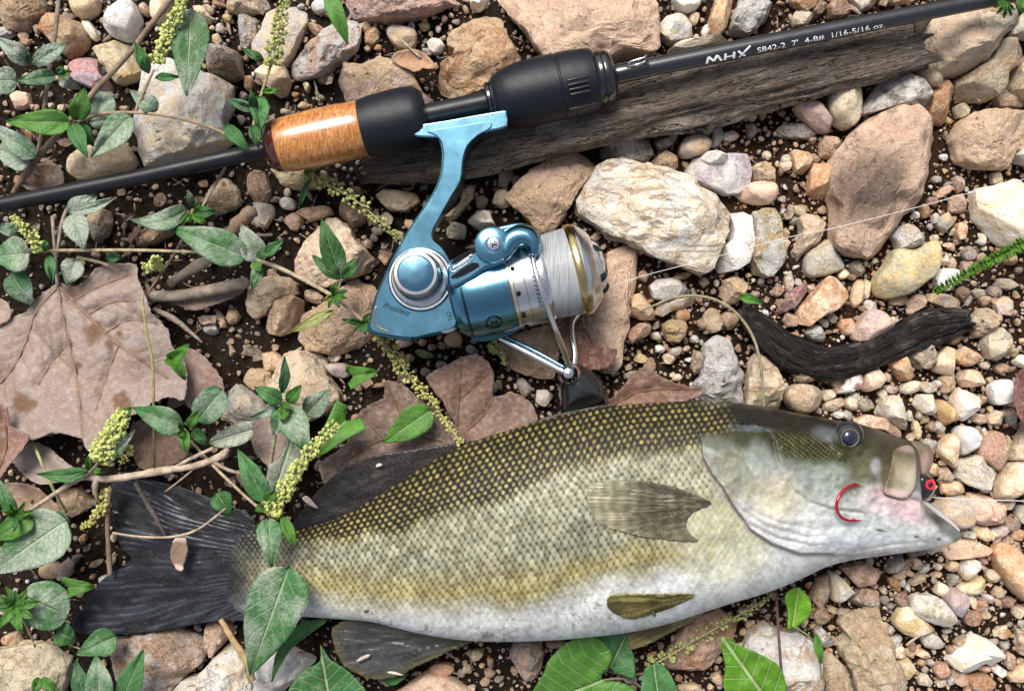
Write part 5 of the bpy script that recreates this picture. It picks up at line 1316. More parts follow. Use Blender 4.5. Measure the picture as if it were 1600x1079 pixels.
for k in range(26):
    t = k / 25; x = 1462 + 148 * t; y = 455 - 80 * t - 6 * t * (1 - t)
    for sd in (-1, 1):
        L = 7 + 6 * t; a = math.radians(-28 + sd * (75 + (k % 3) * 9))
        leaf(p, (x, y), (x + L * math.cos(a), y + L * math.sin(a)), 5 + 3 * t, 15 + 5 * t, 17 + 5 * t, (.17, .36, .07), 0, kind='ov', arch=.6, name='leaflet')
p = root('weed_sprig', P(1590, 10, 6), 'fern like cut green sprig over the thin end of the rod', 'weed')
for k, (a, L, w) in enumerate(((100, 26, 7), (130, 24, 7), (70, 22, 7), (160, 22, 7), (45, 16, 6), (185, 16, 6))):
    leaf(p, (1573, 4), (1573 + L * math.cos(math.radians(a)), 4 + L * math.sin(math.radians(a))), w, 42, 38, GB, 0, kind='lan', name='leaflet')
leaf(p, (1606, -14), (1592, 26), 26, 42, 40, GB, 0)
# ------------------------------------------------------------------ fishing rod
def metal(name, col, rough, metallic=1.0, scale=500):
    n = NT(name); vec = n.objvec()
    a = n.noise(vec, 120, 4); b = n.noise(vec, 2600, 3, .7)
    c = n.mix(n.rng(a, .35, .7, 0, .25), col, tuple(x * .7 for x in col))
    r_ = n.rng(n.math('ADD', n.math('MULTIPLY', a, .6), n.math('MULTIPLY', b, .4)), .35, .65, max(.04, rough - .07), rough + .08)
    return n.fin(c, r_, metallic, n.bump(b, .00004, .6))
M['blank'] = plain('graphite_blank', (.012, .014, .018), .32, 0, .6, coat=.35)
M['blankmat'] = plain('matte_graphite', (.009, .010, .013), .40, 0, .32)
M['grip'] = plain('black_rubber', (.005, .0075, .012), .42, 0, .32, bump=(2600, .00012))
M['blacktrim'] = plain('glossy_black_trim', (.008, .009, .011), .22, 0, .5, coat=.5)
M['blue'] = metal('blue_anodised_metal', (.125, .295, .405), .2)
M['blue2'] = metal('light_blue_metal', (.19, .40, .54), .18)
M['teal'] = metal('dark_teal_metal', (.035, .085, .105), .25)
M['chrome'] = metal('chrome', (.72, .73, .75), .12)
M['silver'] = metal('satin_silver', (.70, .70, .71), .24)
M['gold'] = metal('gold_trim', (.62, .46, .20), .2)
M['ink'] = plain('dark_print', (.004, .005, .007), .6, 0, .1)
M['white_ink'] = plain('white_print', (.80, .81, .82), .5)
def cork_mat():
    n = NT('burl_cork'); vec = n.objvec(False)
    a = n.noise(vec, 160, 5, .65, 1.2)
    mp = n.n('ShaderNodeMapping'); n.l(vec, mp.inputs['Vector']); mp.inputs['Rotation'].default_value = (0, 0, math.radians(-13)); mp.inputs['Scale'].default_value = (1500, 230, 230)
    st = n.noise(mp.outputs[0], 1.0, 4, .7, .4)
    c = n.mix(n.rng(a, .38, .62), (.40, .135, .022), (.47, .225, .07))
    c = n.mix(n.rng(st, .50, .60, 0, .85), c, (.27, .075, .012))
    c = n.mix(n.rng(st, .46, .34, 0, .5), c, (.62, .38, .16))
    sp = n.noise(vec, 1100, 3, .7)
    c = n.mix(n.rng(sp, .57, .66, 0, .9), c, (.06, .025, .012))
    n.fin(c, .34, 0, n.bump(st, .0001, .5), .5)
    n.b.inputs['Coat Weight'].default_value = .7; n.b.inputs['Coat Roughness'].default_value = .12
    return n.m
M['cork'] = cork_mat()
M['lacquer'] = plain('dark_red_lacquer', (.055, .012, .006), .15, 0, .5, coat=.8)

def lathe(name, A, B, prof, mat, parent, ns=56, zoff=0, sub=3):
    """A, B: axis (px, py, zmm); prof: (distance along from A px, radius px)"""
    a, b = np.array(P(*A)), np.array(P(*B))
    Lp = math.hypot(B[0] - A[0], B[1] - A[1])
    ax = (b - a) / Lp                       # metres per pixel along the axis
    un = ax / np.linalg.norm(ax)
    k = np.linalg.norm(ax)
    s = np.cross(un, [0, 0, 1]); s /= np.linalg.norm(s); n = np.cross(s, un)
    pr = []
    for i in range(len(prof) - 1):
        for j in range(sub): pr.append(np.array(prof[i]) + (np.array(prof[i + 1]) - np.array(prof[i])) * j / sub)
    pr.append(np.array(prof[-1])); pr = np.array(pr)
    an = np.arange(ns) / ns * 2 * np.pi
    v = a + pr[:, 0][:, None, None] * ax + (np.cos(an)[None, :, None] * s + np.sin(an)[None, :, None] * n) * (pr[:, 1] * k)[:, None, None]
    m = len(pr); v = v.reshape(-1, 3)
    i = np.arange(m - 1)[:, None] * ns; j = np.arange(ns)[None]; j2 = (j + 1) % ns
    f = np.stack([i + j, i + j2, i + ns + j2, i + ns + j], -1).reshape(-1, 4)
    me = mesh_np(name, v, f)
    me.set_sharp_from_angle(angle=math.radians(32))
    return obj(name, me, mat, parent)

def vlathe(name, c0, c1, prof, mat, parent, ns=48, sharp=32):
    """disc stack: centre moves from c0=(px,py,z) to c1; prof: (radius px, zmm)"""
    pr = np.array(prof, float)
    t = (pr[:, 1] - c0[2]) / (c1[2] - c0[2])
    an = np.arange(ns) / ns * 2 * np.pi
    ctr = np.array(P(*c0)) + t[:, None] * (np.array(P(*c1)) - np.array(P(*c0)))
    r = pr[:, 0] * S * (H - pr[:, 1] * .001) / H
    v = ctr[:, None] + np.stack([np.cos(an)[None] * r[:, None], np.sin(an)[None] * r[:, None], np.zeros((len(pr), ns))], -1)
    m = len(pr); v = v.reshape(-1, 3)
    i = np.arange(m - 1)[:, None] * ns; j = np.arange(ns)[None]; j2 = (j + 1) % ns
    f = np.stack([i + j, i + j2, i + ns + j2, i + ns + j], -1).reshape(-1, 4)
    me = mesh_np(name, v, f); me.set_sharp_from_angle(angle=math.radians(sharp))
    return obj(name, me, mat, parent)

def plate(name, poly, z0, z1, mat, parent, bevel=1.0, smooth=3, seg=3, tilt=None):
    q = catmull(poly, smooth, True) if smooth > 1 else np.array(poly, float)
    a, _ = area_centroid(q)
    x, y = q[:, 0], q[:, 1]
    if (x * np.roll(y, -1) - np.roll(x, -1) * y).sum() > 0: q = q[::-1]
    n = len(q)
    top = PN(q[:, 0], q[:, 1], z1 if tilt is None else z1 + tilt(q[:, 0], q[:, 1])); bot = PN(q[:, 0], q[:, 1], z1).copy()
    bot = top.copy(); bot[:, 2] -= (z1 - z0) * .001
    v = [tuple(p) for p in np.concatenate([top, bot])]
    f = [list(range(n)), list(range(2 * n - 1, n - 1, -1))] + [[i, n + i, n + (i + 1) % n, (i + 1) % n] for i in range(n)]
    me = bpy.data.meshes.new(name); me.from_pydata(v, [], f); me.update()
    if me.polygons[0].normal.z < 0: me.flip_normals()
    for p in me.polygons: p.use_smooth = True
    o = obj(name, me, mat, parent)
    if bevel:
        b = o.modifiers.new('bevel', 'BEVEL'); b.width = bevel * .001; b.segments = seg; b.limit_method = 'ANGLE'; b.angle_limit = math.radians(50); b.harden_normals = True
    else:
        me.set_sharp_from_angle(angle=math.radians(40))
    return o

def inflate(name, poly, zmid, th, mat, parent, step=3, smooth=3, e=2.0, under=.6, wr=None, seed=0):
    """rounded solid with the given outline"""
    v, f, d = sheet2d(poly, step, smooth, 0, seed)
    R = wr or d.max()
    t = np.clip(d / R, 0, 1)
    hgt = (1 - (1 - t) ** e) ** (1 / e)
    if callable(zmid): zmid = zmid(v[:, 0], v[:, 1])
    top = PN(v[:, 0], v[:, 1], zmid + th * hgt); bot = PN(v[:, 0], v[:, 1], zmid - th * under * hgt - .01)
    n = len(v)
    me = mesh_np(name, np.concatenate([top, bot]), np.concatenate([f, f[:, ::-1] + n]))
    bm = bmesh.new(); bm.from_mesh(me); bmesh.ops.remove_doubles(bm, verts=bm.verts, dist=2e-5); bm.to_mesh(me); bm.free()
    return obj(name, me, mat, parent)

def text_mesh(body, shear=0., space=1.):
    cu = bpy.data.curves.new('lettering', 'FONT'); cu.body = body; cu.size = 1; cu.shear = shear; cu.space_character = space; cu.resolution_u = 3
    t = bpy.data.objects.new('lettering', cu); COL.objects.link(t)
    dg = bpy.context.evaluated_depsgraph_get()
    me = bpy.data.meshes.new_from_object(t.evaluated_get(dg))
    bpy.data.objects.remove(t); bpy.data.curves.remove(cu)
    v = np.empty(len(me.vertices) * 3, np.float32); me.vertices.foreach_get('co', v)
    v = v.reshape(-1, 3); v[:, 0] -= v[:, 0].min(); v[:, 1] -= 0
    return me, v

def flat_text(body, p0, size, ang, z, mat, parent, shear=0., width=None, name='lettering'):
    me, v = text_mesh(body, shear)
    if width: v[:, 0] *= width / (v[:, 0].max() * size)
    a = math.radians(ang); x, y = v[:, 0] * size, -v[:, 1] * size
    w = PN(p0[0] + x * math.cos(a) - y * math.sin(a), p0[1] + x * math.sin(a) + y * math.cos(a), z if not callable(z) else z(x))
    me.vertices.foreach_set('co', w.astype(np.float32).ravel()); me.update(); me.materials.clear()
    if me.polygons[0].normal.z < 0: me.flip_normals()
    return obj(name, me, mat, parent)

def rz(px): return 31 + 5 * px / 1560
RA, RB = (428, 230, rz(428)), (955, 118, rz(955))
rod = root('fishing_rod', P(690, 174, 15), 'black graphite fishing rod with burl cork grip and white lettering', 'fishing rod')
tube('blank', [(-160, 352, rz(-160), 11.5), (-30, 326, rz(-30), 12), (200, 280, rz(200), 12.6), (436, 229, rz(436), 13)], M['blankmat'], rod, ns=32, k=8)
tube('blank', [(940, 121, rz(940), 14.6), (1050, 98.5, rz(1050), 14.6), (1200, 68, rz(1200), 14.4), (1400, 28, rz(1400), 13.2), (1560, -3, rz(1560), 12.2), (1760, -42, rz(1760), 11)], M['blank'], rod, ns=32, k=10)
lathe('cork_grip', RA, RB, [(6, 40), (10, 41.5), (30, 43.5), (70, 45), (110, 45), (140, 43), (146, 41)], M['cork'], rod)
lathe('butt_ring', RA, RB, [(-12, 12), (-11, 28), (-8, 34), (-2, 38.5), (6, 40.6), (9, 41.2)], M['lacquer'], rod)
seat = lathe('rear_reel_seat', RA, RB, [(140, 20), (140, 40), (143, 44), (160, 47), (190, 49), (215, 49.3), (228, 47.5), (236, 44), (242, 38)], M['grip'], rod)
lathe('hood', RA, RB, [(241.5, 38.5), (244, 36), (244, 30), (238, 26), (237, 15)], M['blacktrim'], seat)
lathe('seat_tube', RA, RB, [(234, 16.5), (346, 16.5)], M['blankmat'], rod)
fg = lathe('foregrip', RA, RB, [(352, 20), (352, 33), (357, 38), (372, 45), (395, 49.5), (425, 51.5), (454, 51.5), (455.5, 50.4), (457, 50.4), (458.5, 51.5), (480, 51), (500, 49.5), (511, 47), (514, 44)], M['grip'], rod)
lathe('collar', RA, RB, [(340, 16), (340, 27), (343, 30), (347, 30), (348, 28), (349, 31), (354, 32.5)], M['blacktrim'], fg)
lathe('front_cap', RA, RB, [(513, 44), (516, 41.5), (519, 42.5), (523, 42.5), (525, 40.5), (527, 41.5), (533, 41), (538, 38), (542, 31), (545, 22), (546, 13)], M['blacktrim'], fg)
axd = np.array([RB[0] - RA[0], RB[1] - RA[1]]) / math.hypot(RB[0] - RA[0], RB[1] - RA[1]); axn = np.array([-axd[1], axd[0]])
def on_axis(t, off, r):
    """a point on the round grip: t along, off across (px, + = downwards in the picture)"""
    p = np.array(RA[:2]) + axd * t + axn * off
    z = rz(p[0]) + math.sqrt(max(r * r - off * off, 0)) * .262
    return p[0], p[1], z
for k in range(5):
    o_ = -13 + k * 7.0
    tube('grip_rib', [(*on_axis(470, o_ * 1.06, 51.2), 1.7), (*on_axis(486, o_ * 1.05, 50.6), 1.7), (*on_axis(502, o_ * 1.03, 49.4), 1.7)], M['blacktrim'], fg, ns=6)
for off in (-38, 38):
    tube('panel_edge', [(*on_axis(464, off, 51.2), .9), (*on_axis(484, off, 50.8), .9), (*on_axis(508, off * .97, 48.2), .9)], M['blacktrim'], fg, ns=6)
lathe('winding', RA, RB, [(545, 14.8), (548, 15.6), (592, 15.4), (598, 14.7)], M['blacktrim'], rod)
hk = tube('hook_keeper', [(980, 104, rz(980) + 4, 1.2), (984, 97, rz(980) + 6, 1.3), (1006, 90, rz(980) + 7, 1.3), (1010, 86, rz(980) + 6, 1.5)], M['chrome'], rod, ns=8)
tube('keeper_wire', [(981, 104, rz(980) + 4, 1.2), (994, 101, rz(980) + 5.5, 1.2), (1008, 96, rz(980) + 5.5, 1.2), (1010, 86, rz(980) + 5.5, 1.2)], M['chrome'], hk, ns=8)
tube('keeper_clip', [(1008, 84, rz(980) + 5, 2.2), (1010, 96, rz(980) + 6, 2.2)], M['blacktrim'], hk, ns=8, k=3)
# white print wrapped on the blank
def blank_text(me, v, x0, size, off, mat, width=None, name='lettering'):
    if width: v[:, 0] *= width / (v[:, 0].max() * size)
    x, y = v[:, 0] * size, v[:, 1] * size
    d = np.array([.9806, -.196]); n = np.array([-d[1], d[0]])
    t = x; cx = x0 + d[0] * t; cy = 68 - (x0 + d[0] * t - 1200) * .2
    R = 14.75 - (cx - 1000) * .0013
    phi = np.arcsin(np.clip(off / 14.5, -1, 1)) - y / R
    o2 = np.sin(phi) * R
    z = rz(cx) + np.cos(phi) * R * .262
    w = PN(cx + n[0] * o2, cy + n[1] * o2, z)
    me.vertices.foreach_set('co', w.astype(np.float32).ravel()); me.update(); me.materials.clear()
    if me.polygons[0].normal.z < 0: me.flip_normals()
    return obj(name, me, mat, rod)
me, v = text_mesh("S842-2  7'  4-8#  1/16-5/16 oz.")
blank_text(me, v, 1182, 13.5, 11.2, M['white_ink'], width=203)
def logo():
    def stroke(pl, w):
        out = []
        for (x1, y1), (x2, y2) in zip(pl[:-1], pl[1:]):
            L = math.hypot(x2 - x1, y2 - y1); nx, ny = -(y2 - y1) / L * w / 2, (x2 - x1) / L * w / 2
            out.append([(x1 + nx, y1 + ny), (x1 - nx, y1 - ny), (x2 - nx, y2 - ny), (x2 + nx, y2 + ny)])
        return out
    st = stroke([(0, 0), (.35, 1), (.85, .25), (1.35, 1), (1.7, 0)], .28) + stroke([(2.1, 0), (2.3, 1)], .28) + stroke([(2.15, .5), (3.2, .5)], .2) + stroke([(3.1, 0), (3.3, 1)], .28) \
        + stroke([(3.75, 1.0), (4.4, .0)], .28) + stroke([(3.7, -.15), (4.5, .8), (5.2, 1.35)], .2)
    vv, ff = [], []
    for q in st:
        ff.append([len(vv) + i for i in range(4)]); vv += [(x, y, 0) for x, y in q]
    me = bpy.data.meshes.new('logo'); me.from_pydata(vv, [], ff); me.update()
    return me, np.array(vv, np.float32)
me, v = logo()
for i in range(len(v)): pass
blank_text(me, v, 1102, 12, 12.2, M['white_ink'], width=73, name='logo')

# ------------------------------------------------------------------ spinning reel
reel = root('fishing_reel', P(740, 430, 12), 'metallic blue spinning reel with silver spool clamped to the rod', 'fishing reel')
Z = 34
BODY = pts('668,204 682,212 691,226 693,250 686,287 664,325 639,362 617,402 599,440 587,470 580,500 579,512 592,520 640,527 668,522 705,513 713,500 708,470 704,440 703,410 691,388 677,375 675,362 686,340 704,308 719,282 723,250 730,228 746,212 766,200 764,190 720,196')
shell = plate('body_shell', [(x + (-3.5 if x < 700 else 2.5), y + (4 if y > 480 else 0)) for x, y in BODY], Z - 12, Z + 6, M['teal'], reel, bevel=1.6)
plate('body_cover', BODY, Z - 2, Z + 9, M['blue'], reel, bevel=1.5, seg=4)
plate('reel_foot', pts('645,203 648,196 660,193 700,187 785,172 792,177 793,197 765,205 740,211 700,215 655,214 647,211'), Z - 4, Z + 8.2, M['blue2'], reel, bevel=2.6, seg=4, smooth=2)
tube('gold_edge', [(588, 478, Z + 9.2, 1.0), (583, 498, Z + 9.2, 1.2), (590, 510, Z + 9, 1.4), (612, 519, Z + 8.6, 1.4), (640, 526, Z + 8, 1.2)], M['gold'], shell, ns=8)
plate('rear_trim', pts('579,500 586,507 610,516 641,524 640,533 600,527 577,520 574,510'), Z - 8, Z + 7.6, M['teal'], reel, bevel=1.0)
c0, c1 = (658, 437, Z + 8), (648, 425, Z + 22)
cap = vlathe('bearing_plate', c0, c1, [(50, Z + 7), (50, Z + 9.2), (48.5, Z + 10), (46, Z + 10), (45, Z + 10.8), (43, Z + 11.4), (36, Z + 11.8)], M['silver'], reel)
vlathe('shadow_ring', c0, c1, [(53, Z + 6.5), (53, Z + 8.8), (50, Z + 9.1)], M['teal'], cap)
knob = vlathe('screw_cap', c0, c1, [(37, Z + 11), (37, Z + 18), (36, Z + 19.4), (33.5, Z + 20.3), (29, Z + 20.4), (28.5, Z + 20.0)], M['silver'], reel)
vlathe('cap_disc', c0, c1, [(29, Z + 19.6), (28.6, Z + 20.7), (26, Z + 21.2), (14, Z + 21.5), (.1, Z + 21.6)], M['blue2'], knob)
for k in range(64):      # knurled edge
    a = k / 64 * 2 * math.pi
    def kp(z):
        t = (z - c0[2]) / (c1[2] - c0[2]); return c0[0] + (c1[0] - c0[0]) * t + 37.2 * math.cos(a), c0[1] + (c1[1] - c0[1]) * t + 37.2 * math.sin(a), z
    if k == 0: KN = []
    v_, f_ = tube_mesh([(*kp(Z + 12), 1.0), (*kp(Z + 17.6), 1.0)], ns=5, k=1)
    KN.append((v_, f_))
vo = 0; vv, ff = [], []
for v_, f_ in KN: vv.append(v_); ff.append(f_ + vo); vo += len(v_)
o = obj('knurling', mesh_np('knurling', np.concatenate(vv), np.concatenate(ff)), M['teal'], knob); o['kind'] = 'stuff'
flat_text('President', (598, 480), 13, 19, Z + 9.06, M['ink'], reel, shear=.45, width=44)
flat_text('ON', (697, 488), 11, 72, Z + 9.06, M['ink'], reel, width=13)
tube('drag_switch', [(690, 517, Z + 5, 4), (702, 515, Z + 6, 5), (712, 511, Z + 5, 4)], M['chrome'], reel, ns=12)
# rotor, spool: turned round the reel axis
XA, XB = (910 - .9716 * 220, 420 + .2366 * 220, Z), (910, 420, Z)
rotor = lathe('rotor', XA, XB, [(8, 16), (9, 46), (13, 55), (22, 61), (40, 65), (62, 67.5), (92, 69), (101, 69), (102, 60)], M['blue'], reel, ns=72)
lathe('rotor_groove', XA, XB, [(28, 62.5), (29, 64.4), (31, 64.8), (32, 63.4)], M['teal'], rotor, ns=72)
spool = lathe('spool_skirt', XA, XB, [(98, 55), (99, 64), (101, 66.5), (104, 67.5), (120, 68), (140, 68.5), (158, 69), (162, 67), (163, 60)], M['silver'], reel, ns=72)
for t in (103, 109, 126):
    lathe('gold_ring', XA, XB, [(t - 1.2, 67), (t - .6, 68.7), (t + .6, 68.7), (t + 1.2, 67)], M['gold'], spool, ns=72)
def on_reel(t, ang, r):
    """surface point of the reel's round parts; ang 0 = facing up to the camera, + = towards the fish"""
    p = np.array(XA[:2]) + np.array([.9716, -.2366]) * t + np.array([.2366, .9716]) * math.sin(math.radians(ang)) * r
    return p[0], p[1], Z + math.cos(math.radians(ang)) * r * .262
for ang in (-62, -22, 12, 46, 78):
    x, y, z = on_reel(114, ang, 67.6)
    tube('vent_hole', [(x - 2, y, z, 4.2), (x + 2, y, z + .1, 4.2)], M['ink'], spool, ns=12, k=2)
for k in range(9):
    x, y, z = on_reel(141, -12 + k * 6, 69)
    x2, y2, z2 = on_reel(145 + (k % 3), -12 + k * 6 + 2, 69.1)
    tube('print_mark', [(x, y, z, .7), (x2, y2, z2, .7)], M['ink'], spool, ns=5, k=1)
def line_mat():
    n = NT('wound_nylon_line'); vec = n.objvec(False)
    mp = n.n('ShaderNodeMapping'); n.l(vec, mp.inputs['Vector']); mp.inputs['Rotation'].default_value = (0, 0, math.radians(-13.5)); mp.inputs['Scale'].default_value = (3600, 60, 60)
    w = n.noise(mp.outputs[0], 1, 3, .6)
    c = n.mix(n.rng(w, .35, .65), (.19, .205, .22), (.40, .42, .44))
    n.fin(c, .32, .0, n.bump(w, .0004, .9), .6)
    n.b.inputs['Anisotropic'].default_value = .4
    return n.m
M['line'] = line_mat()
lathe('wound_line', XA, XB, [(160, 60), (161, 66), (180, 67.5), (204, 69), (205, 62)], M['line'], spool, ns=72, sub=6)
lathe('spool_lip', XA, XB, [(203, 60), (204, 71), (207, 73), (213, 73.6), (217, 72.4)], M['gold'], spool, ns=72)
lathe('spool_face', XA, XB, [(216, 72.4), (220, 71.5), (226, 67), (236, 57), (240, 51), (238, 46), (230, 42)], M['silver'], spool, ns=72)
drag = lathe('drag_knob', XA, XB, [(228, 44), (240, 42), (247, 38), (252, 31), (256, 22), (258, .1)], M['chrome'], reel, ns=48)
for ang in (-40, 30, 100, 170, 240):
    x, y, z = on_reel(238, ang, 40); x2, y2, z2 = on_reel(252, ang, 33)
    tube('grip_lug', [(x - 6, y + 1, z - 1, 7), (x + (x2 - x) * .5, y + (y2 - y) * .5, z + (z2 - z) * .5 - .8, 9), (x2, y2, z2 - 1.5, 5)], M['teal'], drag, ns=14)
# rotor arm with bail
ARM = pts('699,437 701,413 714,399 742,386 750,370 766,357 790,350 814,347 834,355 845,370 846,392 840,399 826,399 822,389 812,386 802,399 786,412 760,420 740,434 716,447 704,449')
arm = plate('rotor_arm', ARM, Z + 10, Z + 18.5, M['blue'], reel, bevel=2.2, seg=4, tilt=lambda x, y: -.02 * np.abs(x - 770))
plate('arm_slot', pts('706,409 716,399 744,386 741,396 710,411'), Z + 16.6, Z + 18.2, M['ink'], arm, bevel=0, smooth=2)
plate('arm_slot', pts('706,431 738,410 749,416 722,431 708,434'), Z + 16.8, Z + 18.3, M['ink'], arm, bevel=0, smooth=2)
tube('name_frame', [(704, 421, Z + 17.6, .7), (733, 400, Z + 18.3, .7), (738, 398, Z + 18.4, .7), (738, 405, Z + 18.4, .7), (709, 424, Z + 17.6, .7), (704, 421, Z + 17.6, .7)], M['silver'], arm, ns=6, k=3)
flat_text('President', (709, 421), 8, -34, Z + 18.3, M['white_ink'], arm, shear=.4, width=31)
piv = vlathe('bail_pivot', (770, 383, Z + 16), (769, 382, Z + 24), [(29, Z + 16), (29, Z + 20), (27.5, Z + 21.4), (24, Z + 22), (12.6, Z + 22.3), (12.2, Z + 21.4), (.1, Z + 21.4)], M['blue2'], reel)
scr = vlathe('screw', (771, 381, Z + 20), (771, 381, Z + 24), [(11, Z + 21), (11, Z + 22.3), (9.6, Z + 23), (.1, Z + 23.3)], M['chrome'], piv)
for a in (20, 110):
    dx, dy = 5.5 * math.cos(math.radians(a)), 5.5 * math.sin(math.radians(a))
    tube('screw_slot', [(771 - dx, 381 - dy, Z + 23.05, 1.3), (771 + dx, 381 + dy, Z + 23.05, 1.3)], M['ink'], scr, ns=6, k=1)
inflate('bail_arm', pts('782,402 775,390 782,366 802,352 826,352 842,364 847,384 842,398 828,399 823,388 813,385 803,398 792,408'), Z + 17.5, 5.2, M['blue'], reel, step=3, wr=15)
def tubes(name, lst, mat, parent, ns=6, k=2):
    vv_, ff_, n_ = [], [], 0
    for pp in lst:
        v_, f_ = tube_mesh(pp, ns=ns, k=k); vv_.append(v_); ff_.append(f_ + n_); n_ += len(v_)
    return obj(name, mesh_np(name, np.concatenate(vv_), np.concatenate(ff_)), mat, parent)
EMB = []
for a_, b_ in zip(range(8), list(range(1, 8)) + [0]):
    pa = [(66 + 13 * math.cos(q * math.pi / 4 + .39), 47 + 11 * math.sin(q * math.pi / 4 + .39)) for q in (a_, b_)]
    EMB.append([(*on_reel(pa[0][0], pa[0][1], 68.0), .9), (*on_reel(pa[1][0], pa[1][1], 68.0), .9)])
for pa in (((62, 44), (62, 50)), ((62, 47), (71, 47)), ((71, 44), (71, 50))):
    EMB.append([(*on_reel(*pa[0], 67.9), .7), (*on_reel(*pa[1], 67.9), .7)])
tubes('rotor_emblem', EMB, M['ink'], rotor)
bail = tube('bail_wire', [(831, 392, Z + 17, 4.4), (834, 412, Z + 20, 4.4), (841, 438, Z + 22, 4.4), (852, 470, Z + 21, 4.4), (867, 512, Z + 15, 4.5), (882, 550, Z + 6, 4.6), (892, 580, Z - 3, 4.8)], M['chrome'], reel, ns=16, k=8)
tube('bail_return', [(893, 582, Z - 3, 4.6), (898, 556, Z - 6, 5), (893, 522, Z - 10, 5), (894, 503, Z - 13, 5), (906, 488, Z - 16, 4)], M['chrome'], bail, ns=14, k=6)
handle = tube('handle_arm', [(762, 516, Z - 10, 5), (788, 531, Z - 9, 5), (842, 560, Z - 5, 5.6), (886, 583, Z - 2, 6)], M['chrome'], reel, ns=14)
tube('handle_edge', [(766, 511, Z - 9, 2.2), (800, 530, Z - 7, 2.4), (845, 553, Z - 3, 2.6), (884, 575, Z, 2.6)], M['blue'], handle, ns=10)
inflate('handle_knob', pts('872,594 878,576 893,569 912,570 930,582 946,602 951,622 942,634 905,646 878,648 874,625'), 17, 13, M['blacktrim'], reel, step=3.0, wr=36)
ks = vlathe('knob_ring', (890, 584, Z - 6), (888, 583, Z + 2), [(18, Z - 6), (17.5, Z - 3), (14, Z - 1.6), (13, Z - 2.4)], M['chrome'], reel)
vlathe('knob_screw', (889, 583, Z - 6), (888, 583, Z + 2), [(10, Z - 3), (9.5, Z - 1), (7.5, Z + .2), (.1, Z + .6)], M['chrome'], ks)
plate('rotor_guard', pts('737,524 770,517 800,512 812,515 790,526 760,533 742,533'), Z - 12, Z - 2, M['teal'], reel, bevel=1.2)
# slack line leaving the spool
def clear_line():
    n = NT('clear_nylon_line'); n.fin((.70, .70, .68), .3, 0); return n.m
M['nylon'] = clear_line()
fl = tube('fishing_line', [(922, 486, 18, .42), (950, 452, 20, .42), (998, 433, 19, .42), (1062, 416, 24, .42), (1116, 402, 22, .42), (1226, 372, 19, .42), (1300, 357, 27, .42), (1432, 324, 24, .42), (1520, 300, 22, .42), (1640, 270, 20, .42)], M['nylon'], None, ns=6, k=8)
tag(fl, 'thin clear fishing line running from the spool across the stones', 'fishing line')
# ------------------------------------------------------------------ the bass
def ip(x, tab):
    t = np.array(tab, float); return np.interp(x, t[:, 0], t[:, 1])
def sip(x, tab):
    """smooth interpolation through a table"""
    t = np.array(tab, float); q = catmull(t, 12); return np.interp(x, q[:, 0], q[:, 1])
TOP = [(318, 842), (345, 832), (400, 822), (440, 822), (470, 824), (520, 812), (560, 792), (600, 768), (640, 742), (680, 717), (720, 697), (760, 682), (800, 670), (850, 655), (900, 643), (950, 635), (1000, 630), (1050, 627), (1100, 626), (1150, 629),
       (1200, 636), (1250, 646), (1300, 655), (1350, 664), (1385, 676), (1408, 684), (1424, 689), (1433, 697), (1438, 715), (1440, 745), (1442, 770), (1449, 787), (1463, 800), (1480, 813), (1494, 825), (1503, 834)]
BOT = [(318, 930), (345, 950), (400, 962), (455, 962), (520, 966), (580, 971), (620, 981), (680, 994), (740, 1001), (800, 1002), (860, 1000), (920, 995), (980, 988), (1040, 975), (1100, 956), (1150, 940), (1200, 925), (1250, 905), (1290, 886),
       (1330, 875), (1400, 865), (1450, 858), (1480, 851), (1496, 845), (1503, 836)]
THK = [(318, 3), (345, 8), (400, 20), (460, 32), (550, 52), (650, 76), (750, 95), (850, 106), (950, 111), (1050, 112), (1150, 109), (1250, 97), (1350, 78), (1400, 64), (1440, 46), (1456, 34), (1470, 24), (1503, 5)]
ZMD = [(318, 13), (400, 16), (520, 21), (700, 30), (850, 34), (1000, 36), (1200, 35), (1350, 30), (1503, 22)]
GILL = pts('1088,668 1094,690 1097,715 1112,742 1128,762 1146,792 1172,828 1205,850 1250,866 1300,866')
PRE = pts('1112,664 1140,660 1170,664 1200,676 1210,690 1212,712 1222,738 1240,765 1265,784 1300,795 1345,800')

def seg_side(poly, x, y):
    """distance to an open polyline and which side (+1 right of travel in picture)"""
    d = np.full(x.shape, 1e9); sd = np.zeros(x.shape)
    for (x1, y1), (x2, y2) in zip(poly[:-1], poly[1:]):
        vx, vy = x2 - x1, y2 - y1; L = vx * vx + vy * vy
        t = np.clip(((x - x1) * vx + (y - y1) * vy) / L, 0, 1)
        q = np.hypot(x - x1 - t * vx, y - y1 - t * vy)
        c = vx * (y - y1) - vy * (x - x1)
        m = q < d
        d = np.where(m, q, d); sd = np.where(m, np.sign(c), sd)
    return d, sd
def sm(a, b, x):
    t = np.clip((x - a) / (b - a), 0, 1); return t * t * (3 - 2 * t)
def blob(x, y, cx, cy, rx, ry, ang=0, soft=.5):
    a = math.radians(ang); dx, dy = x - cx, y - cy
    u = (dx * math.cos(a) + dy * math.sin(a)) / rx; v = (-dx * math.sin(a) + dy * math.cos(a)) / ry
    r = np.sqrt(u * u + v * v)
    return 1 - sm(1 - soft, 1 + soft * .5, r)
def mixc(c, m, col):
    return c * (1 - m[..., None]) + np.array(col) * m[..., None]

def fish_base_z(px, py):
    px = np.asarray(px, float); py = np.asarray(py, float)
    t, b = sip(px, TOP), sip(px, BOT)
    w = np.clip((py - (t + b) / 2) / np.maximum((b - t) / 2, 1), -1, 1)
    e = 2.15
    return sip(px, ZMD) + sip(px, THK) * .28 * (1 - np.abs(w) ** e) ** (1 / e)

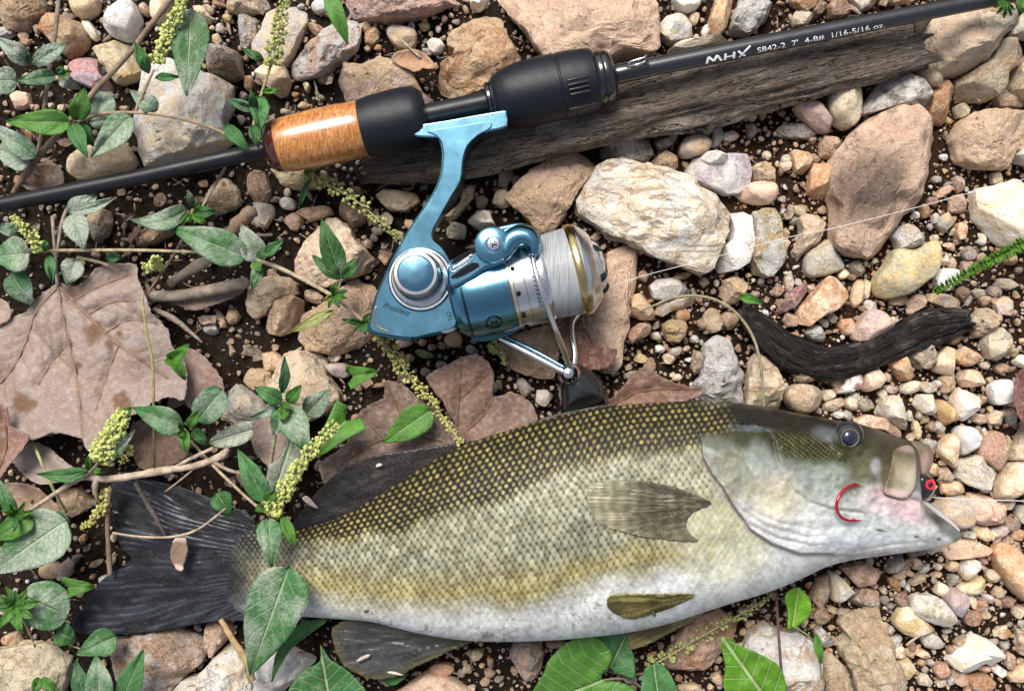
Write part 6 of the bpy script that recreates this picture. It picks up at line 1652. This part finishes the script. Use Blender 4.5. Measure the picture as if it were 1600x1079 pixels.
def fish_surface(x, y):
    """colour and relief (mm) of the flank for picture coordinates"""
    n3 = lambda s, k=0, o=3: fbm(np.stack([x / s, y / s, x * 0 + k], -1), o)
    top, bot = sip(x, TOP), sip(x, BOT)
    t = (y - top) / np.maximum(bot - top, 1)
    yb = ip(x, [(318, 846), (400, 848), (470, 846), (560, 838), (620, 826), (700, 796), (760, 778), (870, 738), (980, 704), (1100, 688)]) + 7 * n3(45, 1)
    yl = ip(x, [(318, 930), (400, 938), (470, 942), (600, 953), (700, 964), (800, 950), (900, 930), (1000, 905), (1100, 880), (1200, 850)]) + 10 * n3(50, 2)
    back = 1 - sm(-15, 13, y - yb - 6)  # dark back colour; its sharp lower edge also paints in where sky sheen starts
    belly = sm(-30, 26, y - yl)
    # scale lattice
    xs = np.linspace(300, 1520, 2000); sp = ip(xs, [(300, 7.4), (420, 8.4), (560, 10), (700, 10.8), (1100, 10.4), (1500, 9)])
    U = np.interp(x, xs, np.cumsum(1 / sp) * (xs[1] - xs[0]))
    sv = ip(x, [(318, 5.4), (420, 6.2), (560, 7.6), (700, 8.4), (900, 8.8), (1100, 8.2), (1500, 7.5)])
    yc = ip(x, [(318, 888), (460, 890), (600, 860), (800, 800), (1000, 750), (1150, 730), (1500, 760)])
    V = (y - yc) / sv + .35 * n3(60, 7, 2)
    U = U + .30 * n3(40, 8, 2) + .10 * n3(12, 9, 2)
    spot = np.zeros(x.shape); dome = np.zeros(x.shape)
    ru = .27 + .09 * (1 - back); rv = .40 + .42 * (1 - back)
    for dr in (-1, 0, 1):
        row = np.round(V) + dr
        off = .5 * (row % 2)
        col = np.round(U - off)
        du, dvv = U - off - col, V - row
        jx = _hash(np.stack([col, row, row * 0 + 3], -1).astype(np.int64))
        e = np.sqrt((du / (ru * (1 + .18 * jx))) ** 2 + (dvv / rv) ** 2)
        spot = np.maximum(spot, (1 - sm(.62, 1.12, e)) * (.74 + .26 * jx))
        dome = np.maximum(dome, np.clip(1 - ((du + .12) / .58) ** 2 - (dvv / 1.05) ** 2, 0, 1))
    gd, gs = seg_side(GILL, x, y)
    body = (x < 1088) | ((gs > 0) & (x < 1300) & (y > 690)) | ((x < 1150) & (y < 668))
    head = sm(-6, 6, np.where(gs < 0, gd, -gd)) * (x > 1070)
    nape = sm(1112, 1168, x + 10 * n3(14, 77)); hb = sm(668, 690, y)
    head = head * hb + nape * (1 - hb)
    scale_on = (1 - head) * (1 - sm(.90, 1.02, t + .05 * n3(30, 4)) * .9)
    hf = sm(1040, 1100, x) * sm(750, 800, y)           # small scales at the breast
    # colours
    c = np.zeros(x.shape + (3,)); c[:] = (.070, .070, .042)
    c = mixc(c, sm(.3, .7, .5 + .9 * n3(70, 11)) * .35, (.16, .14, .065))
    yel = np.clip(1 - np.abs(y - (yl - 28)) / 46, 0, 1) * (1 - sm(1050, 1150, x))
    base = mixc(c, back, (.010, .0085, .003))
    base = mixc(base, yel * .75, (.23, .155, .025))
    base = mixc(base, sm(.12, .5, n3(34, 13)) * (1 - back) * (1 - belly) * .6, (.11, .085, .018))
    spc = mixc(np.zeros(x.shape + (3,)) + np.array((.47, .475, .35)), back, (.40, .33, .10))
    spc = mixc(spc, yel * .6, (.62, .53, .20))
    dim = sm(330, 420, x)
    c = mixc(base, spot * scale_on * (.55 + .45 * dim), [0, 0, 0]) + (spot * scale_on * (.55 + .45 * dim))[..., None] * spc
    bc = np.zeros(x.shape + (3,)) + np.array((.76, .78, .79))
    bc = mixc(bc, sm(.05, .5, n3(4.5, 21, 3)) * .4, (.50, .53, .56))
    bc = mixc(bc, spot * .25, (.82, .83, .78))
    c = mixc(c, belly * .94, [0, 0, 0]) + (belly * .94)[..., None] * bc
    speck = sm(.42, .62, n3(4.5, 23, 2)) * belly * (1 - sm(1000, 1100, x)) * (.5 + .5 * sm(-.1, .2, n3(40, 24)))
    c = mixc(c, speck * .6, (.17, .16, .13))
    tf = 1 - sm(345, 475, x + 14 * n3(18, 71))
    tcol = mixc(np.zeros(x.shape + (3,)) + np.array((.012, .0135, .019)), spot * sm(345, 450, x) * .8, (.22, .24, .26))
    c = c * (1 - tf[..., None]) + tcol * tf[..., None]
    # breast behind the gill opening
    br = blob(x, y, 1130, 850, 80, 80, 0, .6) * (gs > 0) * (x > 1040)
    c = mixc(c, br * .7, (.70, .70, .52)); c = mixc(c, br * sm(.1, .45, n3(9, 31)) * .5, (.52, .50, .24))
    # head
    hc = np.zeros(x.shape + (3,)) + np.array((.53, .555, .55))
    hc = mixc(hc, sm(0, .6, n3(30, 41)) * .35, (.44, .47, .42))
    up = 1 - sm(-24, 40, y - 12 - ip(x, [(1080, 668), (1150, 672), (1200, 690), (1260, 722), (1310, 730), (1360, 722), (1420, 730)]) - 8 * n3(25, 43))
    hc = mixc(hc, up, (.026, .028, .010))
    dots = sm(.12, .34, np.sin(x * .78 + 1.2 * n3(14, 45)) * np.sin(y * .86 + x * .12)) * blob(x, y, 1262, 692, 62, 42, 18, .5)
    hc = mixc(hc, dots * .6, (.25, .25, .06))
    crown = 1 - sm(-6, 16, y - top - ip(x, [(1080, 12), (1200, 30), (1300, 22), (1430, 16)]))
    hc = mixc(hc, crown * .95, (.011, .0105, .007))
    hc = mixc(hc, blob(x, y, 1162, 686, 50, 19, 10, .6) * .9, (.055, .06, .018))       # green gill cover patch
    hc = mixc(hc, blob(x, y, 1118, 702, 34, 26, 20, .6) * .85, (.25, .26, .21))
    hc = mixc(hc, blob(x, y, 1150, 668, 62, 6, 4, .6) * .7, (.16, .20, .24))
    hc = mixc(hc, blob(x, y, 1118, 712, 30, 7, 32, .5) * .7, (.62, .64, .64))
    hc = mixc(hc, blob(x, y, 1150, 742, 50, 38, 35, .6) * .85, (.36, .37, .27)); hc = mixc(hc, blob(x, y, 1150, 742, 50, 44, 35, .6) * sm(.0, .45, n3(10, 47)) * .7, (.24, .25, .13))
    hc = mixc(hc, blob(x, y, 1180, 718, 24, 32, 10, .6) * .7, (.44, .50, .46))
    hc = mixc(hc, blob(x, y, 1215, 775, 45, 40, 0, .7) * .6, (.58, .50, .30))
    hc = mixc(hc, blob(x, y, 1290, 745, 52, 26, 5, .5) * .75, (.42, .50, .46))
    fr = blob(x, y, 1325, 745, 48, 40, 0, .6) * sm(.1, .42, n3(4.2, 49, 2))
    hc = mixc(hc, fr * .6, (.24, .24, .12))
    hc = mixc(hc, blob(x, y, 1352, 728, 30, 36, 20, .6) * .8, (.17, .165, .085))
    hc = mixc(hc, blob(x, y, 1390, 696, 46, 24, 18, .6) * .9, (.085, .08, .05))
    hc = mixc(hc, blob(x, y, 1386, 738, 10, 34, 8, .5) * .9, (.13, .10, .045))
    hc = mixc(hc, blob(x, y, 1412, 735, 18, 34, 8, .6) * .8, (.46, .42, .33))
    hc = mixc(hc, blob(x, y, 1432, 722, 9, 28, 8, .6) * .7, (.24, .20, .15))
    hc = mixc(hc, blob(x, y, 1371, 766, 7, 4, -10, .5) * .95, (.01, .01, .012))
    hc = mixc(hc, blob(x, y, 1368, 728, 9, 14, 10, .5) * .75, (.50, .48, .56))
    hc = mixc(hc, blob(x, y, 1292, 678, 26, 13, 12, .6) * .75, (.22, .26, .28))
    hc = mixc(hc, blob(x, y, 1395, 790, 55, 24, 15, .6) * .55, (.80, .58, .60)); hc = mixc(hc, blob(x, y, 1425, 806, 40, 10, 36, .5) * .6, (.62, .42, .47))
    hc = mixc(hc, blob(x, y, 1340, 872, 70, 7, -8, .5) * .5, (.66, .45, .50))
    hc = mixc(hc, blob(x, y, 1320, 838, 110, 30, -4, .7) * .7, (.66, .70, .73))
    hc = mixc(hc, blob(x, y, 1490, 828, 26, 16, 35, .5) * .85, (.17, .18, .17))
    for (a, b_, rx, ry, an) in ((1375, 828, 10, 2.6, 10), (1432, 838, 5, 2.5, 10), (1467, 842, 4, 3, 0)):
        hc = mixc(hc, blob(x, y, a, b_, rx, ry, an, .6) * .85, (.10, .09, .09))
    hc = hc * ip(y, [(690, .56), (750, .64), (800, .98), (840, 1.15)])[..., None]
    c = mixc(c, head, [0, 0, 0]) + head[..., None] * hc
    c = c * (1 - .30 * (1 - belly) * (1 - head) - .12 * head)[..., None]
    c = c * np.clip(1 + .16 * n3(5.5, 81) + .16 * n3(15, 82) + .10 * n3(42, 83), .5, 1.5)[..., None]
    # relief in mm
    z = scale_on * (1 - .6 * belly) * (.42 * dome + .10 * spot) * ip(x, [(318, .5), (500, .8), (700, 1), (1500, 1)])
    z += .25 * n3(60, 51) + .12 * n3(9, 52) + .55 * head * n3(24, 53) + .22 * head * n3(9, 54)
    lip = sm(0, 3, np.where(gs < 0, gd, -gd)) * np.exp(-np.clip(np.where(gs < 0, gd, 0), 0, 99) / 60) * (x > 1080)
    z += 2.9 * lip * (gd < 120)
    pd, ps = seg_side(PRE, x, y)
    z += (.55 + .3 * n3(20, 61)) * np.where(ps < 0, np.exp(-pd / 26), 0) - .7 * np.exp(-(pd / 3.0) ** 2) * 1.3
    for k, gpl in enumerate((pts('1112,752 1140,790 1170,818 1215,840 1270,852 1330,846'), pts('1126,752 1160,795 1200,822 1260,838 1330,832'), pts('1140,756 1175,796 1220,816 1280,826'))):
        d_, s_ = seg_side(gpl, x, y); z += ((-.6 + .1 * k) * np.exp(-(d_ / 2.6) ** 2) + .12 * np.exp(-((d_ - 6) / 5) ** 2)) * (1 - sm(1230, 1320, x)) * sm(1105, 1150, x)
        c = mixc(c, np.exp(-(d_ / 2.6) ** 2) * .55 * (1 - sm(1230, 1330, x)), (.30, .25, .25))
    d_, s_ = seg_side(pts('1372,766 1395,776 1425,782 1446,786 1458,792'), x, y); z -= 2.4 * np.exp(-(d_ / 5) ** 2) * sm(1360, 1390, x); c = mixc(c, np.exp(-(d_ / 7) ** 2) * .6, (.62, .40, .42))
    d_, s_ = seg_side(pts('1285,884 1310,868 1350,858 1400,850 1450,846'), x, y); z -= .5 * np.exp(-(d_ / 3) ** 2)
    d_, s_ = seg_side(pts('1140,700 1165,720 1185,758'), x, y); z -= .4 * np.exp(-(d_ / 3) ** 2)
    er = np.hypot(x - 1327, (y - 682) * 1.05)
    z += 1.3 * np.exp(-((er - 25) / 7) ** 2) - 1.6 * np.exp(-(er / 18) ** 2)
    d_, s_ = seg_side(pts('1345,712 1366,738 1372,762'), x, y); z -= 1.0 * np.exp(-(d_ / 4) ** 2)
    d_, s_ = seg_side(GILL, x, y); c = mixc(c, np.exp(-(d_ / 3.5) ** 2) * .55 * (y > 715), (.20, .15, .15))
    return np.clip(c, .008, .86), z

def fish_mat(name, rough, coat):
    n = NT(name); vec = n.objvec(False)
    c = n.attr('Col').outputs['Color']
    a = n.noise(vec, 900, 4, .7)
    c = n.mix(n.rng(a, .4, .7, 0, .18), c, (.10, .10, .07))
    n.fin(c, n.rng(a, .3, .7, rough - .08, rough + .10), 0, n.bump(a, .0003, .8), .15)
    n.b.inputs['Coat Weight'].default_value = coat; n.b.inputs['Coat Roughness'].default_value = .13
    return n.m
M['fish'] = fish_mat('wet_fish_skin', .34, .10)
M['fin'] = fish_mat('wet_fin', .36, .20)

fish = root('bass', P(900, 820, 4), 'large smallmouth bass lying on its side with a hook in its jaw', 'fish')
def build_body():
    xs = np.arange(318, 1503.1, 1.75)
    nv = 196
    a = np.linspace(-1, 1, nv); w = np.sign(a) * (1 - (1 - np.abs(a)) ** 1.35)
    top, bot = sip(xs, TOP), sip(xs, BOT)
    X = np.repeat(xs[:, None], nv, 1); Y = (top + bot)[:, None] / 2 + (bot - top)[:, None] / 2 * w[None]
    zb = fish_base_z(X, Y)
    c, dz = fish_surface(X, Y)
    fade = sm(0, .06, 1 - np.abs(w))[None]
    z = zb + dz * fade
    up = PN(X, Y, z)
    nb = 30
    wb = np.linspace(-1, 1, nb)[1:-1]
    Xb = np.repeat(xs[:, None], nb - 2, 1); Yb = (top + bot)[:, None] / 2 + (bot - top)[:, None] / 2 * wb[None]
    zl = 2 * sip(Xb, ZMD) - fish_base_z(Xb, Yb)
    dn = PN(Xb, Yb, np.maximum(zl, 2.5))
    cb = np.zeros(Xb.shape + (3,)) + np.array((.5, .5, .42))
    ring = np.concatenate([up, dn[:, ::-1]], 1); cr = np.concatenate([c, cb[:, ::-1]], 1)
    m, ns = ring.shape[:2]
    i = np.arange(m - 1)[:, None] * ns; j = np.arange(ns)[None]; j2 = (j + 1) % ns
    f = np.stack([i + j, i + ns + j, i + ns + j2, i + j2], -1).reshape(-1, 4)
    me = mesh_np('body', ring.reshape(-1, 3), f)
    if me.polygons[ns * 300 + nv // 2].normal.z < 0: me.flip_normals()
    set_col(me, 'Col', cr.reshape(-1, 3))
    return obj('body', me, M['fish'], fish)
body = build_body()

def fin(name, poly, zf, origin, nray, col, col2, rag=.6, edge=None, step=3.0, amp=.5, label=None, seed=0, th=.5, par=None, fade=None):
    """fin with raised rays fanning out from origin (px)"""
    v, f, d = sheet2d(poly, step, 3, rag, seed)
    an = np.unwrap(np.arctan2(v[:, 1] - origin[1], v[:, 0] - origin[0])) if False else np.arctan2(v[:, 1] - origin[1], -(v[:, 0] - origin[0]))
    rr = np.hypot(v[:, 0] - origin[0], v[:, 1] - origin[1])
    lo, hi = an.min(), an.max()
    ph = (an - lo) / (hi - lo) * nray + .9 * fbm(np.stack([rr / 90, an * 9, an * 0 + seed], -1), 2)
    ray = np.abs((ph % 1) - .5) * 2; ray = ray * sm(-.5, .35, fbm(np.stack([rr / 45, ph * .7, ph * 0 + seed + 3], -1), 2))
    z = zf(v[:, 0], v[:, 1]) + amp * (ray - .5) + .5 * fbm(np.stack([v[:, 0] / 45, v[:, 1] / 45, v[:, 0] * 0 + seed], -1), 3)
    nz = fbm(np.stack([rr / 26, ph * .9, ph * 0 + seed], -1), 3)
    dk = sm(.72, .95, np.abs((ph % 1) - .5) * 2) * sm(-.5, .2, nz)
    m = np.clip(ray * .75 + .35 * nz, 0, 1) * (1 - .75 * dk)
    c = np.array(col)[None] * (1 - m[:, None]) + np.array(col2)[None] * m[:, None]
    pat = sm(.15, .55, fbm(np.stack([v[:, 0] / 38, v[:, 1] / 24, v[:, 0] * 0 + seed + 5], -1), 3))
    c = c * (1 - .4 * pat[:, None])
    if edge is not None: c = c * (1 - np.exp(-d / 6)[:, None]) + np.array(edge) * np.exp(-d / 6)[:, None]
    if fade is not None:      # thin clear outer edge over the pale flank
        q = sm(.45, 1.0, (rr - rr.min()) / (rr.max() - rr.min()))[:, None] * .75 + .25 * sm(0, 1, (v[:, 1:2] - 790) / 55)
        c = c * (1 - q) + (np.array(fade) * (.75 + .4 * ray[:, None])) * q
        c = c * (1 - .55 * dk[:, None] * (1 - .5 * q)) * (1 + .22 * np.sin(rr / 3.1 + 2 * nz)[:, None])
    me = mesh_np(name, PN(v[:, 0], v[:, 1], z), f)
    set_col(me, 'Col', np.clip(c, .004, .8))
    o = obj(name, me, M['fin'], par or fish); solid(o, th)
    return o
DK, DK2 = (.009, .010, .015), (.046, .052, .072)
fin('tail_fin', pts('398,812 350,788 300,766 250,753 205,748 172,757 175,790 181,830 190,855 206,872 192,884 206,882 176,893 152,914 130,950 112,974 128,989 180,991 250,985 320,972 362,968 402,964 400,890'),
    lambda x, y: 11 + 6 * sm(150, 400, x) + 1.5 * np.sin((y - 750) / 60), (560, 888), 34, DK, DK2, .35, step=1.9, amp=.38, th=.25, seed=3)
fin('soft_dorsal_fin', pts('455,826 476,792 498,765 528,737 560,721 600,708 660,700 712,691 745,688 712,708 668,732 628,764 588,796 545,818 500,830'), lambda x, y: 20 + .02 * (x - 450), (800, 660), 18, (.008, .007, .009), (.024, .019, .021), .3, seed=4, amp=.18, th=.2)
fin('spiny_dorsal_fin', pts('815,668 850,652 900,640 955,631 960,638 900,652 850,664'), lambda x, y: 32 + 0 * x, (1100, 640), 12, (.012, .011, .010), (.03, .026, .022), .3, seed=5, amp=.4)
fin('anal_fin', pts('518,985 530,972 560,965 595,966 640,982 690,995 740,999 705,1015 662,1035 622,1055 590,1061 560,1053 535,1036 522,1008'), lambda x, y: 17 + .012 * (x - 500), (800, 985), 22, (.022, .024, .030), (.065, .068, .072), .6, edge=(.09, .08, .035), seed=6, amp=.6)
pz = lambda x, y: fish_base_z(x, y) + 1.2
fin('pelvic_fin', pts('1086,929 1040,928 990,928 955,930 948,944 958,956 984,967 1020,959 1056,946'), lambda x, y: fish_base_z(x, y) + 1.5, (1140, 922), 12, (.085, .072, .018), (.40, .35, .13), .4, seed=7, amp=.6, th=.2, step=2.0)
fin('pelvic_fin', pts('1100,950 1050,966 1000,984 978,992 982,1014 1012,1006 1052,986 1106,954'), lambda x, y: 20 + 0 * x, (1160, 930), 10, (.14, .11, .035), (.42, .35, .18), .5, seed=8, amp=.4)
fin('pectoral_fin', pts('1112,786 1084,771 1040,757 990,750 950,751 920,760 921,795 938,818 985,834 1030,842 1090,845 1078,834 1072,818 1082,800'), lambda x, y: fish_base_z(x, y) + 1.15 + .2 * np.sin(x / 20), (1190, 788), 30, (.038, .032, .02), (.17, .15, .10), .5, seed=9, amp=.3, step=1.7, th=.06, fade=(.36, .34, .22))
# eye
def eye_mat():
    n = NT('fish_eye'); m = plain('fish_eye_glass', (.012, .018, .035), .06, 0, .6, coat=1.0); return m
M['eye'] = plain('fish_eye_pupil', (.006, .010, .024), .07, 0, .7, coat=1.0)
M['iris'] = plain('fish_eye_iris', (.013, .016, .022), .2, 0, .5, coat=.8)
ez = float(fish_base_z(1327, 682))
ey = vlathe('eye', (1326, 682, ez - 3), (1327, 683, ez + 4), [(25, ez - 2.5), (24, ez - .6), (21, ez + .6), (17, ez + 1.5), (14.5, ez + 2.0), (13.5, ez + 1.8)], M['iris'], fish, sharp=70)
vlathe('pupil', (1327, 683, ez - 3), (1328, 683.5, ez + 4), [(14, ez + 1.2), (13.4, ez + 2.1), (11, ez + 2.9), (7, ez + 3.4), (3, ez + 3.6), (.1, ez + 3.65)], M['eye'], ey, sharp=80)
tube('eye_ring', [(1328 + 13.8 * math.cos(q), 683.5 + 13.8 * math.sin(q), ez + 2.0, .7) for q in np.linspace(0, 6.283, 25)], plain('eye_ring', (.20, .17, .12), .3), ey, ns=6, k=2)
# jaw plates and mouth
def flesh(name, colf):
    return colf
def jaw(name, poly, zm, th, colf, wr, seed, under=.5):
    o = inflate(name, poly, zm, th, M['fin'], fish, step=2.6, wr=wr, under=under)
    me = o.data; n = len(me.vertices); a = np.empty(n * 3, np.float32); me.vertices.foreach_get('co', a); a = a.reshape(-1, 3) + np.array(WLOC[o])
    k = (H - a[:, 2]) / H; x = a[:, 0] / (S * k) + 800; y = 539.5 - a[:, 1] / (S * k)
    set_col(me, 'Col', np.clip(colf(x, y), .01, .86)); return o
def jc(x, y):
    n3 = lambda s, k: fbm(np.stack([x / s, y / s, x * 0 + k], -1), 3)
    c = np.zeros(x.shape + (3,)) + np.array((.33, .29, .20))
    c = mixc(c, blob(x, y, 1380, 735, 18, 45, 10, .6) * .85, (.20, .17, .085)); c = mixc(c, blob(x, y, 1402, 705, 40, 18, 8, .6) * .8, (.23, .21, .13))
    c = mixc(c, blob(x, y, 1410, 698, 42, 26, 8, .6) * .9, (.075, .068, .038)); c = mixc(c, blob(x, y, 1388, 742, 11, 46, 8, .6) * .9, (.085, .065, .03))
    c = mixc(c, blob(x, y, 1440, 722, 14, 34, 12, .6) * .6, (.20, .17, .13)); c = mixc(c, blob(x, y, 1420, 700, 18, 8, 10, .6) * .5, (.45, .33, .36))
    c = mixc(c, blob(x, y, 1415, 776, 50, 12, 8, .6) * .7, (.72, .52, .52)); c = mixc(c, blob(x, y, 1425, 750, 14, 24, 8, .6) * .6, (.55, .50, .40)); c = mixc(c, sm(.1, .5, n3(9, 3)) * .4, (.20, .17, .10))
    return c
def lipc(x, y): return mixc(np.zeros(x.shape + (3,)) + np.array((.13, .11, .07)), blob(x, y, 1448, 726, 12, 22, 0, .6), (.30, .20, .18))
jaw('maxilla', pts('1396,702 1412,695 1426,696 1433,712 1433,745 1428,768 1414,779 1396,776 1381,768 1388,740 1393,718'), lambda x, y: fish_base_z(np.minimum(x, 1436), y) + .05, 1.0, jc, 9, 4, under=.8)
for k_, (x_, y_) in enumerate(((1443, 784), )):
    tube('lower_lip', [(1438, 781, 33, 3), (1448, 788, 31, 4), (1464, 801, 27, 4.5), (1482, 815, 24, 4.5), (1497, 829, 22, 3.5)], plain('pale_lip_skin', (.50, .50, .48), .4), fish, ns=12, k=6)
jaw('upper_lip', pts('1420,690 1436,690 1452,696 1459,710 1455,730 1446,750 1437,748 1430,720'), 27, 5.0, lipc, 11, 3, under=1.2)
def mc(x, y): return mixc(np.zeros(x.shape + (3,)) + np.array((.72, .48, .50)), blob(x, y, 1450, 800, 20, 20, 0, .6), (.74, .66, .66))
0 and jaw('mouth_lining', pts('1424,776 1436,772 1446,786 1464,803 1484,822 1474,824 1452,810 1432,794'), 25, 5.5, mc, 9, 5)
M['red'] = plain('red_hook_lacquer', (.50, .012, .03), .18, .6, coat=.5)
def hz(x, y): return float(fish_base_z(x, y)) + 2.2
hk_root = root('fish_hook', P(1320, 785, 20), 'red bait hook standing out of the cheek of the fish', 'hook')
tube('bend', [(x, y, hz(x, y) + dz, 2.5) for x, y, dz in ((1345, 760, -3.5), (1338, 757, -.5), (1326, 760, 1.2), (1315, 769, 2.2), (1308, 783, 2.6), (1308, 797, 2.6), (1315, 808, 2.2), (1326, 813, 1.4))], M['red'], hk_root, ns=14, k=6)
tube('point', [(x, y, hz(x, y) + dz, r_) for x, y, dz, r_ in ((1325, 813, 1.4, 2.5), (1335, 813, .8, 2.3), (1347, 812.5, .2, .5))], M['red'], hk_root, ns=12, k=5)
tube('barb', [(1338, 812.5, hz(1338, 812) + .8, 1.3), (1331, 809, hz(1331, 809) + 1.8, .3)], M['red'], hk_root, ns=8, k=3)
jig = root('jig_lure', P(1447, 757, 10), 'black jig head with a red eye in the mouth of the fish', 'lure')
inflate('head', pts('1432,745 1442,739 1455,744 1462,757 1458,772 1448,780 1437,776 1432,762'), 34, 4.6, M['blacktrim'], jig, step=2.4, wr=12, under=1.6)
le = vlathe('eye', (1453, 757, 36), (1454, 757, 40), [(8.5, 36.5), (8.5, 38.4), (7, 39), (4.8, 39), (4.4, 38.6), (.1, 38.6)], plain('red_lure_eye', (.62, .02, .045), .25, coat=.4), jig)
vlathe('pupil', (1453.5, 757, 37), (1454, 757, 40), [(4, 38.5), (3.6, 39.2), (.1, 39.4)], M['blacktrim'], le)
tube('skirt', [(1440, 774, 31, 4), (1445, 786, 31, 4), (1453, 797, 29, 3)], plain('purple_skirt', (.05, .03, .08), .35), jig, ns=8)
l2 = tube('fishing_line', [(1450, 776, 27, .6), (1500, 779, 24, .6), (1560, 781, 21, .6), (1660, 784, 19, .6)], M['nylon'], None, ns=6, k=6)
tag(l2, 'thin clear fishing line tied to the black jig head', 'fishing line')

# bits of grit and dry flakes stuck to the wet fins
def flake(poly, z, col, label):
    o = inflate('dry_flake', pts(poly), z, .7, M['dead'], None, step=1.6, wr=3, under=.8); o.color = (*col, 1)
    o.data.attributes.new('vein', 'FLOAT', 'POINT'); o.data.attributes.new('spot', 'FLOAT', 'POINT')
    tag(o, label, 'debris')
flake('587,727 592,723 598,725 595,729 589,730', 25, (.75, .74, .70), 'tiny white chip stuck on the dark dorsal fin')
flake('472,778 480,774 492,786 497,794 488,792 478,786', 23, (.50, .42, .42), 'pale purple flake at the foot of the dorsal fin')
flake('557,1031 566,1024 577,1021 578,1025 570,1030 559,1034', 19.5, (.55, .52, .47), 'curled pale flake stuck on the anal fin')
flake('604,1049 615,1048 630,1053 628,1055 612,1053', 18.5, (.72, .66, .54), 'straw coloured sliver on the edge of the anal fin')
flake('1016,952 1020,953 1025,961 1021,962', float(fish_base_z(1020, 957)) + 2.6, (.07, .06, .05), 'tiny dark splinter beside the pelvic fin')
flake('569,953 574,951 578,952 574,956 569,956', float(fish_base_z(573, 954)) + .8, (.05, .045, .04), 'tiny black speck on the pale underside near the vent')
